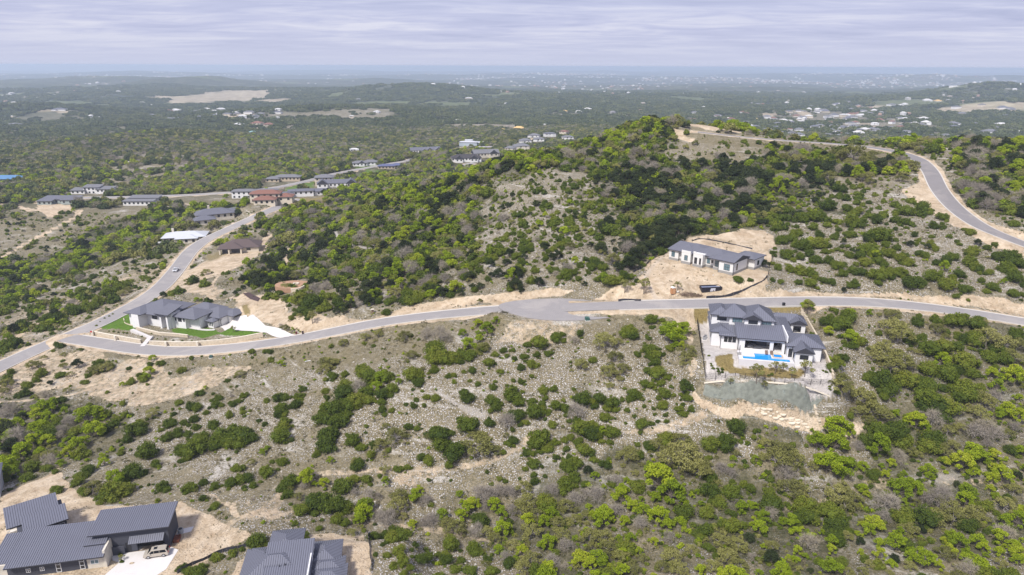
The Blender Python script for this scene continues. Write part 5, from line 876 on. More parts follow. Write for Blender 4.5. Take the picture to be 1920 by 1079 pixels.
def crown_mesh(name, lobes, n, size, mats, g, droop=0.0, out=.6, asp=1.0, flat_bottom=True, shell=(.70, 1.05), core=.0, spike=False):
    lobes = np.array(lobes, float); vol = (lobes[:, 3] * lobes[:, 4]); pick = g.choice(len(lobes), n, p=vol / vol.sum()); lb = lobes[pick]
    d = g.normal(size=(n, 3)); d[:, 2] += .25; d /= np.linalg.norm(d, axis=1)[:, None]; rad = g.uniform(*shell, n) ** .8
    P = lb[:, :3] + d * np.c_[lb[:, 3], lb[:, 3], lb[:, 4]] * rad[:, None]
    keep = P[:, 2] > .02
    for k in range(len(lobes)):                         # leaves buried in a neighbouring lobe are not grown
        q = ((P - lobes[k, :3]) / np.r_[lobes[k, 3], lobes[k, 3], lobes[k, 4]]); keep &= ((q ** 2).sum(1) > .42) | (pick == k)
    P = P[keep]; d = d[keep]; pick = pick[keep]; n = len(P)
    Nn = d * out + g.normal(size=(n, 3)) * (1 - out) * 1.3; Nn /= np.linalg.norm(Nn, axis=1)[:, None]
    sz = size * g.uniform(.6, 1.5, n)
    if spike:                                           # twigs: long slivers pointing outwards
        side = np.cross(d, g.normal(size=(n, 3))); side /= np.linalg.norm(side, axis=1)[:, None]; dirn = d + g.normal(size=(n, 3)) * .45; L_ = size * g.uniform(2.0, 5.0, n)[:, None]; w = size * .16
        V = np.stack([P - side * w, P + side * w, P + dirn * L_], 1).reshape(-1, 3); F = np.arange(n * 3).reshape(-1, 3); k = 3
    else:
        q = _rot_quads(P, Nn, sz, asp, g); V = np.stack(q, 1).reshape(-1, 3); F = np.arange(n * 4).reshape(-1, 4); k = 4
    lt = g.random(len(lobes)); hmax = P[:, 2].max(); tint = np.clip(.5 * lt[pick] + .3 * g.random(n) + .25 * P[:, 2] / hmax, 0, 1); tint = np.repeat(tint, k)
    Fl = [tuple(f) for f in F]; V = [tuple(v) for v in V]; mi = [0] * len(Fl)
    if core:
        for lx, ly, lz, lr, lh in lobes:
            i0 = len(V); 
            for a, b, c in ICO_V: V.append((lx + a * lr * core, ly + b * lr * core, max(.01, lz + c * lh * core)))
            for f in ICO_F: Fl.append(tuple(i0 + t for t in f))
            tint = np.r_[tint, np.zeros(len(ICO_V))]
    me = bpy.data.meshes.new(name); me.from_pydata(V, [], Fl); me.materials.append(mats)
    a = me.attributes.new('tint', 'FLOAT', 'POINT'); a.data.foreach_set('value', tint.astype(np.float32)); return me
_b = bmesh.new(); bmesh.ops.create_icosphere(_b, subdivisions=1, radius=1); ICO_V = [tuple(v.co) for v in _b.verts]; ICO_F = [[v.index for v in f.verts] for f in _b.faces]; _b.free()
def limb_mesh(name, lobes, g, r=.035, h0=.16, m=None, twigs=2):
    V, F = [], []; top = (g.normal() * .02, g.normal() * .02, h0); tube(V, F, (0, 0, -.06), top, r, r * .8, 6)
    for lx, ly, lz, lr, lh in lobes:
        mid = (top[0] * .5 + lx * .5 + g.normal() * .02, top[1] * .5 + ly * .5 + g.normal() * .02, top[2] * .45 + lz * .5); tube(V, F, top, mid, r * .6, r * .4); tube(V, F, mid, (lx, ly, lz), r * .4, r * .2)
        for _ in range(twigs): e = g.normal(size=3); e /= np.linalg.norm(e); tube(V, F, (lx, ly, lz), (lx + e[0] * lr * .95, ly + e[1] * lr * .95, lz + abs(e[2]) * lh * .95), r * .18, r * .05, 3)
    me = bpy.data.meshes.new(name); me.from_pydata(V, [], F); me.materials.append(m); return me
def dome_lobes(g, k, R0=.5, h=.62, squat=.9):
    L_ = [(0, 0, h * .42, R0 * .62, h * .5)]
    for i in range(k):
        a = 2 * math.pi * (i + g.random() * .7) / k; rr = R0 * g.uniform(.32, .66); s = g.uniform(.2, .34); L_.append((math.cos(a) * rr, math.sin(a) * rr, h * g.uniform(.2, .6), s, s * squat * g.uniform(.8, 1.2)))
    for i in range(2): L_.append((g.normal() * .12, g.normal() * .12, h * g.uniform(.62, .85), .2, .18))
    return L_
def tree_lobes(g, k, spread=.4, z0=.38, z1=.75, s0=.13, s1=.24):
    L_ = []
    for i in range(k):
        a = 2 * math.pi * (i * .618 + g.random() * .2); rr = spread * math.sqrt((i + .5) / k) * g.uniform(.85, 1.15); s = g.uniform(s0, s1)
        L_.append((math.cos(a) * rr, math.sin(a) * rr, z1 - (z1 - z0) * (rr / spread) ** 1.6 + g.normal() * .03, s, s * g.uniform(.6, .85)))
    return L_
KIND = {}                                     # kind -> list of (crown mesh, trunk mesh)
def bushy(L_, g, m=2, f=.55):
    # satellites on every main lobe, for an uneven outline
    out = list(L_)
    for lx, ly, lz, lr, lh in L_:
        for _ in range(m): d = g.normal(size=3); d /= np.linalg.norm(d); d[2] = abs(d[2]) * .8 - .1; s = g.uniform(.35, .6) * f * 1.6; out.append((lx + d[0] * lr * .95, ly + d[1] * lr * .95, max(.06, lz + d[2] * lh * .95), lr * s, lh * s))
    return out
def build_kinds():
    g = np.random.default_rng(5)
    KIND['J'] = []
    for i in range(8): lb = dome_lobes(g, 5 + i % 3, .5, .55 + .1 * (i % 3)); KIND['J'].append((crown_mesh('juniper_crown', bushy(lb, g, 2), 2600, .044, LM['J'], g, core=.70, out=.45, shell=(.66, 1.12)), limb_mesh('stem', lb[:3], g, .03, .1, M_BARK, 0)))
    KIND['L'] = []
    for i in range(6): lb = tree_lobes(g, 11 + i % 4, .38, .30, .72, .08, .19); KIND['L'].append((crown_mesh('green_crown', bushy(lb, g, 3), 2600, .040, LM['L'], g, out=.45, core=.42, shell=(.55, 1.15)), limb_mesh('trunk', lb, g, .026, .2, M_BARK)))
    KIND['O'] = []
    for i in range(7): lb = tree_lobes(g, 13 + i % 4, .43, .26, .56, .08, .17); KIND['O'].append((crown_mesh('oak_crown', bushy(lb, g, 3), 2400, .034, LM['O'], g, out=.40, core=.30, shell=(.5, 1.15)), limb_mesh('trunk', lb, g, .03, .16, M_BARKG)))
    KIND['B'] = []
    for i in range(5): lb = tree_lobes(g, 9 + i % 3, .40, .30, .62, .13, .22); KIND['B'].append((crown_mesh('twig_crown', lb, 1500, .036, LM['B'], g, spike=True, shell=(.35, 1.0)), limb_mesh('trunk', lb, g, .026, .18, M_BARKG, 5)))
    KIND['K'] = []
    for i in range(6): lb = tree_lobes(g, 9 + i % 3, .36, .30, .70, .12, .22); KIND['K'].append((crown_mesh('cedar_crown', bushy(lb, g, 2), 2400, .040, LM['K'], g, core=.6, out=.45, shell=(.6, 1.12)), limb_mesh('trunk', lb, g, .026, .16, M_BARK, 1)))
    KIND['Y'] = []                            # young staked trees in gardens: open crown on a clear trunk
    for i in range(3): lb = tree_lobes(g, 8, .38, .62, 1.0, .09, .16); KIND['Y'].append((crown_mesh('open_crown', lb, 700, .05, LM['O'], g, out=.4), limb_mesh('trunk', lb, g, .028, .5, M_BARK, 3)))
    low = {'J': [], 'L': [], 'O': [], 'B': [], 'W': [], 'T': []}
    for i in range(5): lb = dome_lobes(g, 5, .5, .6); low['J'].append(crown_mesh('juniper_low', lb, 420, .10, LM['J'], g, core=.8))
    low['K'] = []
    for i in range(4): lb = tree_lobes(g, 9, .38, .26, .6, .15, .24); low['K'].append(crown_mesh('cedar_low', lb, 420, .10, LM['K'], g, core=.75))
    for i in range(4): lb = tree_lobes(g, 8, .36, .30, .6, .16, .25); low['L'].append(crown_mesh('green_low', lb, 420, .095, LM['L'], g, core=.6))
    for i in range(4): lb = tree_lobes(g, 9, .40, .25, .52, .14, .22); low['O'].append(crown_mesh('oak_low', lb, 420, .085, LM['O'], g, core=.5))
    for i in range(4): lb = tree_lobes(g, 8, .40, .25, .52, .14, .22); low['B'].append(crown_mesh('twig_low', lb, 450, .06, LM['B'], g, spike=True, shell=(.3, 1.0)))
    for i in range(6):
        lb = []
        for k in range(9): s = g.uniform(.13, .24); lb.append((g.uniform(-.42, .42), g.uniform(-.42, .42), g.uniform(.08, .16), s, s * .7))
        low['W'].append(crown_mesh('wood_patch', lb, 420, .10, LM['W'], g, core=.85))
    for i in range(4):
        lb = [(g.normal() * .2, g.normal() * .2, .12, .2, .2) for _ in range(3)]; low['T'].append(crown_mesh('tuft', lb, 26, .16, LM['T'], g))
    return low
LOW = build_kinds()
def rock_meshes():
    g = np.random.default_rng(9); m = mat('limestone', (.44, .41, .37), .95, .25, 2.0, objvar=.2); r = []
    for i in range(4):
        V = [tuple(np.array(v) * (1 + g.normal() * .18) * np.array([.5, .42, .26])) for v in ICO_V]; me = bpy.data.meshes.new('stone'); me.from_pydata(V, [], ICO_F); me.materials.append(m); r.append(me)
    return r
ROCKS = rock_meshes()
def scatter(name, meshes, P, S, label=None, parent=None, squash=None):
    """one uncountable mass: the meshes set out on the points P at sizes S (geometry nodes)"""
    n = len(P)
    if not n: return
    src = bpy.data.collections.new(name + '_kinds')
    for i, me in enumerate(meshes): src.objects.link(bpy.data.objects.new('%s_kind_%02d' % (name, i), me))
    me = bpy.data.meshes.new(name); me.vertices.add(n); me.vertices.foreach_set('co', np.asarray(P, np.float32).ravel()); g = np.random.default_rng(n)
    a = me.attributes.new('size', 'FLOAT_VECTOR', 'POINT'); S = np.asarray(S, float); Sv = np.stack([S * g.uniform(.85, 1.15, n), S * g.uniform(.85, 1.15, n), S * g.uniform(.8, 1.2, n)], -1); a.data.foreach_set('vector', Sv.astype(np.float32).ravel())
    a = me.attributes.new('turn', 'FLOAT_VECTOR', 'POINT'); t = np.zeros((n, 3)); t[:, 2] = g.uniform(0, 6.28, n); a.data.foreach_set('vector', t.astype(np.float32).ravel())
    a = me.attributes.new('pick', 'INT', 'POINT'); a.data.foreach_set('value', g.integers(0, len(meshes), n).astype(np.int32))
    o = bpy.data.objects.new(name, me); COL.objects.link(o); o['kind'] = 'stuff'
    if label: o['label'] = label
    ng = bpy.data.node_groups.new(name, 'GeometryNodeTree'); ng.interface.new_socket('Geometry', in_out='INPUT', socket_type='NodeSocketGeometry'); ng.interface.new_socket('Geometry', in_out='OUTPUT', socket_type='NodeSocketGeometry')
    N = ng.nodes.new; L = ng.links.new; gi = N('NodeGroupInput'); go = N('NodeGroupOutput'); m2p = N('GeometryNodeMeshToPoints'); ip = N('GeometryNodeInstanceOnPoints'); ci = N('GeometryNodeCollectionInfo')
    ci.inputs['Collection'].default_value = src; ci.inputs['Separate Children'].default_value = True; ci.inputs['Reset Children'].default_value = True; ip.inputs['Pick Instance'].default_value = True
    def att(nm, ty): x = N('GeometryNodeInputNamedAttribute'); x.data_type = ty; x.inputs['Name'].default_value = nm; return [s for s in x.outputs if s.enabled][0]
    L(gi.outputs[0], m2p.inputs[0]); L(m2p.outputs[0], ip.inputs['Points']); L(ci.outputs[0], ip.inputs['Instance']); L(att('pick', 'INT'), ip.inputs['Instance Index'])
    e2r = N('FunctionNodeEulerToRotation'); L(att('turn', 'FLOAT_VECTOR'), e2r.inputs[0]); L(e2r.outputs[0], ip.inputs['Rotation']); L(att('size', 'FLOAT_VECTOR'), ip.inputs['Scale']); L(ip.outputs[0], go.inputs[0])
    md = o.modifiers.new('scatter', 'NODES'); md.node_group = ng; return o
# --- plants told apart in the photograph: tile origin and scale, then kind: x y width ...
HAND = """
600 580 2.743 J 590 210 100 600 250 120 690 245 90 770 240 80 590 310 50 650 265 60 840 200 60 945 210 40 990 210 28 960 240 30 1065 180 50 1130 175 90 1210 150 60 1245 130 35 1335 125 40 1175 228 48 1115 232 42 1050 245 40 1090 285 60 1000 255 28 870 275 60 900 235 35 1035 300 45 930 320 35 1065 270 20 740 320 26 780 315 45 690 340 30 660 345 30 840 330 20 770 368 24 812 385 30 887 402 38 902 372 20 963 392 22 993 367 26 1033 370 36 1090 343 28 1200 410 48 1150 420 46 1305 412 24 1160 457 32 755 450 80 885 470 70 905 500 60 990 440 90 1020 480 60 1040 425 22 1090 470 40 1215 500 60 1250 470 24 1260 510 60 1140 490 40 1105 535 90 1140 525 50 1015 550 80 1195 590 50 1350 465 90 1440 460 70 1500 480 70 1410 500 40 1480 510 50 1553 465 28 1620 440 70 1600 460 45 1660 462 24 1465 560 50 1668 500 22 1715 510 24 1765 500 56 1845 510 50 1865 540 40 1910 512 40 1650 592 62 1702 588 34 1735 576 24 1780 575 28 1615 548 26 1580 520 30 1518 560 18 1573 585 18 1720 540 20 1775 545 24 1750 378 46 1770 430 70 1700 390 45 1665 380 42 1722 408 28 1780 350 36 1805 398 24 1880 388 70 1855 438 26 1890 455 50 1730 325 80 1725 275 50 1700 215 70 1725 235 60 1632 232 38 1688 148 32 1590 120 80 1590 100 50 1610 140 60 1668 173 18 1700 55 60 1757 55 36 875 585 56 760 600 100 610 640 110 455 605 42 500 612 38 600 620 60 690 735 110 620 700 90 597 460 44 550 450 38 525 420 20 443 488 26 483 345 90 510 378 60 500 330 60 125 337 40 70 345 46 30 362 30 30 420 46 35 452 40 230 330 90 210 310 60 265 350 80 330 345 90 140 400 80 120 430 90 150 480 100 200 470 90 240 430 80 90 520 100 130 490 60 25 500 60 20 560 90 100 580 90 140 540 60 250 470 60 320 440 70 370 410 60 40 650 110 30 700 100 60 620 60 320 520 44 330 540 30 370 522 30 315 480 40 240 600 24 170 680 70 215 710 50 145 650 30 270 690 40 260 750 50 940 735 38 970 690 40 1130 660 110 1110 690 80 1210 680 48 1170 720 50 1090 740 40 1060 740 40 1340 610 100 1400 640 90 1325 575 50 1500 640 70 1290 660 40 1255 675 36 1490 685 30 1360 725 80 1390 735 50 1265 720 36 1215 760 36 1280 755 30 1330 680 40 1430 650 50 1770 670 80 1695 710 60 1635 695 32 1680 690 26 1400 605 60 990 675 50 O 50 275 90 435 140 80 470 235 80 840 195 80 1465 160 140 1340 280 90 1515 245 90 1485 325 110 1555 300 80 1885 215 110 1880 250 80 815 690 180 870 720 90 1590 740 120 1740 700 100 1860 680 120 310 690 90 390 650 120 340 600 50 120 170 60 235 140 60 300 125 60 B 620 140 120 550 130 80 960 580 100 1320 530 100 200 400 80 1310 160 60 L 320 345 100 290 395 90 405 370 50 860 100 100 810 70 60 735 125 60 905 60 50 820 150 60 760 175 90 1800 110 160 1830 140 120 1870 100 90 1450 620 60
640 760 2.526 J 80 285 70 118 350 50 312 292 38 270 302 44 375 245 40 410 265 50 870 300 34 912 275 60 1080 250 40 1075 290 70 1110 280 60 1105 340 60 1060 380 80 912 362 44 750 350 30 775 360 24 712 372 22 1250 278 56 1195 258 36 950 290 22 910 330 30 1055 465 26 1000 390 20 690 315 20 1270 178 30 1400 385 80 1280 375 40 1415 240 44 1865 110 80 1820 180 90 1745 195 80 1750 350 60 1785 460 70 1900 375 40 20 485 60 15 555 50 150 620 50 205 610 44 280 620 70 245 630 60 315 605 44 350 660 36 275 690 60 220 708 34 195 660 22 160 705 24 400 685 30 410 725 50 370 730 50 290 740 60 245 760 40 325 770 36 520 665 80 495 735 60 455 705 30 625 685 70 650 690 50 690 728 40 565 735 36 610 780 60 710 785 50 540 775 50 295 797 40 1720 590 80 1850 575 80 1810 560 60 L 1330 400 80 1500 350 180 1560 400 160 1460 310 80 1590 400 100 1620 460 60 1235 540 120 1245 510 110 1340 550 70 1430 490 90 1380 480 80 1500 530 130 1540 560 80 1600 550 70 1480 645 60 1370 625 70 110 500 110 90 530 80 480 520 80 335 565 60 620 465 100 600 480 80 725 465 90 760 510 80 345 430 80 370 400 50 560 420 50 880 540 90 960 550 80 805 595 40 1130 720 120 1215 720 110 1180 750 90 965 765 60 1700 780 70 1410 690 50 1855 255 40 1200 335 56 O 1600 240 200 1640 200 120 1680 290 140 1540 230 120 1700 310 120 275 430 100 270 470 110 880 460 120 850 490 100 900 590 120 930 520 100 1020 560 90 1100 540 80 1160 520 80 540 580 110 500 560 90 690 600 90 730 620 80 820 660 80 1180 620 110 1240 630 110 1270 670 100 900 720 110 860 770 90 1420 720 60 1560 720 120 1650 680 70 1800 640 100 1880 660 100 1830 720 120 1760 760 100 1600 770 100 1520 760 80 1380 770 80 1880 760 100 210 300 60 1340 240 80 B 220 540 110 180 530 80 430 550 90 390 560 60 810 500 80 950 540 60 400 450 70 1420 560 80 1550 620 60 1300 500 80 640 600 90 670 420 120 740 410 90 800 410 80 1200 420 100 1300 350 60 1800 300 80 1840 320 60 1790 450 60 1060 760 50 1060 660 80 60 410 50 130 420 60 175 430 40
1400 560 2.079 L 318 128 50 400 150 70 655 480 100 690 500 60 270 560 90 340 560 110 310 640 130 370 660 110 400 640 60 355 500 120 400 520 60 510 580 110 530 560 60 560 640 50 535 685 46 590 740 110 660 740 80 630 720 60 705 670 70 710 690 50 870 600 110 830 640 110 900 610 90 960 610 70 960 660 60 990 690 90 950 700 60 860 755 80 880 680 60 1010 440 80 1050 460 70 980 450 60 950 290 60 1030 290 100 1040 310 80 970 345 70 1060 385 40 770 635 50 25 805 50 170 860 70 65 850 70 140 870 50 490 870 90 470 900 70 1050 860 90 1000 870 70 820 950 90 900 940 80 800 920 60 970 770 50 1040 960 60 920 970 60 850 1010 60 400 60 60 235 30 60 420 150 50 760 240 70 730 260 50 J 665 90 50 735 82 44 800 85 70 820 90 50 890 100 70 900 90 40 685 150 40 640 160 50 360 100 70 310 90 50 345 45 30 390 75 60 350 245 50 375 230 40 330 265 40 520 320 90 550 350 80 500 310 60 610 320 80 710 200 80 760 190 70 810 185 60 850 160 60 880 160 70 770 300 80 790 290 40 840 250 90 700 280 70 870 290 60 950 230 60 1000 240 60 690 350 80 700 390 90 730 420 100 780 430 90 750 450 80 840 350 100 870 370 80 800 350 50 830 390 60 500 510 80 540 520 70 580 530 90 600 560 80 470 560 60 720 560 90 700 580 80 230 820 100 220 850 80 320 830 90 350 880 80 15 740 40 90 760 50 600 850 80 620 830 50 860 890 70 700 860 90 440 170 50 410 180 50 O 565 110 130 590 140 110 565 60 80 740 120 70 930 150 120 1000 170 110 1050 180 90 1030 220 90 370 320 90 380 350 80 450 390 120 490 430 120 470 410 90 520 440 80 520 210 100 580 230 110 560 260 110 500 220 70 630 260 60 130 590 120 110 620 110 180 620 90 70 560 60 150 640 80 170 730 120 200 740 100 350 760 110 400 770 100 380 800 90 780 510 70 830 500 60 900 380 70 930 400 80 900 440 90 650 600 60 630 590 60 760 590 80 800 570 60 880 830 90 900 850 80 1000 800 90 1040 740 70 770 800 110 730 850 100 800 850 100 B 540 790 110 530 850 60 150 680 100 700 780 60 740 790 110 760 750 70 880 520 100 960 530 90 920 500 70 590 610 60 600 640 50 690 830 60 750 470 60 1040 500 60 960 380 60 720 470 80
0 500 2.997 J 240 600 60 205 640 40 160 665 50 140 710 70 495 610 40 610 560 70 560 545 60 340 610 50 810 630 60 740 650 50 1125 710 50 1005 768 44 1225 740 50 1280 640 28 1375 725 44 1340 755 40 1310 775 40 1210 775 50 1245 780 30 1105 795 60 1160 822 34 1075 790 60 1500 755 36 1365 820 32 1405 810 20 1090 860 56 1105 900 48 980 830 28 950 885 70 1570 740 60 1560 730 50 1610 735 50 1700 690 48 1680 730 60 1660 780 60 1580 800 80 1570 830 60 1590 910 90 1580 960 100 1600 880 60 1455 865 30 1490 885 30 1200 890 60 1000 940 60 940 960 70 1060 940 50 1280 950 140 1350 950 130 1230 980 110 1330 990 100 1400 970 80 1120 990 100 1090 1030 120 1020 1040 80 1130 960 80 770 920 100 790 890 60 585 920 70 635 890 56 660 860 48 830 1050 110 50 640 60 700 830 40 740 835 30 610 830 40 280 920 90 290 950 80 320 880 60 420 930 60 25 345 50 125 315 44 40 450 80 80 430 70 30 470 60 230 350 60 330 295 70 370 310 60 290 350 40 560 200 70 620 150 80 690 110 80 500 230 80 640 190 60 430 250 80 270 300 80 1510 165 60 1550 170 50 1615 180 50 1690 190 100 1750 210 110 1640 290 40 1700 250 80 1740 270 60 1830 230 80 1900 210 70 1090 80 60 1150 100 60 1000 140 60 960 150 40 O 180 555 70 560 570 90 600 570 80 520 580 70 1350 600 70 1830 540 120 1840 570 80 860 820 90 40 660 90 30 700 60 215 550 60 690 150 60 720 130 60 1060 80 60 1160 30 60 360 490 40 360 560 60 L 1583 545 56 840 590 80 825 620 60 500 840 130 540 830 100 450 830 80 560 800 50 370 810 60 190 980 110 230 960 90 440 1000 110 470 980 80 100 880 100 60 900 80 30 920 80 390 1040 90 230 1040 80 120 1040 70 1475 1045 50 1500 1020 40 580 1070 60 1155 680 36 310 850 60 690 660 44 50 400 60 1800 180 60 340 275 40 B 350 920 80 340 950 60 250 720 70 280 770 60 60 800 100 180 790 80 30 830 80 220 790 60 390 870 80
0 860 2.743 J 690 75 90 800 30 50 420 90 60 460 60 60 400 120 60 440 170 60 590 170 120 640 160 100 550 190 80 840 145 70 860 160 40 980 150 70 960 160 50 1045 125 50 1110 140 50 1190 125 60 1230 110 60 1270 100 60 1215 50 50 1245 50 40 1370 70 70 1300 140 40 1255 150 30 1340 118 24 1430 55 20 1455 20 50 1450 150 60 1490 120 80 1480 185 50 1640 220 120 1700 240 120 1750 250 80 1600 230 60 1400 15 26 1885 105 40 1105 245 44 1045 205 40 1520 330 36 1655 315 26 1640 360 30 1735 315 60 1780 330 36 1870 370 24 1330 425 80 1290 430 50 1570 395 50 1115 510 60 1200 485 44 1245 465 30 940 560 44 925 560 30 980 585 50 1040 560 50 285 70 30 240 50 50 170 50 70 300 160 50 620 493 24 625 530 20 L 600 105 110 610 130 90 1575 100 110 1590 80 80 1880 240 100 1870 280 90 540 15 70 80 10 70 O 1530 190 60 480 150 110 B 1560 140 50
1400 240 2.84 J 495 325 70 530 375 50 595 370 50 683 355 32 620 408 36 535 430 60 585 445 60 705 425 32 730 390 32 793 410 50 878 390 48 930 430 70 840 445 80 925 460 50 720 465 50 690 495 60 645 470 40 300 480 80 360 475 80 430 420 80 400 480 70 560 500 100 600 510 70 480 500 50 790 490 60 840 500 60 880 515 40 850 532 22 790 540 26 995 520 60 1050 530 30 1045 475 60 700 575 110 650 590 70 740 590 60 545 570 60 890 570 36 915 600 26 900 615 30 985 580 26 1155 540 30 1190 560 44 1005 645 40 1130 620 30 155 535 60 200 530 50 190 600 70 260 560 60 350 530 50 385 570 50 460 585 40 430 520 40 300 630 90 380 620 90 240 590 60 215 680 70 280 690 50 330 670 50 420 660 40 370 705 60 440 710 60 480 740 60 515 725 36 545 680 50 600 690 60 650 650 90 690 680 60 760 670 70 800 640 50 820 700 60 630 720 70 700 710 60 860 720 60 920 670 50 950 680 50 230 750 60 290 760 80 340 770 70 600 770 60 510 780 50 560 760 60 690 790 80 740 780 80 770 800 40 800 770 60 840 775 50 570 835 60 450 820 50 340 830 60 275 825 36 410 810 50 870 830 90 920 820 70 1060 840 90 1160 860 70 980 790 90 1130 780 60 1190 720 80 1230 750 60 1250 815 36 1290 770 40 1310 850 60 1280 870 40 1330 690 60 1400 700 100 1450 720 80 1380 750 80 1420 800 80 1060 710 60 1010 720 50 1090 690 60 1415 885 60 1318 620 34 1200 660 70 1280 640 40 O 440 260 90 650 285 60 560 145 150 650 170 90 500 150 90 820 270 70 L 160 310 90 185 340 50 130 380 60 240 395 60 685 675 60 15 425 50 1050 740 70 850 340 20
"""
def landmark_points():
    t = """640 700 below the long curve of the road|720 770 beside the long thicket on the rocky slope|800 720 on the rocky slope under the long thicket|560 800 on the open slope left of the long thicket|420 830 above the gully left of the centre|300 690 under the road below the terraced house|130 720 beside the forked dirt track at the left|60 840 in the green copse at the left edge
 230 920 behind the dark metal-roofed house|340 960 beside the clay yard of the dark house|440 1040 along the silt fence beside the metal-roofed hip house|600 940 in the gully behind the metal-roofed hip house|760 1040 on the rubble right of the cleared yard|900 850 beside the curved dirt track|820 860 where the dirt track bends under the centre|950 950 in the gully at the bottom centre|1100 1010 in the wood at the bottom centre
 920 650 in the thicket below the turning circle|1050 650 on the slope below the turning circle|1000 700 on the pale rubble under the turning circle|1120 770 on the middle of the pale rubble slope|1240 740 left of the pool house fence|1250 640 beside the drive of the pool house|1200 820 above the lower track|1150 850 under the lower track|1250 900 in the lime-green grove under the track
 1400 850 under the stone steps below the pool|1500 900 in the wood below the pool house|1650 1000 in the bottom right wood|1850 1000 at the bottom right corner|1600 750 right of the pool house retaining wall|1540 600 behind the pool house wing near the road|1700 620 right of the pool house under the road|1850 640 at the right edge under the road|1750 760 in the open wood right of the pool house|1850 860 in the wood by the right edge
 1500 480 on the rocky slope above the road|1600 520 in the middle of the rocky slope under the ridge road|1700 460 under the bend of the ridge road|1850 520 at the right of the rocky slope|1580 380 under the ridge top|1480 400 beside the dark ravine wood|1850 350 beyond the ridge road|1300 400 in the dark ravine wood|1300 270 near the bare summit|1100 300 on the left shoulder of the summit
 1100 400 beside the pale scree on the hill|980 430 on the pale scree of the hill|850 420 in the wood left of the scree|700 400 in the grey oak wood on the hill|560 440 beside the pale hill track|600 500 above the garden terraces|560 580 near the fire pit terrace|760 550 at the hill foot above the road|950 520 above the turning circle|1130 500 left of the house being built
 1200 540 in the clay yard of the house being built|200 560 under the left road|100 620 by the track under the left road|320 540 between the left road and the terraced house|150 480 in the green ravine at the left|420 460 near the brown-roofed house|60 400 on the scrub at the left edge|400 330 in the valley wood|700 340 among the valley houses|900 340 on the far shoulder over the valley road|1500 245 along the far side of the ridge road"""
    out = []
    for s in t.replace('\n', '|').split('|'):
        s = s.strip(); a, b, c = s.split(' ', 2); out.append((at1(float(a), float(b)), c))
    return out
def near_road(X, Y, extra=1.5):
    m = np.zeros(len(X), bool)
    for k, (P, w) in ROADS.items():
        bb = np.where((X > P[:, 0].min() - 12) & (X < P[:, 0].max() + 12) & (Y > P[:, 1].min() - 12) & (Y < P[:, 1].max() + 12))[0]
        if len(bb): q, _ = dist_line(X[bb], Y[bb], P[::2]); m[bb] |= q < w / 2 + extra
    m |= np.hypot(X - CULDESAC[0], Y - CULDESAC[1]) < 15.5; return m
ZONES = [  # polygon, trees per cell, sizes m, weights J L O B
 ("905 480 940 430 975 385 1020 355 1080 345 1130 370 1145 430 1100 470 1120 520 1050 545 960 520 910 500", .80, (1.1, 4.4), (.82, .05, .08, .05)), ("0 390 130 395 250 410 240 440 130 470 60 500 0 480", .22, (2, 5), (.55, .2, .15, .1)),
 ("1070 290 1560 310 1570 390 1450 430 1300 460 1230 480 1180 500 1100 440 1050 370", .85, (3.2, 7.0), (.60, .05, .12, .23)),
 ("600 380 640 340 960 285 1190 215 1250 236 1230 290 1040 320 830 370 700 400", .9, (3.5, 8.0), (.36, .34, .20, .10)),
 ("540 420 640 380 830 365 920 340 900 470 760 520 600 520", .8, (3.0, 8.5), (.46, .13, .20, .21)),
 ("460 560 470 500 540 470 900 480 1000 500 1180 500 1230 500 1160 550 1000 550 840 565 740 585 640 570", .62, (2.5, 6.5), (.58, .12, .20, .10)),
 ("1430 280 1720 300 1720 330 1560 370 1440 350", .6, (4, 9), (.25, .18, .40, .17)),
 ("1790 290 1940 270 1940 420 1850 400 1790 350", .85, (4, 9), (.25, .15, .32, .28)), ("1600 640 1940 650 1940 800 1700 800", .40, (2.5, 6), (.35, .14, .36, .15)),
 ("980 880 1250 850 1450 830 1600 810 1940 800 1960 1100 1300 1100 1000 1100 860 1000", 1.0, (1.8, 5.0), (.24, .50, .17, .09)), ("1350 960 1940 950 1960 1100 1100 1100", .9, (1.4, 4.2), (.30, .48, .17, .05)),
 ("-40 770 160 745 230 790 170 860 60 900 -60 900", .6, (3, 7), (.25, .40, .15, .20)), ("520 920 1000 940 1000 1010 700 985 540 960", .32, (2.5, 5.5), (.25, .15, .35, .25)),
 ("-40 545 120 515 260 475 330 445 400 400 520 380 300 395 200 430 100 480 -40 500", .95, (4, 9), (.38, .34, .14, .14)), ("-40 640 30 600 160 540 250 510 230 545 60 630 -40 660", .5, (3, 6), (.5, .25, .15, .1)), ("-40 560 100 520 160 520 20 590 -40 600", .45, (3, 6), (.4, .4, .1, .1)),
 ("1240 235 1330 240 1340 262 1300 290 1240 270", .10, (4, 8), (.1, .3, .6, 0)), ("1330 243 1500 250 1700 268 1760 282 1760 290 1690 276 1560 262 1400 252", .55, (5, 9), (.1, .55, .3, .05)), ("430 400 560 372 600 390 560 420 480 440", .5, (4, 8), (.3, .4, .2, .1)),
 ("380 470 450 440 440 470 400 500", .3, (4, 7), (.1, .5, .4, 0)), ("880 600 950 585 945 640 870 690 840 670", .3, (3, 5), (.5, .3, .2, 0)), ("0 690 200 670 220 720 100 760 0 760", .10, (2.5, 4.5), (.4, .1, .4, .1))]
KP = {2: .52, 3: .22, 4: .24, 5: .30, 6: .2, 7: .3, 9: .08, 10: .06, 13: .3}     # share of dark, shade-toned cedar by zone
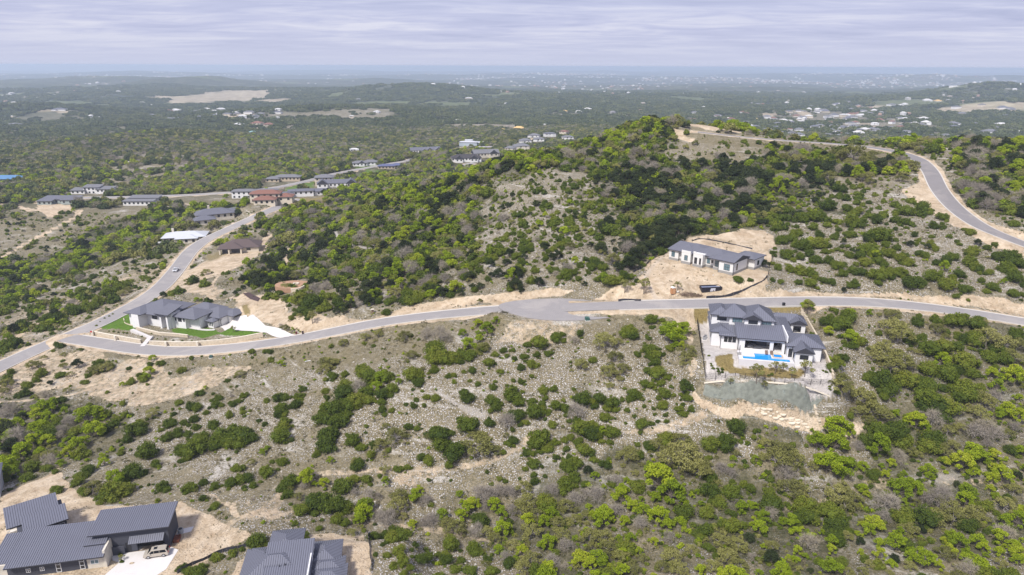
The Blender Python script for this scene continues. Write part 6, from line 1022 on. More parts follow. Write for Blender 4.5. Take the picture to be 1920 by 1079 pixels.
def place_plants():
    recs = []                                  # kind, x, y, size, hand
    for blk in HAND.strip().split('\n'):
        tk = blk.split(); ox, oy, sc = map(float, tk[:3]); k = None; i = 3; A = []
        while i < len(tk):
            if tk[i].isalpha(): k = tk[i]; i += 1
            else: A.append((k, float(tk[i]), float(tk[i + 1]), float(tk[i + 2]))); i += 3
        px = np.array([ox + a[1] / sc for a in A]); py = np.array([oy + a[2] / sc for a in A]); w = np.array([a[3] / sc for a in A]); hgt = np.array([{'J': .30, 'L': .42, 'O': .36, 'B': .34}[a[0]] for a in A])
        P = at(px, py + w * hgt * .75); D = project(P)[2]
        for a, p, ww, dd in zip(A, P, w, D): recs.append((a[0], p[0], p[1], ww / FPX * dd * (1.12 if a[0] == 'J' else .95), 1))
    gs = np.random.default_rng(41)                  # smaller bushes leaning on the big ones, so the clumps run together
    for r_ in list(recs):
        if r_[3] > 1.6:
            for _ in range(int(gs.integers(1, 4))):
                a_ = gs.uniform(0, 6.28); d_ = r_[3] * gs.uniform(.38, .62); recs.append((r_[0] if gs.random() < .65 else gs.choice(['J', 'O']), r_[1] + d_ * math.cos(a_), r_[2] + d_ * math.sin(a_), r_[3] * gs.uniform(.22, .5), 0))
    H = np.array([(r[1], r[2], r[3]) for r in recs])
    # the rest of the near slopes, on a jittered lattice
    cs = 2.8; gx, gy = np.meshgrid(np.arange(-420, 480, cs), np.arange(92, 760, cs), indexing='ij'); X = (gx + rng.uniform(-.48, .48, gx.shape) * cs).ravel(); Y = (gy + rng.uniform(-.48, .48, gx.shape) * cs).ravel()
    M = build_masks(X, Y); zone = np.full(len(X), -1)
    for i, z in enumerate(ZONES): zone[inside(X + (vnoise(X, Y, 12, 71) - .5) * 16, Y + (vnoise(X, Y, 12, 72) - .5) * 16, wpoly(z[0])) & (zone < 0)] = i
    blk = np.zeros(len(X), bool)
    for b in BLOCK: blk |= inside(X, Y, b)
    blk |= near_road(X, Y, 2.6) | (M['d'] > .55) | (M['l'] > .1) | (M['w'] > .1) | (M['n'] > .1) | (M['p'] > .4)
    kn = vnoise(X, Y, 22, 77); cl = vnoise(X, Y, 16, 73) * .6 + vnoise(X, Y, 7, 74) * .4; r = rng.random(len(X)); u = rng.random(len(X))
    rgP = ROADS['road_ridge'][0][::2]
    for s_ in (4, 8): rr_ = np.hypot(X, Y); q_, _ = dist_line(X + X / rr_ * s_, Y + Y / rr_ * s_, rgP); blk |= q_ < 4.5
    hd = np.ones(len(X)) * 99
    for a in range(0, len(X), 20000): hd[a:a + 20000] = (np.hypot(X[a:a + 20000, None] - H[None, :, 0], Y[a:a + 20000, None] - H[None, :, 1]) - H[None, :, 2] * .55).min(1)
    for i in np.where(~blk & (hd > .6))[0]:
        z = zone[i]
        if z >= 0:
            dens = ZONES[z][1]; (a, b), wt = ZONES[z][2], ZONES[z][3]
            if M['r'][i] > .4 and 1 < z < 7: dens *= .9; a, b = 1.0, 3.8; wt = (.9, .03, .05, .02)
            if r[i] > dens * np.clip(.55 + 1.1 * _sm((cl[i] - .28) / .35), 0, 1.1): continue
            s = a + (b - a) * u[i] ** 2.0
            if s > 5.5 and rng.random() < .35: s *= .8
        elif Y[i] > 430 or abs(X[i]) > 380:
            continue
        else:
            rk = M['r'][i]; 
            if Y[i] > 205: dens = .26 if rk < .4 else .34
            else: dens = .06 if rk < .4 else .10
            if r[i] > dens * np.clip(.2 + 1.8 * _sm((cl[i] - .35) / .3), 0, 1.6): continue
            s = .9 + 2.2 * u[i] ** 2.2 + (.8 if Y[i] > 205 else 0); wt = (.86, .04, .06, .04)
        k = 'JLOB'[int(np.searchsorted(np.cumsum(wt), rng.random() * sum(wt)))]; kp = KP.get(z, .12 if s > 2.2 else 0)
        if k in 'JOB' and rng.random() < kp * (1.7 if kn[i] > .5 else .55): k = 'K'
        recs.append((k, X[i], Y[i], s, 0))
    return recs
RECS = place_plants()
def far_woods():
    # 430 m to 1500 m: every tree; beyond: patches of wood
    n = 150000; a = rng.uniform(-R(43), R(43), n); r = np.sqrt(rng.uniform(400 ** 2, 1600 ** 2, n)); X = r * np.sin(a); Y = r * np.cos(a)
    M = build_masks(X, Y); dom = (np.abs(X) < 420) & (X < 480) & (Y < 760); inz = np.zeros(n, bool)
    for z in ZONES: inz |= inside(X, Y, wpoly(z[0]))
    blk = np.zeros(n, bool)
    for b in BLOCK: blk |= inside(X, Y, b)
    nr = near_road(X, Y, 4)
    for s_ in (9, 18, 27): rr_ = np.hypot(X, Y); nr |= near_road(X + X / rr_ * s_, Y + Y / rr_ * s_, 2) & (Y > 440)
    blk |= nr | (M['d'] > .3) | (M['l'] > .1) | (M['w'] > .2) | (M['f'] > .25) | (inz & (Y < 520)) | (M['g'] > .35) | (M['p'] > .4)
    dens = .12 + .88 * M['t']; dens *= (1 - .6 * M['u']); clump = _sm((vnoise(X, Y, 34, 81) * .6 + vnoise(X, Y, 15, 82) * .4 - .28) / .2); dens *= .35 + .65 * clump
    keep = ~blk & (rng.random(n) < dens) & (Y > 380); X, Y = X[keep], Y[keep]; r = np.hypot(X, Y); P = np.c_[X, Y, height(X, Y) - .2]; S = rng.uniform(4.5, 9.5, len(X)) * np.interp(r, [400, 1600], [.9, 1.15])
    reg = vnoise(X, Y, 120, 83); u = rng.random(len(X)); lime = np.clip((r < 950) * .16 + (vnoise(X, Y, 90, 84) > .62) * .14 * (r < 1300), .02, .4); bare = .10 + .12 * (reg > .6)
    k = np.where(u < lime, 'L', np.where(u < lime + bare, 'B', np.where(u < lime + bare + .26, 'O', 'W')))
    lw = [m for m in LOW['J']]
    scatter('valley_green_trees', LOW['L'], P[k == 'L'], S[k == 'L'] * .95); scatter('valley_bare_trees', LOW['B'], P[k == 'B'], S[k == 'B']); scatter('valley_olive_oaks', LOW['O'], P[k == 'O'], S[k == 'O'] * 1.1)
    dark = []
    for me in LOW['J']: m2 = me.copy(); m2.materials.clear(); m2.materials.append(LM['W']); dark.append(m2)
    scatter('valley_dark_trees', dark, P[k == 'W'], S[k == 'W'] * 1.1)
    n = 42000; a = rng.uniform(-R(42), R(42), n); r = np.sqrt(rng.uniform(1500 ** 2, 5200 ** 2, n)); X = r * np.sin(a); Y = r * np.cos(a); M = build_masks(X, Y)
    blk = (M['d'] > .25) | (M['f'] > .3); dens = (.10 + .9 * M['t']) * (1 - .55 * M['u']); keep = ~blk & (rng.random(n) < dens); X, Y = X[keep], Y[keep]; r = np.hypot(X, Y)
    scatter('far_woodland', LOW['W'], np.c_[X, Y, height(X, Y) - .5], rng.uniform(16, 34, len(X)) * np.interp(r, [1500, 5000], [.85, 1.5]))
    print('woods', time.time() - T0)
def low_cover():
    n = 90000; X = rng.uniform(-240, 260, n); Y = rng.uniform(100, 330, n); M = build_masks(X, Y); blk = near_road(X, Y, .6)
    for b in BLOCK[:7]: blk |= inside(X, Y, b)
    bad = blk | (M['l'] > .1) | (M['w'] > .3) | (M['n'] > .3); cl = vnoise(X, Y, 6, 91) * .6 + vnoise(X, Y, 2.5, 92) * .4; ok = ~bad & (rng.random(n) < _sm((cl - .35) / .3) * np.where(M['d'] < .35, 1, np.where(near_road(X, Y, 2.5), .1, .22))); P = np.c_[X, Y, height(X, Y) - .03]
    n2 = 130000; X2 = rng.uniform(-420, 460, n2); Y2 = rng.uniform(100, 520, n2); M2 = build_masks(X2, Y2); b2 = near_road(X2, Y2, 1.2)
    for b in BLOCK[:7]: b2 |= inside(X2, Y2, b)
    c2 = vnoise(X2, Y2, 5, 95) * .5 + vnoise(X2, Y2, 12, 96) * .5; k2 = ~b2 & (M2['d'] < .5) & (M2['l'] < .1) & (M2['w'] < .1) & (M2['n'] < .1) & (M2['p'] < .5) & (rng.random(n2) < (.20 + .8 * M2['t']) * _sm((c2 - .3) / .25)); P2 = np.c_[X2, Y2, height(X2, Y2) - .1]
    lowm = LOW['J'][:3] + LOW['O'][:2] + LOW['L'][:2]; scatter('undergrowth', lowm, P2[k2], (rng.uniform(.45, 1.2, n2) * (1 + .5 * M2['t']))[k2])
    scatter('dry_grass_tufts', LOW['T'], P[ok], (rng.uniform(.3, 1.0, n) ** 1.6 * 1.5)[ok])
    ok = ~bad & (M['t'] < .5) & (rng.random(n) < (.08 + .40 * M['r']) * (M['d'] < .4) + .03) & (Y < 300); P[:, 2] += .05; scatter('limestone_rubble', ROCKS, P[ok], (.18 + .6 * rng.random(n) ** 4)[ok])
    return
far_woods(); low_cover()

KINDWORDS = {'J': ('juniper_bush', 'dark green juniper bush', 'juniper bush', 'juniper bushes'), 'L': ('green_tree', 'lime-green spring tree', 'tree', 'lime-green trees'), 'O': ('oak_tree', 'olive-brown oak', 'oak tree', 'olive oaks'), 'K': ('cedar_tree', 'shade-toned blackish-green cedar', 'cedar', 'dark cedars'), 'B': ('bare_tree', 'bare grey twiggy tree', 'bare tree', 'bare grey trees')}  # K: dark species green, deepened by shade painted into the leaves
def set_plants():
    LMK = landmark_points(); LP = np.array([p for p, _ in LMK]); A = np.array([(r[1], r[2], r[3], r[4]) for r in RECS]); kinds = np.array([r[0] for r in RECS])
    Z = height(A[:, 0], A[:, 1]); P = np.c_[A[:, :2], Z]; px, py, D = project(np.c_[A[:, :2], Z + A[:, 2] * .3]); app = A[:, 2] / D * FPX; infr = (px > -10) & (px < 1930) & (py > 0) & (py < 1085) & seen(P, 2.5)
    for k, (nm, lab, cat, plural) in KINDWORDS.items():
        ids = np.where(kinds == k)[0]; score = app[ids] * infr[ids] * (1 + .5 * A[ids, 3]); order = ids[np.argsort(-score)]; top = [i for i in order[:300] if infr[i]]; rest = [i for i in ids if i not in set(top)]
        low = LOW[k]; hi = [m for m, _ in KIND[k]]; rest = np.array(rest); nearm = D[rest] < 260
        scatter(plural.replace(' ', '_').replace('-', '_') + '_mass', hi[:4], P[rest[nearm]] - [0, 0, .1], A[rest[nearm], 2]); scatter(plural.replace(' ', '_').replace('-', '_') + '_far', low, P[rest[~nearm]] - [0, 0, .15], A[rest[~nearm], 2])
        near_l = np.hypot(P[top, 0][:, None] - LP[None, :, 0], P[top, 1][:, None] - LP[None, :, 1]).argmin(1); groups = {}
        for i, l in zip(top, near_l): groups.setdefault(l, []).append(i)
        words = {}
        for l, g in groups.items():
            where = LMK[l][1]; left = list(g)
            def take(i, w): words[i] = (w + ' ' + lab + ' ' + where); left.remove(i)
            if len(left) == 1: words[left[0]] = lab + ' ' + where; continue
            take(max(left, key=lambda i: app[i]), 'largest')
            for f, w in ((lambda i: px[i], 'leftmost'), (lambda i: -px[i], 'rightmost'), (lambda i: -py[i], 'lowest'), (lambda i: py[i], 'highest'), (lambda i: app[i], 'smallest')):
                if len(left) > 1: take(min(left, key=f), w)
            ordn = ['', 'second', 'third', 'fourth', 'fifth', 'sixth', 'seventh', 'eighth', 'ninth', 'tenth']; lr = sorted(g, key=lambda i: px[i])
            for i in list(left):
                a_ = lr.index(i); b_ = len(g) - 1 - a_
                if 0 < min(a_, b_) < 10: words[i] = lab + ' ' + where + ', ' + ordn[min(a_, b_)] + ' from the ' + ('left' if a_ <= b_ else 'right'); left.remove(i)
            for i in left: words[i] = 'mid-sized ' + lab + ' ' + where
        g_ = np.random.default_rng(3)
        for n, i in enumerate(top):
            v = int(g_.integers(len(KIND[k]))); cm, tm = KIND[k][v]; s = A[i, 2]; rz = float(g_.uniform(0, 6.28)); sz = s * float(g_.uniform(.85, 1.15)); parts = k != 'J' and app[i] > 16
            grp = plural + ' ' + LMK[[l for l, gg in groups.items() if i in gg][0]][1]
            if parts:
                o = empty(nm, tuple(P[i] - [0, 0, .05]), rz); o.scale = (s, s, sz); c = bpy.data.objects.new('crown', cm); COL.objects.link(c); c.parent = o; t = bpy.data.objects.new('trunk', tm); COL.objects.link(t); t.parent = o
            else: o = bpy.data.objects.new(nm, cm); COL.objects.link(o); o.location = tuple(P[i] - [0, 0, .08]); o.rotation_euler = (0, 0, rz); o.scale = (s, s, sz)
            if len(words[i].split()) > 16: words[i] = words[i].replace('dark green juniper bush', 'juniper').replace('lime-green spring tree', 'lime-green tree').replace('bare grey twiggy tree', 'bare tree').replace('olive-brown oak', 'oak')
            tag(o, words[i], cat, grp)
    print('plants', len(RECS), {k: int((kinds == k).sum()) for k in 'JLOBK'}, time.time() - T0)
set_plants()
def yard_trees():
    T = [(1418, 718, 5.0, 'bending oak at the fence right under the left half of the pool'), (1452.7, 700.6, 3.4, 'young tree with clear trunk on the dry lawn under the middle of the pool'), (1468, 698, 2.6, 'slender young tree at the right end of the pool terrace'), (1484, 710, 3.0, 'low young tree at the fence beside the white boulders'), (1509, 706, 4.6, 'young tree before the gabled wing of the pool house'), (1370, 722, 1.8, 'thin sapling at the top edge of the erosion mat, left'), (1433, 731, 2.4, 'small leaning tree standing in the erosion mat'), (1570.5, 742, 4.6, 'oak at the lower right corner of the pool house yard'),
     (1207, 552, 5.4, 'leafy live oak at the left of the clay lot by the road'), (1171, 550, 4.6, 'sparse grey oak left of the leafy one by the road'), (1270, 546, 3.2, 'thin upright oak behind the portable toilet'), (438, 624, 2.6, 'small staked tree in the lawn beside the white driveway'), (1513, 590, 4.6, 'pale green tree at the road corner behind the casita'), (229, 1052, 1.5, 'potted sapling by the entry of the charcoal house'), (586, 607, 4.6, 'dark oak on the bank above the driveway bins'), (1348, 706, 1.0, 'low plant in the pale gravel left of the dry lawn')]
    g = np.random.default_rng(12); bush = [(1384, 529, 3.8, 'dark green bush group under the right end of the unfinished house'), (1406, 528, 2.0, 'smaller dark bush right of the group by the unfinished house'), (352, 1075, 2.0, 'light green shrub beside the concrete drive at the bottom'), (375, 1078, 3.2, 'wide green shrub on the silt fence at the bottom edge'), (478, 1022, 3.0, 'rounded bush beside the hip-roofed house')]
    for i, (px, py, w, lab) in enumerate(T): v = KIND['Y'][i % 3]; e = empty('young_tree', on(px, py), g.uniform(0, 6), lab, 'tree'); e.scale = (w, w, w * .95); c = bpy.data.objects.new('crown', v[0]); COL.objects.link(c); c.parent = e; t = bpy.data.objects.new('trunk', v[1]); COL.objects.link(t); t.parent = e
    for i, (px, py, w, lab) in enumerate(bush): o = bpy.data.objects.new('shrub', KIND['J'][i][0]); COL.objects.link(o); o.location = on(px, py, -.05); o.scale = (w, w, w * .9); tag(o, lab, 'shrub')
yard_trees()
# ------------------------------------------------------------------ vehicles, walls, fences and yard things
def prism(name, outline, y0, y1, m, parent, top_in=0.0, ztop=None, bevel=0.0):
    """side outline (x, z) extruded across y; points above ztop pulled in by top_in"""
    def yy(z, s): k = top_in if (ztop is not None and z > ztop) else 0; return (y0 + k) if s < 0 else (y1 - k)
    n = len(outline); V = [(x, yy(z, -1), z) for x, z in outline] + [(x, yy(z, 1), z) for x, z in outline]
    F = [tuple(range(n)), tuple(range(2 * n - 1, n - 1, -1))] + [(i, i + n, (i + 1) % n + n, (i + 1) % n) for i in range(n)]
    o = mesh_obj(name, V, F, m, parent); bm = bmesh.new(); bm.from_mesh(o.data); bmesh.ops.recalc_face_normals(bm, faces=bm.faces)
    if bevel: bmesh.ops.bevel(bm, geom=list(bm.edges), offset=bevel, segments=2, affect='EDGES', clamp_overlap=True)
    bm.to_mesh(o.data); bm.free(); return o
M_TYRE = mat('tyre', (.02, .02, .02), .9); M_RIM = mat('alloy_rim', (.45, .45, .46), .35, metal=.6); M_CHROME = mat('bright_trim', (.6, .6, .6), .3, metal=.7); M_LAMP = mat('lamp_glass', (.55, .55, .55), .1); M_RED = mat('tail_lamp', (.35, .02, .02), .2)
def wheel(parent, x, y, r=.36, w=.24):
    V, F = [], []; s = 1 if y > 0 else -1; tube(V, F, (x, y - w / 2, r), (x, y + w / 2, r), r, r, 16); F.append(tuple(range(15, -1, -1))); t = mesh_obj('wheel', V, F, M_TYRE, parent)
    V, F = [], []; tube(V, F, (x, y + s * (w / 2 + .001), r), (x, y + s * (w / 2 + .02), r), r * .64, r * .55, 10); F.append(tuple(range(9, -1, -1))); mesh_obj('rim', V, F, M_RIM, t)
def suv(name, label, loc, rz, paint, L=4.7, W=1.86, H=1.72, cat='car', rack=True):
    e = empty(name, loc, rz, label, cat); h = L / 2
    prism('body', [(-h, .45), (-h + .05, .95), (-h + .9, 1.04), (h - .08, 1.02), (h, .5), (h - .1, .30), (-h + .1, .30)], -W / 2, W / 2, paint, e, bevel=.07)
    prism('cabin', [(-h + .75, 1.02), (-h + 1.45, H - .06), (-h + 1.9, H), (h - .45, H - .02), (h - .12, 1.02)], -W / 2 + .05, W / 2 - .05, paint, e, .17, 1.2, .05)
    for s in (-1, 1):
        y = s * (W / 2 - .10); ins = .12
        def pane(x0, x1, x2, x3, nm='side_window'):
            V = [(x0, s * (W / 2 - .043), 1.07), (x1, s * (W / 2 - .043), 1.07), (x2, s * (W / 2 - .165), H - .14), (x3, s * (W / 2 - .165), H - .14)]; mesh_obj(nm, V, [(0, 1, 2, 3), (3, 2, 1, 0)], M_GLASS, e)
        pane(-h + 1.05, -h + 2.0, -h + 2.0, -h + 1.62); pane(-h + 2.08, -h + 3.0, -h + 3.0, -h + 2.08); pane(-h + 3.08, h - .38, h - .6, -h + 3.08)
        wheel(e, -h + .92, s * (W / 2 - .1)); wheel(e, h - .95, s * (W / 2 - .1)); bxs('headlight', [(-h - .01, s * .55 - .18, .72, -h + .06, s * .55 + .18, .88)], M_LAMP, e); bxs('tail_light', [(h - .06, s * .72 - .1, .8, h + .01, s * .72 + .1, 1.15)], M_RED, e)
        bxs('mirror', [(-h + 1.15, s * (W / 2) - .02 if s > 0 else -W / 2 - .18, 1.02, -h + 1.35, W / 2 + .18 if s > 0 else -W / 2 + .02, 1.18)], paint, e)
        if rack: bxs('roof_rail', [(-h + 2.0, s * .62 - .02, H, h - .7, s * .62 + .02, H + .07)], M_CHROME, e)
    mesh_obj('windscreen', [(-h + .77, -W / 2 + .16, 1.06), (-h + .77, W / 2 - .16, 1.06), (-h + 1.38, W / 2 - .28, H - .09), (-h + 1.38, -W / 2 + .28, H - .09)], [(0, 3, 2, 1), (0, 1, 2, 3)], M_GLASS, e)
    mesh_obj('rear_window', [(h - .13, -W / 2 + .2, 1.15), (h - .13, W / 2 - .2, 1.15), (h - .40, W / 2 - .28, H - .12), (h - .40, -W / 2 + .28, H - .12)], [(0, 1, 2, 3), (3, 2, 1, 0)], M_GLASS, e)
    bxs('sunroof', [(-h + 1.95, -.4, H + .002, -h + 2.6, .4, H + .012)], M_GLASS, e); bxs('bumper', [(-h - .03, -W / 2 + .1, .35, -h + .1, W / 2 - .1, .6)], M_FASCIA, e); return e
def facing(px, py, qx, qy): a, b = at1(px, py), at1(qx, qy); return math.atan2(b[1] - a[1], b[0] - a[0])
P_GOLD = mat('champagne_paint', (.50, .45, .38), .35, metal=.3); P_WHITE = mat('white_paint', (.74, .75, .78), .3); P_NAVY = mat('navy_paint', (.03, .05, .085), .25, spec=.6); P_BLACK = mat('black_paint', (.015, .015, .017), .3)
q = S_DARK.loc(8.6, -2.2, .07); suv('parked_suv', 'champagne SUV with roof rails parked in front of the open garage', q, S_DARK.ang + R(2), P_GOLD)
q = S_DARK.loc(-22.8, -6.0, .05); suv('parked_suv', 'navy SUV cut off by the left edge beside the limestone end wall', q, S_DARK.ang + R(50), P_NAVY, L=4.9, H=1.8, rack=False)
def pickup(label, loc, rz):
    e = empty('pickup_truck', loc, rz, label, 'truck'); h = 2.9; W = 2.0
    prism('body', [(-h, .5), (-h + .03, 1.05), (-h + 1.3, 1.15), (-.1, 1.15), (-.1, .5)], -W / 2, W / 2, P_WHITE, e, bevel=.06); prism('cab', [(-h + 1.15, 1.12), (-h + 1.75, 1.85), (-.5, 1.87), (-.15, 1.12)], -W / 2 + .04, W / 2 - .04, P_WHITE, e, .18, 1.3, .05)
    b = bxs('flat_bed', [(-.1, -W / 2, .75, h, W / 2, .9)], P_WHITE, e)
    for s in (-1, 1):
        bxs('bed_side', [(-.05, s * (W / 2 - .05) - .05, .9, h, s * (W / 2 - .05) + .05, 1.3)], P_WHITE, b); wheel(e, -h + .95, s * .88, .4); wheel(e, h - 1.2, s * .88, .4)
        V = [(-h + 1.5, s * (W / 2 - .045), 1.2), (-.35, s * (W / 2 - .045), 1.2), (-.55, s * (W / 2 - .165), 1.72), (-h + 1.85, s * (W / 2 - .165), 1.72)]; mesh_obj('side_window', V, [(0, 1, 2, 3), (3, 2, 1, 0)], M_GLASS, e); bxs('headlight', [(-h - .01, s * .7 - .17, .8, -h + .05, s * .7 + .17, .98)], M_LAMP, e)
    mesh_obj('windscreen', [(-h + 1.17, -W / 2 + .15, 1.2), (-h + 1.17, W / 2 - .15, 1.2), (-h + 1.66, W / 2 - .27, 1.78), (-h + 1.66, -W / 2 + .27, 1.78)], [(0, 3, 2, 1), (0, 1, 2, 3)], M_GLASS, e); bxs('grille', [(-h - .02, -.5, .65, -h + .02, .5, 1.0)], M_FASCIA, e)
    for i, (x, y, z) in enumerate(((.6, -.4, .9), (1.6, .2, .9))): tag(bxs('cargo_crate', [(-.35, -.3, 0, .35, .3, .45)], M_BLOCK, None, loc=None), ('front', 'rear')[i] + ' grey crate riding in the bed of the white truck', 'crate').matrix_world = Matrix.Translation(loc) @ Matrix.Rotation(rz, 4, 'Z') @ Matrix.Translation((x, y, z))
    # ladder rack
    for x in (0.1, 1.4, 2.7): bxs('rack_hoop', [(x, -.95, 1.3, x + .06, -.89, 2.0), (x, .89, 1.3, x + .06, .95, 2.0), (x, -.95, 1.94, x + .06, .95, 2.0)], M_CHROME, e)
pickup('white work truck with ladder rack driving down the curving road at the left', on(330, 509, .16), facing(330, 511, 320, 521) + math.pi)
def dumpster():
    a = at1(1316, 550); b = at1(1347, 546); rz = math.atan2(b[1] - a[1], b[0] - a[0]); e = empty('roll_off_dumpster', (a[0], a[1], a[2]), rz, 'long black roll-off dumpster with white lettering on the clay lot beside the road', 'dumpster'); m = mat('dumpster_black', (.025, .022, .03), .5, .2, 1); L = 6.6; W = 2.4; H = 1.75
    for nm, bb in (('side_panel', (0, 0, .15, L, .08, H)), ('side_panel', (0, W - .08, .15, L, W, H)), ('end_panel', (0, .08, .15, .08, W - .08, H)), ('door', (L - .08, .08, .15, L, W - .08, H)), ('floor_plate', (.08, .08, .15, L - .08, W - .08, .3))): bxs(nm, [bb], m, e)
    for k in range(9): bxs('rib', [(.25 + k * .75, -.08, .2, .35 + k * .75, 0, H - .1)], m, e)
    bxs('top_rail', [(-.05, -.1, H, L + .05, .05, H + .1)], m, e); bxs('top_rail', [(-.05, W - .05, H, L + .05, W + .1, H + .1)], m, e)
    bxs('tarp', [(.08, .08, H - .35, L - .08, W - .08, H - .25)], mat('grey_blue_load', (.17, .19, .27), .5, .3, 2, .5), e)
    wl = mat('white_lettering', (.62, .62, .68), .6); V = [(2.7, -.085, 1.0), (4.3, -.085, 1.0), (4.45, -.085, 1.45), (2.85, -.085, 1.45), (2.6, -.085, .5), (3.6, -.085, .5), (3.65, -.085, .85), (2.65, -.085, .85), (3.8, -.085, .55), (4.3, -.085, .6), (4.35, -.085, .88), (3.85, -.085, .85)]
    mesh_obj('lettering', V, [(0, 1, 2, 3), (4, 5, 6, 7), (8, 9, 10, 11)], wl, e)
dumpster()
def potty():
    p = on(1261.5, 551); e = empty('portable_toilet', p, R(20), 'orange-brown portable toilet with white roof on the clay lot by the road', 'portable toilet'); bxs('cabin', [(-.6, -.6, 0, .6, .6, 2.0)], mat('toilet_orange', (.42, .21, .10), .6, .05, 1), e); bxs('door', [(-.4, -.63, .15, .4, -.6, 1.85)], mat('toilet_door', (.50, .28, .15), .6), e)
    prism('roof', [(-.65, 2.0), (-.6, 2.15), (0, 2.35), (.6, 2.15), (.65, 2.0)], -.65, .65, M_FRAMEW, e); bxs('skid', [(-.7, -.7, -.1, .7, .7, 0)], M_FASCIA, e)
    p = on(1271, 549); V = [tuple(np.array(v) * [.55, .5, .4] + [0, 0, .3]) for v in ICO_V]; tag(mesh_obj('boulder', V, ICO_F, mat('pale_boulder', (.55, .50, .44), .9, .1, 2), loc=p), 'pale round boulder between the portable toilet and the thin oak', 'boulder')
_b = bmesh.new(); bmesh.ops.create_icosphere(_b, subdivisions=1, radius=1); ICO_V = [tuple(v.co) for v in _b.verts]; ICO_F = [[v.index for v in f.verts] for f in _b.faces]; _b.free()
potty()
def brushpile(px, py, n, rad, lab):
    p = on(px, py); V, F = [], []; g = np.random.default_rng(int(px))
    for _ in range(n):
        a = g.uniform(0, 6.28); r = rad * math.sqrt(g.random()); x, y = r * math.cos(a), r * .6 * math.sin(a); z = .1 + .7 * (1 - r / rad) * g.random(); d = g.normal(size=3); d[2] *= .3; d /= np.linalg.norm(d); l = g.uniform(.3, 1.1); tube(V, F, (x - d[0] * l, y - d[1] * l, z - d[2] * l), (x + d[0] * l, y + d[1] * l, z + d[2] * l + .1), .05, .02, 3)
    o = mesh_obj('brush_pile', V, F, mat('dead_wood', (.17, .12, .09), .95, .4, 3), loc=p); o['kind'] = 'stuff'; o['label'] = lab
brushpile(1293, 553, 240, 3.2, 'heap of cut branches beside the road and the portable toilet'); brushpile(1310, 556, 50, 1.5, 'small litter of branches right of the heap')
# stone walls
M_WALLS = mat('wall_limestone', (.52, .44, .33), .9, .3, .9, .5, 5, objvar=.0); M_BLOCKS = mat('cut_limestone', (.56, .48, .37), .9, .35, 1.3, .4, 6); M_CAP = mat('limestone_cap', (.66, .59, .48), .85, .15, 1)
def wall_along(name, label, pts, h, t=.45, bl=.9, bh=.38, cap=True, base=None, sm=2, up=0.0):
    P = wline(pts, 1.0, sm) if isinstance(pts, str) else pts; e = empty(name, tuple(P[0]), 0, label, 'wall'); o0 = P[0].copy(); V, F = [], []; g = np.random.default_rng(len(P)); Q = P - o0
    T = np.gradient(Q[:, :2], axis=0); T /= np.linalg.norm(T, axis=1)[:, None] + 1e-9; N_ = np.c_[T[:, 1], -T[:, 0]]
    def sect(half, z0, z1):
        V, F = [], []
        for p, n in zip(Q, N_): V += [(p[0] - n[0] * half, p[1] - n[1] * half, p[2] + z0), (p[0] + n[0] * half, p[1] + n[1] * half, p[2] + z0), (p[0] + n[0] * half, p[1] + n[1] * half, p[2] + z1), (p[0] - n[0] * half, p[1] - n[1] * half, p[2] + z1)]
        for i in range(len(Q) - 1):
            for k in range(4): F.append((4 * i + k, 4 * i + (k + 1) % 4, 4 * i + 4 + (k + 1) % 4, 4 * i + 4 + k))
        F += [(3, 2, 1, 0), tuple(4 * (len(Q) - 1) + k for k in range(4))]; return V, F
    V, F = sect(t / 2 - .05, -.8, h + up - .04); mesh_obj('wall_core', V, F, M_WALLS, e)
    d = np.r_[0, np.cumsum(np.hypot(*np.diff(Q[:, :2], axis=0).T))]; BV, BF = [], []; rows = max(1, int(round(h / bh)))
    for rw in range(-1, rows):
        s = g.uniform(-.4, 0)
        while s < d[-1] - .3:
            l = bl * g.uniform(.6, 1.3); a, b_ = max(0, s + .02), min(d[-1], s + l - .02); s += l
            if b_ - a < .15: continue
            c = [np.interp((a + b_) / 2, d, Q[:, k]) for k in range(3)]; tx, ty = [np.interp((a + b_) / 2, d, T[:, k]) for k in range(2)]; ln = math.hypot(tx, ty); tx /= ln; ty /= ln; hw = t / 2 + g.uniform(-.01, .05); z0 = c[2] + up + rw * bh + .02; z1 = z0 + bh - .04; n = len(BV); L2 = (b_ - a) / 2
            for z in (z0, z1):
                for u, v in ((-L2, -hw), (L2, -hw), (L2, hw), (-L2, hw)): BV.append((c[0] + tx * u + ty * v, c[1] + ty * u - tx * v, z))
            BF += [tuple(n + k for k in f) for f in ((0, 3, 2, 1), (4, 5, 6, 7), (0, 1, 5, 4), (1, 2, 6, 5), (2, 3, 7, 6), (3, 0, 4, 7))]
    b = mesh_obj('stone_blocks', BV, BF, M_BLOCKS, e); b['kind'] = 'stuff'
    if cap: V, F = sect(t / 2 + .08, h + up, h + up + .12); mesh_obj('cap', V, F, M_CAP, e)
    return e, P
e, P = wall_along('retaining_wall', 'long tan limestone retaining wall along the street, left of the steps of the terraced house', "175 628 195 632 217 636 245 641 268 645", 1.5)
for px, py in ((175, 630), (217, 639)): p = on(px, py); o = bxs('pilaster', [(-.35, -.5, -.4, .35, .3, 2.0)], M_CAP, e); o.location = (p[0] - e.location.x, p[1] - e.location.y, p[2] - e.location.z)
e, P = wall_along('retaining_wall', 'longest tan limestone retaining wall along the street, right of the steps of the terraced house', "281 647 310 648 340 649 371 648 410 645 450 640 480 634 495 631", 1.5)
for px, py in ((312, 650), (371, 650)): p = on(px, py); o = bxs('pilaster', [(-.35, -.5, -.4, .35, .3, 1.9)], M_CAP, e); o.location = (p[0] - e.location.x, p[1] - e.location.y, p[2] - e.location.z)
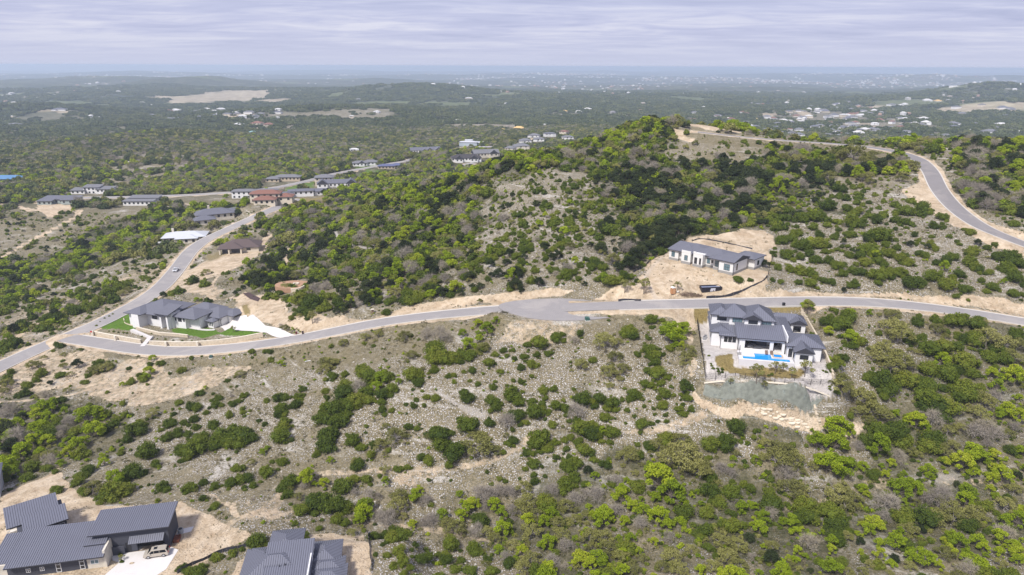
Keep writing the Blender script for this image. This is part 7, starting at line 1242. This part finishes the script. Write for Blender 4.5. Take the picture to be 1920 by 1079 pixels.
wall_along('retaining_wall', 'upper tan retaining wall between the steps and the front garden of the terraced house', "256 618 275 623 300 629 330 631 356 634", 1.1)
wall_along('retaining_wall', 'low stone edging wall curving round the tall left end of the terraced house', "232 598 234 607 250 612 270 615 290 606 302 603", .4, .3, .7, .3, False)
def steps(a, b, n, w, lab, zs=.0):
    A = at1(*a); B = at1(*b); e = empty('garden_steps', tuple(A), math.atan2(B[1] - A[1], B[0] - A[0]), lab, 'steps'); L = math.hypot(B[0] - A[0], B[1] - A[1]); dz = B[2] - A[2] + zs
    for k in range(n): bxs('step', [(L * k / n, -w / 2, -1, L * (k + 1) / n - .02, w / 2, .12 + dz * (k + .5) / n)], M_CONC, e)
steps((267, 650), (284, 634), 7, 1.6, 'white concrete steps climbing through the gap in the street wall', .8); steps((282, 633), (248, 622), 8, 1.4, 'white concrete steps turning left up to the lawn of the terraced house', .9)
sheet('driveway', wpoly("436 598 447 594 462 592 482 597 498 612 526 617 552 629 541 633 520 634 500 625 470 622 440 620 418 617 413 614 430 606"), M_CONC, .22)
wk = resample(wline("312 606 330 610 350 614 372 618 395 620 413 618", 1.5), 1.5); strip('garden_path', wk, [(-.6, 0), (.6, 0), (.6, -.3)], .12, M_CONC)
e, P = wall_along('yard_wall', 'tan block wall running down the right side of the pool house yard', "1502 586 1512 604 1522 622 1534 642 1545 664 1553 684 1559 700 1562 716", 1.3, .4, .8, .35, False)
wall_along('retaining_wall', 'short stack of pale stones running down the clay under the erosion mat', "1527 760 1530 775 1533 790 1540 802", .3, .6, .9, .35, False); wall_along('retaining_wall', 'stone wall holding up the round fire pit terrace above the bush', "529 541 536 546 549 549 562 548 571 543", 1.6, .4, .8, .35)
edge = resample(wline("1320 718 1350 715 1400 715 1450 718 1502 722 1540 737 1575 751", 1.5), 1.5); strip('concrete_edging', edge, [(-.25, -.2), (-.2, .08), (.2, .08), (.25, -.2)], .08, M_CAP)
sheet('erosion_mat', wpoly('1322 721 1400 720 1450 722 1500 727 1546 745 1536 755 1510 773 1495 764 1480 755 1450 750 1425 748 1424 757 1400 753 1370 749 1340 745 1318 741'), mat('mat_fibre', (.20, .21, .18), 1.0, .55, .9, .8, 3, spec=0.0), .10, 5)
# fire pit terrace
p = at1(550, 541); tz = at1(549, 549)[2] + 1.6; r = [(p[0] + 7.4 * math.cos(a), p[1] + 5.5 * math.sin(a)) for a in np.linspace(0, 6.28, 30)[:-1]]
o = drape('garden_terrace', r, tz, mat('brown_gravel', (.36, .22, .14), .95, .15, 1.5, .2, 8), 0, thick=2.0); e = empty('fire_pit', (p[0] + 1.2, p[1] + .2, tz), 0, 'round pale fire pit on the brown gravel terrace in the bushes', 'fire pit'); V, F = [], []
for k in range(16):
    a0, a1 = 2 * math.pi * k / 16 + .03, 2 * math.pi * (k + 1) / 16 - .03; V0 = [(rr * math.cos(a), rr * math.sin(a), z) for z in (0, .5) for rr, a in ((.8, a0), (1.3, a0), (1.3, a1), (.8, a1))]; mesh_obj('stone', V0, [(0, 3, 2, 1), (4, 5, 6, 7), (0, 1, 5, 4), (1, 2, 6, 5), (2, 3, 7, 6), (3, 0, 4, 7)], M_CAP, e)
sheet('mulch_bed', wpoly("507 535 524 532 530 541 532 547 520 547 515 541"), mat('dark_mulch', (.07, .045, .045), .95, .2, 2), .12); sheet('mulch_bed', wpoly("455 550 468 549 488 560 484 566 470 562"), bpy.data.materials['dark_mulch'], .12)
# fences
def picket(name, label, pts, h, post, m, cat='fence', sm=1, pk=.14, panel=False):
    P = wline(pts, .6, sm); e = empty(name, tuple(P[0]), 0, label, cat); Q = P - P[0]; d = np.r_[0, np.cumsum(np.hypot(*np.diff(Q[:, :2], axis=0).T))]; g = lambda s: np.array([np.interp(s, d, Q[:, k]) for k in range(3)])
    for s in np.arange(0, d[-1] + .01, post): c = g(s); V, F = [], []; tube(V, F, (c[0], c[1], c[2] - .4), (c[0], c[1], c[2] + h + .05), .05, .05, 4); mesh_obj('post', V, F, m, e)
    for z in (.12, h - .1):
        V, F = [], []; ss = np.arange(0, d[-1], post / 2)
        for a, b in zip(ss[:-1], ss[1:]): A, B = g(a), g(b); tube(V, F, (A[0], A[1], A[2] + z), (B[0], B[1], B[2] + z), .025, .025, 4)
        mesh_obj('rail', V, F, m, e)
    V, F = [], []
    for s in np.arange(0, d[-1], pk): c = g(s); V += [(c[0] - .011, c[1], c[2] + .1), (c[0] + .011, c[1], c[2] + .1), (c[0] + .011, c[1], c[2] + h), (c[0] - .011, c[1], c[2] + h), (c[0], c[1] - .011, c[2] + .1), (c[0], c[1] + .011, c[2] + .1), (c[0], c[1] + .011, c[2] + h), (c[0], c[1] - .011, c[2] + h)]; n = len(V) - 8; F += [(n, n + 1, n + 2, n + 3), (n + 4, n + 5, n + 6, n + 7)]
    o = mesh_obj('pickets', V, F, m, e); o['kind'] = 'stuff'
M_IRON = mat('black_iron', (.025, .02, .022), .6)
picket('iron_fence', 'black iron fence along the lower edge of the pool house yard', "1323 712 1360 709 1400 711 1440 715 1480 719 1520 721 1560 721", 1.5, 2.4, M_IRON)
picket('iron_fence', 'black iron fence running up the left side of the pool house yard', "1323 712 1319 690 1315 660 1311 630 1307 604", 1.5, 2.2, M_IRON, pk=.09)
def silt(label, pts, h=.75):
    P = wline(pts, 1.0, 1); e = empty('silt_fence', tuple(P[0]), 0, label, 'silt fence', 'black silt fences round the building lots'); Q = P - P[0]; g = np.random.default_rng(len(P)); V, F = [], []; hh = h * (1 + .25 * np.sin(np.arange(len(Q)) * .9) * .6)
    j = g.normal(size=(len(Q), 2)) * .06
    for q_, a, jj in zip(Q, hh, j): V += [(q_[0] + jj[0], q_[1] + jj[1], q_[2] - .15), (q_[0] + jj[0] * 2, q_[1] + .12, q_[2] + a), (q_[0] + jj[0] * 2, q_[1] + .15, q_[2] + a), (q_[0] + jj[0], q_[1] + .03 + jj[1], q_[2] - .15)]
    for i in range(len(Q) - 1):
        for k in range(4): F.append((4 * i + k, 4 * i + (k + 1) % 4, 4 * i + 4 + (k + 1) % 4, 4 * i + 4 + k))
    mesh_obj('fabric', V, F, mat('silt_fabric', (.035, .035, .045), .7, .3, 2, .3), e)
    for i in range(0, len(Q), 3): V, F = [], []; tube(V, F, tuple(Q[i] + [0, -.05, -.3]), tuple(Q[i] + [0, -.05, h + .15]), .03, .03, 4); mesh_obj('stake', V, F, M_BARK0, e)
M_BARK0 = mat('weathered_stake', (.30, .24, .17), .9)
for lab, pts, *hh_ in (("black silt fence curving from the road up beside the dumpster", "1324 560 1345 559 1364 557 1390 548 1417 537 1432 528 1440 520"), ("thin silt fence up the right side of the unfinished house lot", "1440 519 1443 500 1450 482"), ("silt fence along the cut bank behind the unfinished house", "1298 453 1308 449 1319 449 1346 453 1372 459 1411 468", .4), ("silt fence down the wooded left side of the clay lot", "1245 470 1228 483 1213 497 1198 506 1185 513"), ("silt fence along the road edge left of the clay lot", "1160 566 1175 565 1190 565 1208 566"), ("silt fence closing the right side of the cleared yard at the bottom", "689 1000 692 1020 695 1045 698 1078"), ("silt fence under the bushes between the two bottom lots", "333 1076 355 1064 379 1053 408 1039 440 1030 470 1024")): silt(lab, pts, *hh_)
# stepping stones under the pool
SLAB = "1414 765 1.2|1420 769 2|1422 765 2|1433 766 2.6|1430 771 1.6|1433 775 3|1444 767 2.6|1441 772 1|1444 779 1.6|1454 781 3|1450 775 1.2|1457 772 1.2|1461 778 1.8|1466 784 2.4|1469 775 3|1473 782 2.2|1484 780 3|1484 786 2.4|1496 786 2.4|1484 793 3|1496 792 2.6|1503 790 1.2|1509 795 2.4|1495 800 2.6|1514 801 1.8|1520 807 2"
def slabs():
    g = np.random.default_rng(4); m = mat('pale_flagstone', (.66, .58, .46), .9, .15, 1.2, .2, 6, objvar=.1)
    T = [s.split() for s in SLAB.split('|')]; XY = [(float(a), float(b)) for a, b, _ in T]
    lx = min(range(len(T)), key=lambda i: XY[i][0]); rx = max(range(len(T)), key=lambda i: XY[i][0]); bg = max(range(len(T)), key=lambda i: float(T[i][2]))
    for i, (a, b, w) in enumerate(T):
        w = float(w) * .55; n = 7; V = []; an = sorted(g.uniform(0, 6.28, n)); rr = [w * g.uniform(.8, 1.1) / 2 * 1.15 for _ in range(n)]; an = [6.28 * k / n + g.uniform(-.25, .25) for k in range(n)]
        for z in (-.2, .14): V += [(r_ * math.cos(t), r_ * .8 * math.sin(t), z * g.uniform(.8, 1.1)) for r_, t in zip(rr, an)]
        o = mesh_obj('flagstone', V, [tuple(range(n, 2 * n)), tuple(range(n - 1, -1, -1))] + [(k, (k + 1) % n, n + (k + 1) % n, n + k) for k in range(n)], m, loc=on(float(a), float(b)), rz=g.uniform(-.4, .1))
        lab = 'leftmost pale flagstone of the path below the erosion mat' if i == lx else 'last pale flagstone at the lower right end of the path' if i == rx else 'pale limestone flagstone in the curving path below the erosion mat'
        tag(o, lab, 'stone', 'flagstones below the erosion mat')
slabs()
def bin_(px, py, lab, c=(.05, .03, .03), s=1.0):
    e = empty('wheeled_bin', on(px, py), .3, lab, 'bin', None); m = mat('bin_plastic', c, .6); prism('bin_body', [(-.28, 0), (-.33, 1.0), (.33, 1.0), (.28, 0)], -.33 * s, .33 * s, m, e); bxs('lid', [(-.36, -.36, 1.0, .36, .36, 1.08)], m, e)
    for s_ in (-1, 1): V, F = [], []; tube(V, F, (.28, s_ * .3, .12), (.28, s_ * .36, .12), .13, .13, 8); F.append(tuple(range(7, -1, -1))); mesh_obj('wheel', V, F, M_TYRE, e)
bin_(556, 628, 'left dark red wheeled bin at the mouth of the white driveway', (.12, .03, .03)); bin_(568, 627, 'right dark wheeled bin at the mouth of the white driveway', (.05, .03, .03)); bin_(1469, 575, 'black wheeled bin at the road behind the pool house', (.02, .02, .022)); bin_(367, 489, 'dark bin at the roadside by the sandy drive')
def utility(px, py, lab, c, w=1.0, h=.9):
    e = empty('utility_box', on(px, py), .2, lab, 'utility box'); m = mat('utility_green', c, .6, .05, 2); bxs('pad', [(-w / 2 - .15, -w / 2 - .1, -.2, w / 2 + .15, w / 2 + .1, .08)], M_CONC, e); prism('cabinet', [(-w / 2, .08), (-w / 2, h), (w / 2, h * .86), (w / 2, .08)], -w / 2, w / 2, m, e, bevel=.03)
utility(396, 671, 'green utility box on the verge below the terraced house', (.05, .10, .09)); utility(1101, 601, 'green utility box on the bank under the turning circle', (.05, .12, .10), 1.2, 1.1)
def mailpost(px, py):
    e = empty('brick_mailbox', on(px, py), 0, 'brown stone mailbox pillar on the verge above the branch road', 'mailbox'); bxs('pillar', [(-.4, -.4, -.3, .4, .4, 1.5)], mat('brown_brick', (.20, .14, .10), .9, .3, 4), e); bxs('box', [(-.15, -.44, .95, .15, -.4, 1.25)], M_IRON, e); bxs('cap', [(-.48, -.48, 1.5, .48, .48, 1.6)], M_CAP, e)
mailpost(699, 588)
e = empty('white_pipe', on(578, 678, .15), R(22), 'white pipe length lying in the grass below the branch road', 'pipe'); V, F = [], []; tube(V, F, (-1, 0, 0), (1, 0, 0), .12, .12, 8); mesh_obj('pipe_barrel', V, F, M_FRAMEW, e)
def bike():
    e = empty('yard_clutter', S_DARK.loc(11.4, 2.0, .05), S_DARK.ang, 'rusty open crate beside the right wall of the charcoal garage', 'crate'); m = mat('rusty_steel', (.16, .055, .03), .85, .3, 3)
    for b in ((-.6, -1.0, 0, -.5, 1.0, .6), (.5, -1.0, 0, .6, 1.0, .6), (-.5, -1.0, 0, .5, -.9, .6), (-.5, .9, 0, .5, 1.0, .6)): bxs('side_panel', [b], m, e)
    bxs('floor_plate', [(-.5, -.9, .02, .5, .9, .3)], m, e)
    e = empty('heat_pump', S_DARK.loc(11.6, 4.3, .05), S_DARK.ang, 'grey heat pump on the slab beside the charcoal garage', 'air conditioner'); V, F = [], []; tube(V, F, (0, 0, 0), (0, 0, 1.0), .55, .55, 12); mesh_obj('casing', V, F, mat('pump_grey', (.3, .32, .34), .5), e); V, F = [], []; tube(V, F, (0, 0, 1.0), (0, 0, 1.06), .4, .38, 12); mesh_obj('fan_grille', V, F, M_IRON, e)
bike()
def corner_house():
    p = at1(-10, 936); h = House('grey_walled_house', 'pale-walled house corner with blue-grey roof cut off by the left edge above the clay lot', (p[0], p[1], p[2]), R(32)); h.seam = .42; h.vol(-9, 0, 1.2, 10, 4.0, m=mat('pale_grey_stucco', (.40, .40, .41), .9, .06, .6)); h.hip(-9, 0, 1.2, 10, 4.0, .3, .5); h.win('f', 0, -4, 1.2, 1.6, 1.4)
corner_house()
# utility poles / street name sign at the junction
e = empty('street_sign', on(173, 632), 0, 'red and white sign post at the corner of the junction wall', 'sign'); V, F = [], []; tube(V, F, (0, 0, 0), (0, 0, 2.4), .05, .05, 6); mesh_obj('post', V, F, M_FRAMEW, e); mesh_obj('octagonal_plate', [(.42 * math.cos(R(22.5 + 45 * k)), y, 2.2 + .42 * math.sin(R(22.5 + 45 * k))) for y in (-.08, -.05) for k in range(8)], [tuple(range(7, -1, -1)), tuple(range(8, 16))] + [(k, (k + 1) % 8, 8 + (k + 1) % 8, 8 + k) for k in range(8)], mat('sign_red', (.45, .03, .03), .5), e)
def yard_things():
    # low planting in the gravel beds of the terraced house and the pool house
    pts = [(205, 622), (213, 623), (222, 624), (232, 625), (238, 626), (262, 628), (266, 632), (285, 626), (295, 636), (310, 637), (325, 639), (342, 640), (360, 640), (385, 639), (410, 638), (430, 636), (188, 604), (196, 598), (205, 594), (212, 590), (181, 612), (300, 596), (322, 600), (330, 601), (1333, 683), (1334, 688), (1337, 692), (1346, 693), (1354, 694), (1347, 698), (1354, 699), (1329, 668), (1543, 696), (1549, 699), (1555, 726), (1556, 731), (1441, 706), (1447, 704)]
    g = np.random.default_rng(8)
    for i, (px, py) in enumerate(pts):
        o = bpy.data.objects.new('low_shrub', KIND['J'][i % 8][0]); COL.objects.link(o); o.location = on(px, py, -.03); s_ = g.uniform(.7, 1.2); o.scale = (s_, s_, s_ * .9); a = px < 1000
        tag(o, 'small round shrub planted in the gravel beds of the terraced house' if a else 'small dark shrub planted in the pale gravel of the pool house yard', 'shrub', 'shrubs in the beds of the terraced house' if a else 'shrubs in the gravel of the pool house yard')
yard_things()
# ------------------------------------------------------------------ the air
def build_haze():
    zt = max(ZMAX, CAMZ) + 4; zb = ZMIN - 3; x = 45000; V = [(a, b, c) for c in (zb, zt) for a, b in ((-x, -400), (x, -400), (x, x), (-x, x))]
    o = mesh_obj('haze', V, [(0, 3, 2, 1), (4, 5, 6, 7), (0, 1, 5, 4), (1, 2, 6, 5), (2, 3, 7, 6), (3, 0, 4, 7)]); o['kind'] = 'stuff'
    m = bpy.data.materials.new('haze'); m.use_nodes = True; nt = m.node_tree; nt.nodes.clear(); out = nt.nodes.new('ShaderNodeOutputMaterial'); v = nt.nodes.new('ShaderNodeVolumePrincipled')
    v.inputs['Color'].default_value = (.72, .83, 1.0, 1); v.inputs['Density'].default_value = HAZE; v.inputs['Anisotropy'].default_value = 0.2; nt.links.new(v.outputs[0], out.inputs['Volume'])
    o.data.materials.append(m)
HAZE = 0.00012
rooftops()
build_haze()
print('built in', time.time() - T0, 'objects', len(SC.objects))
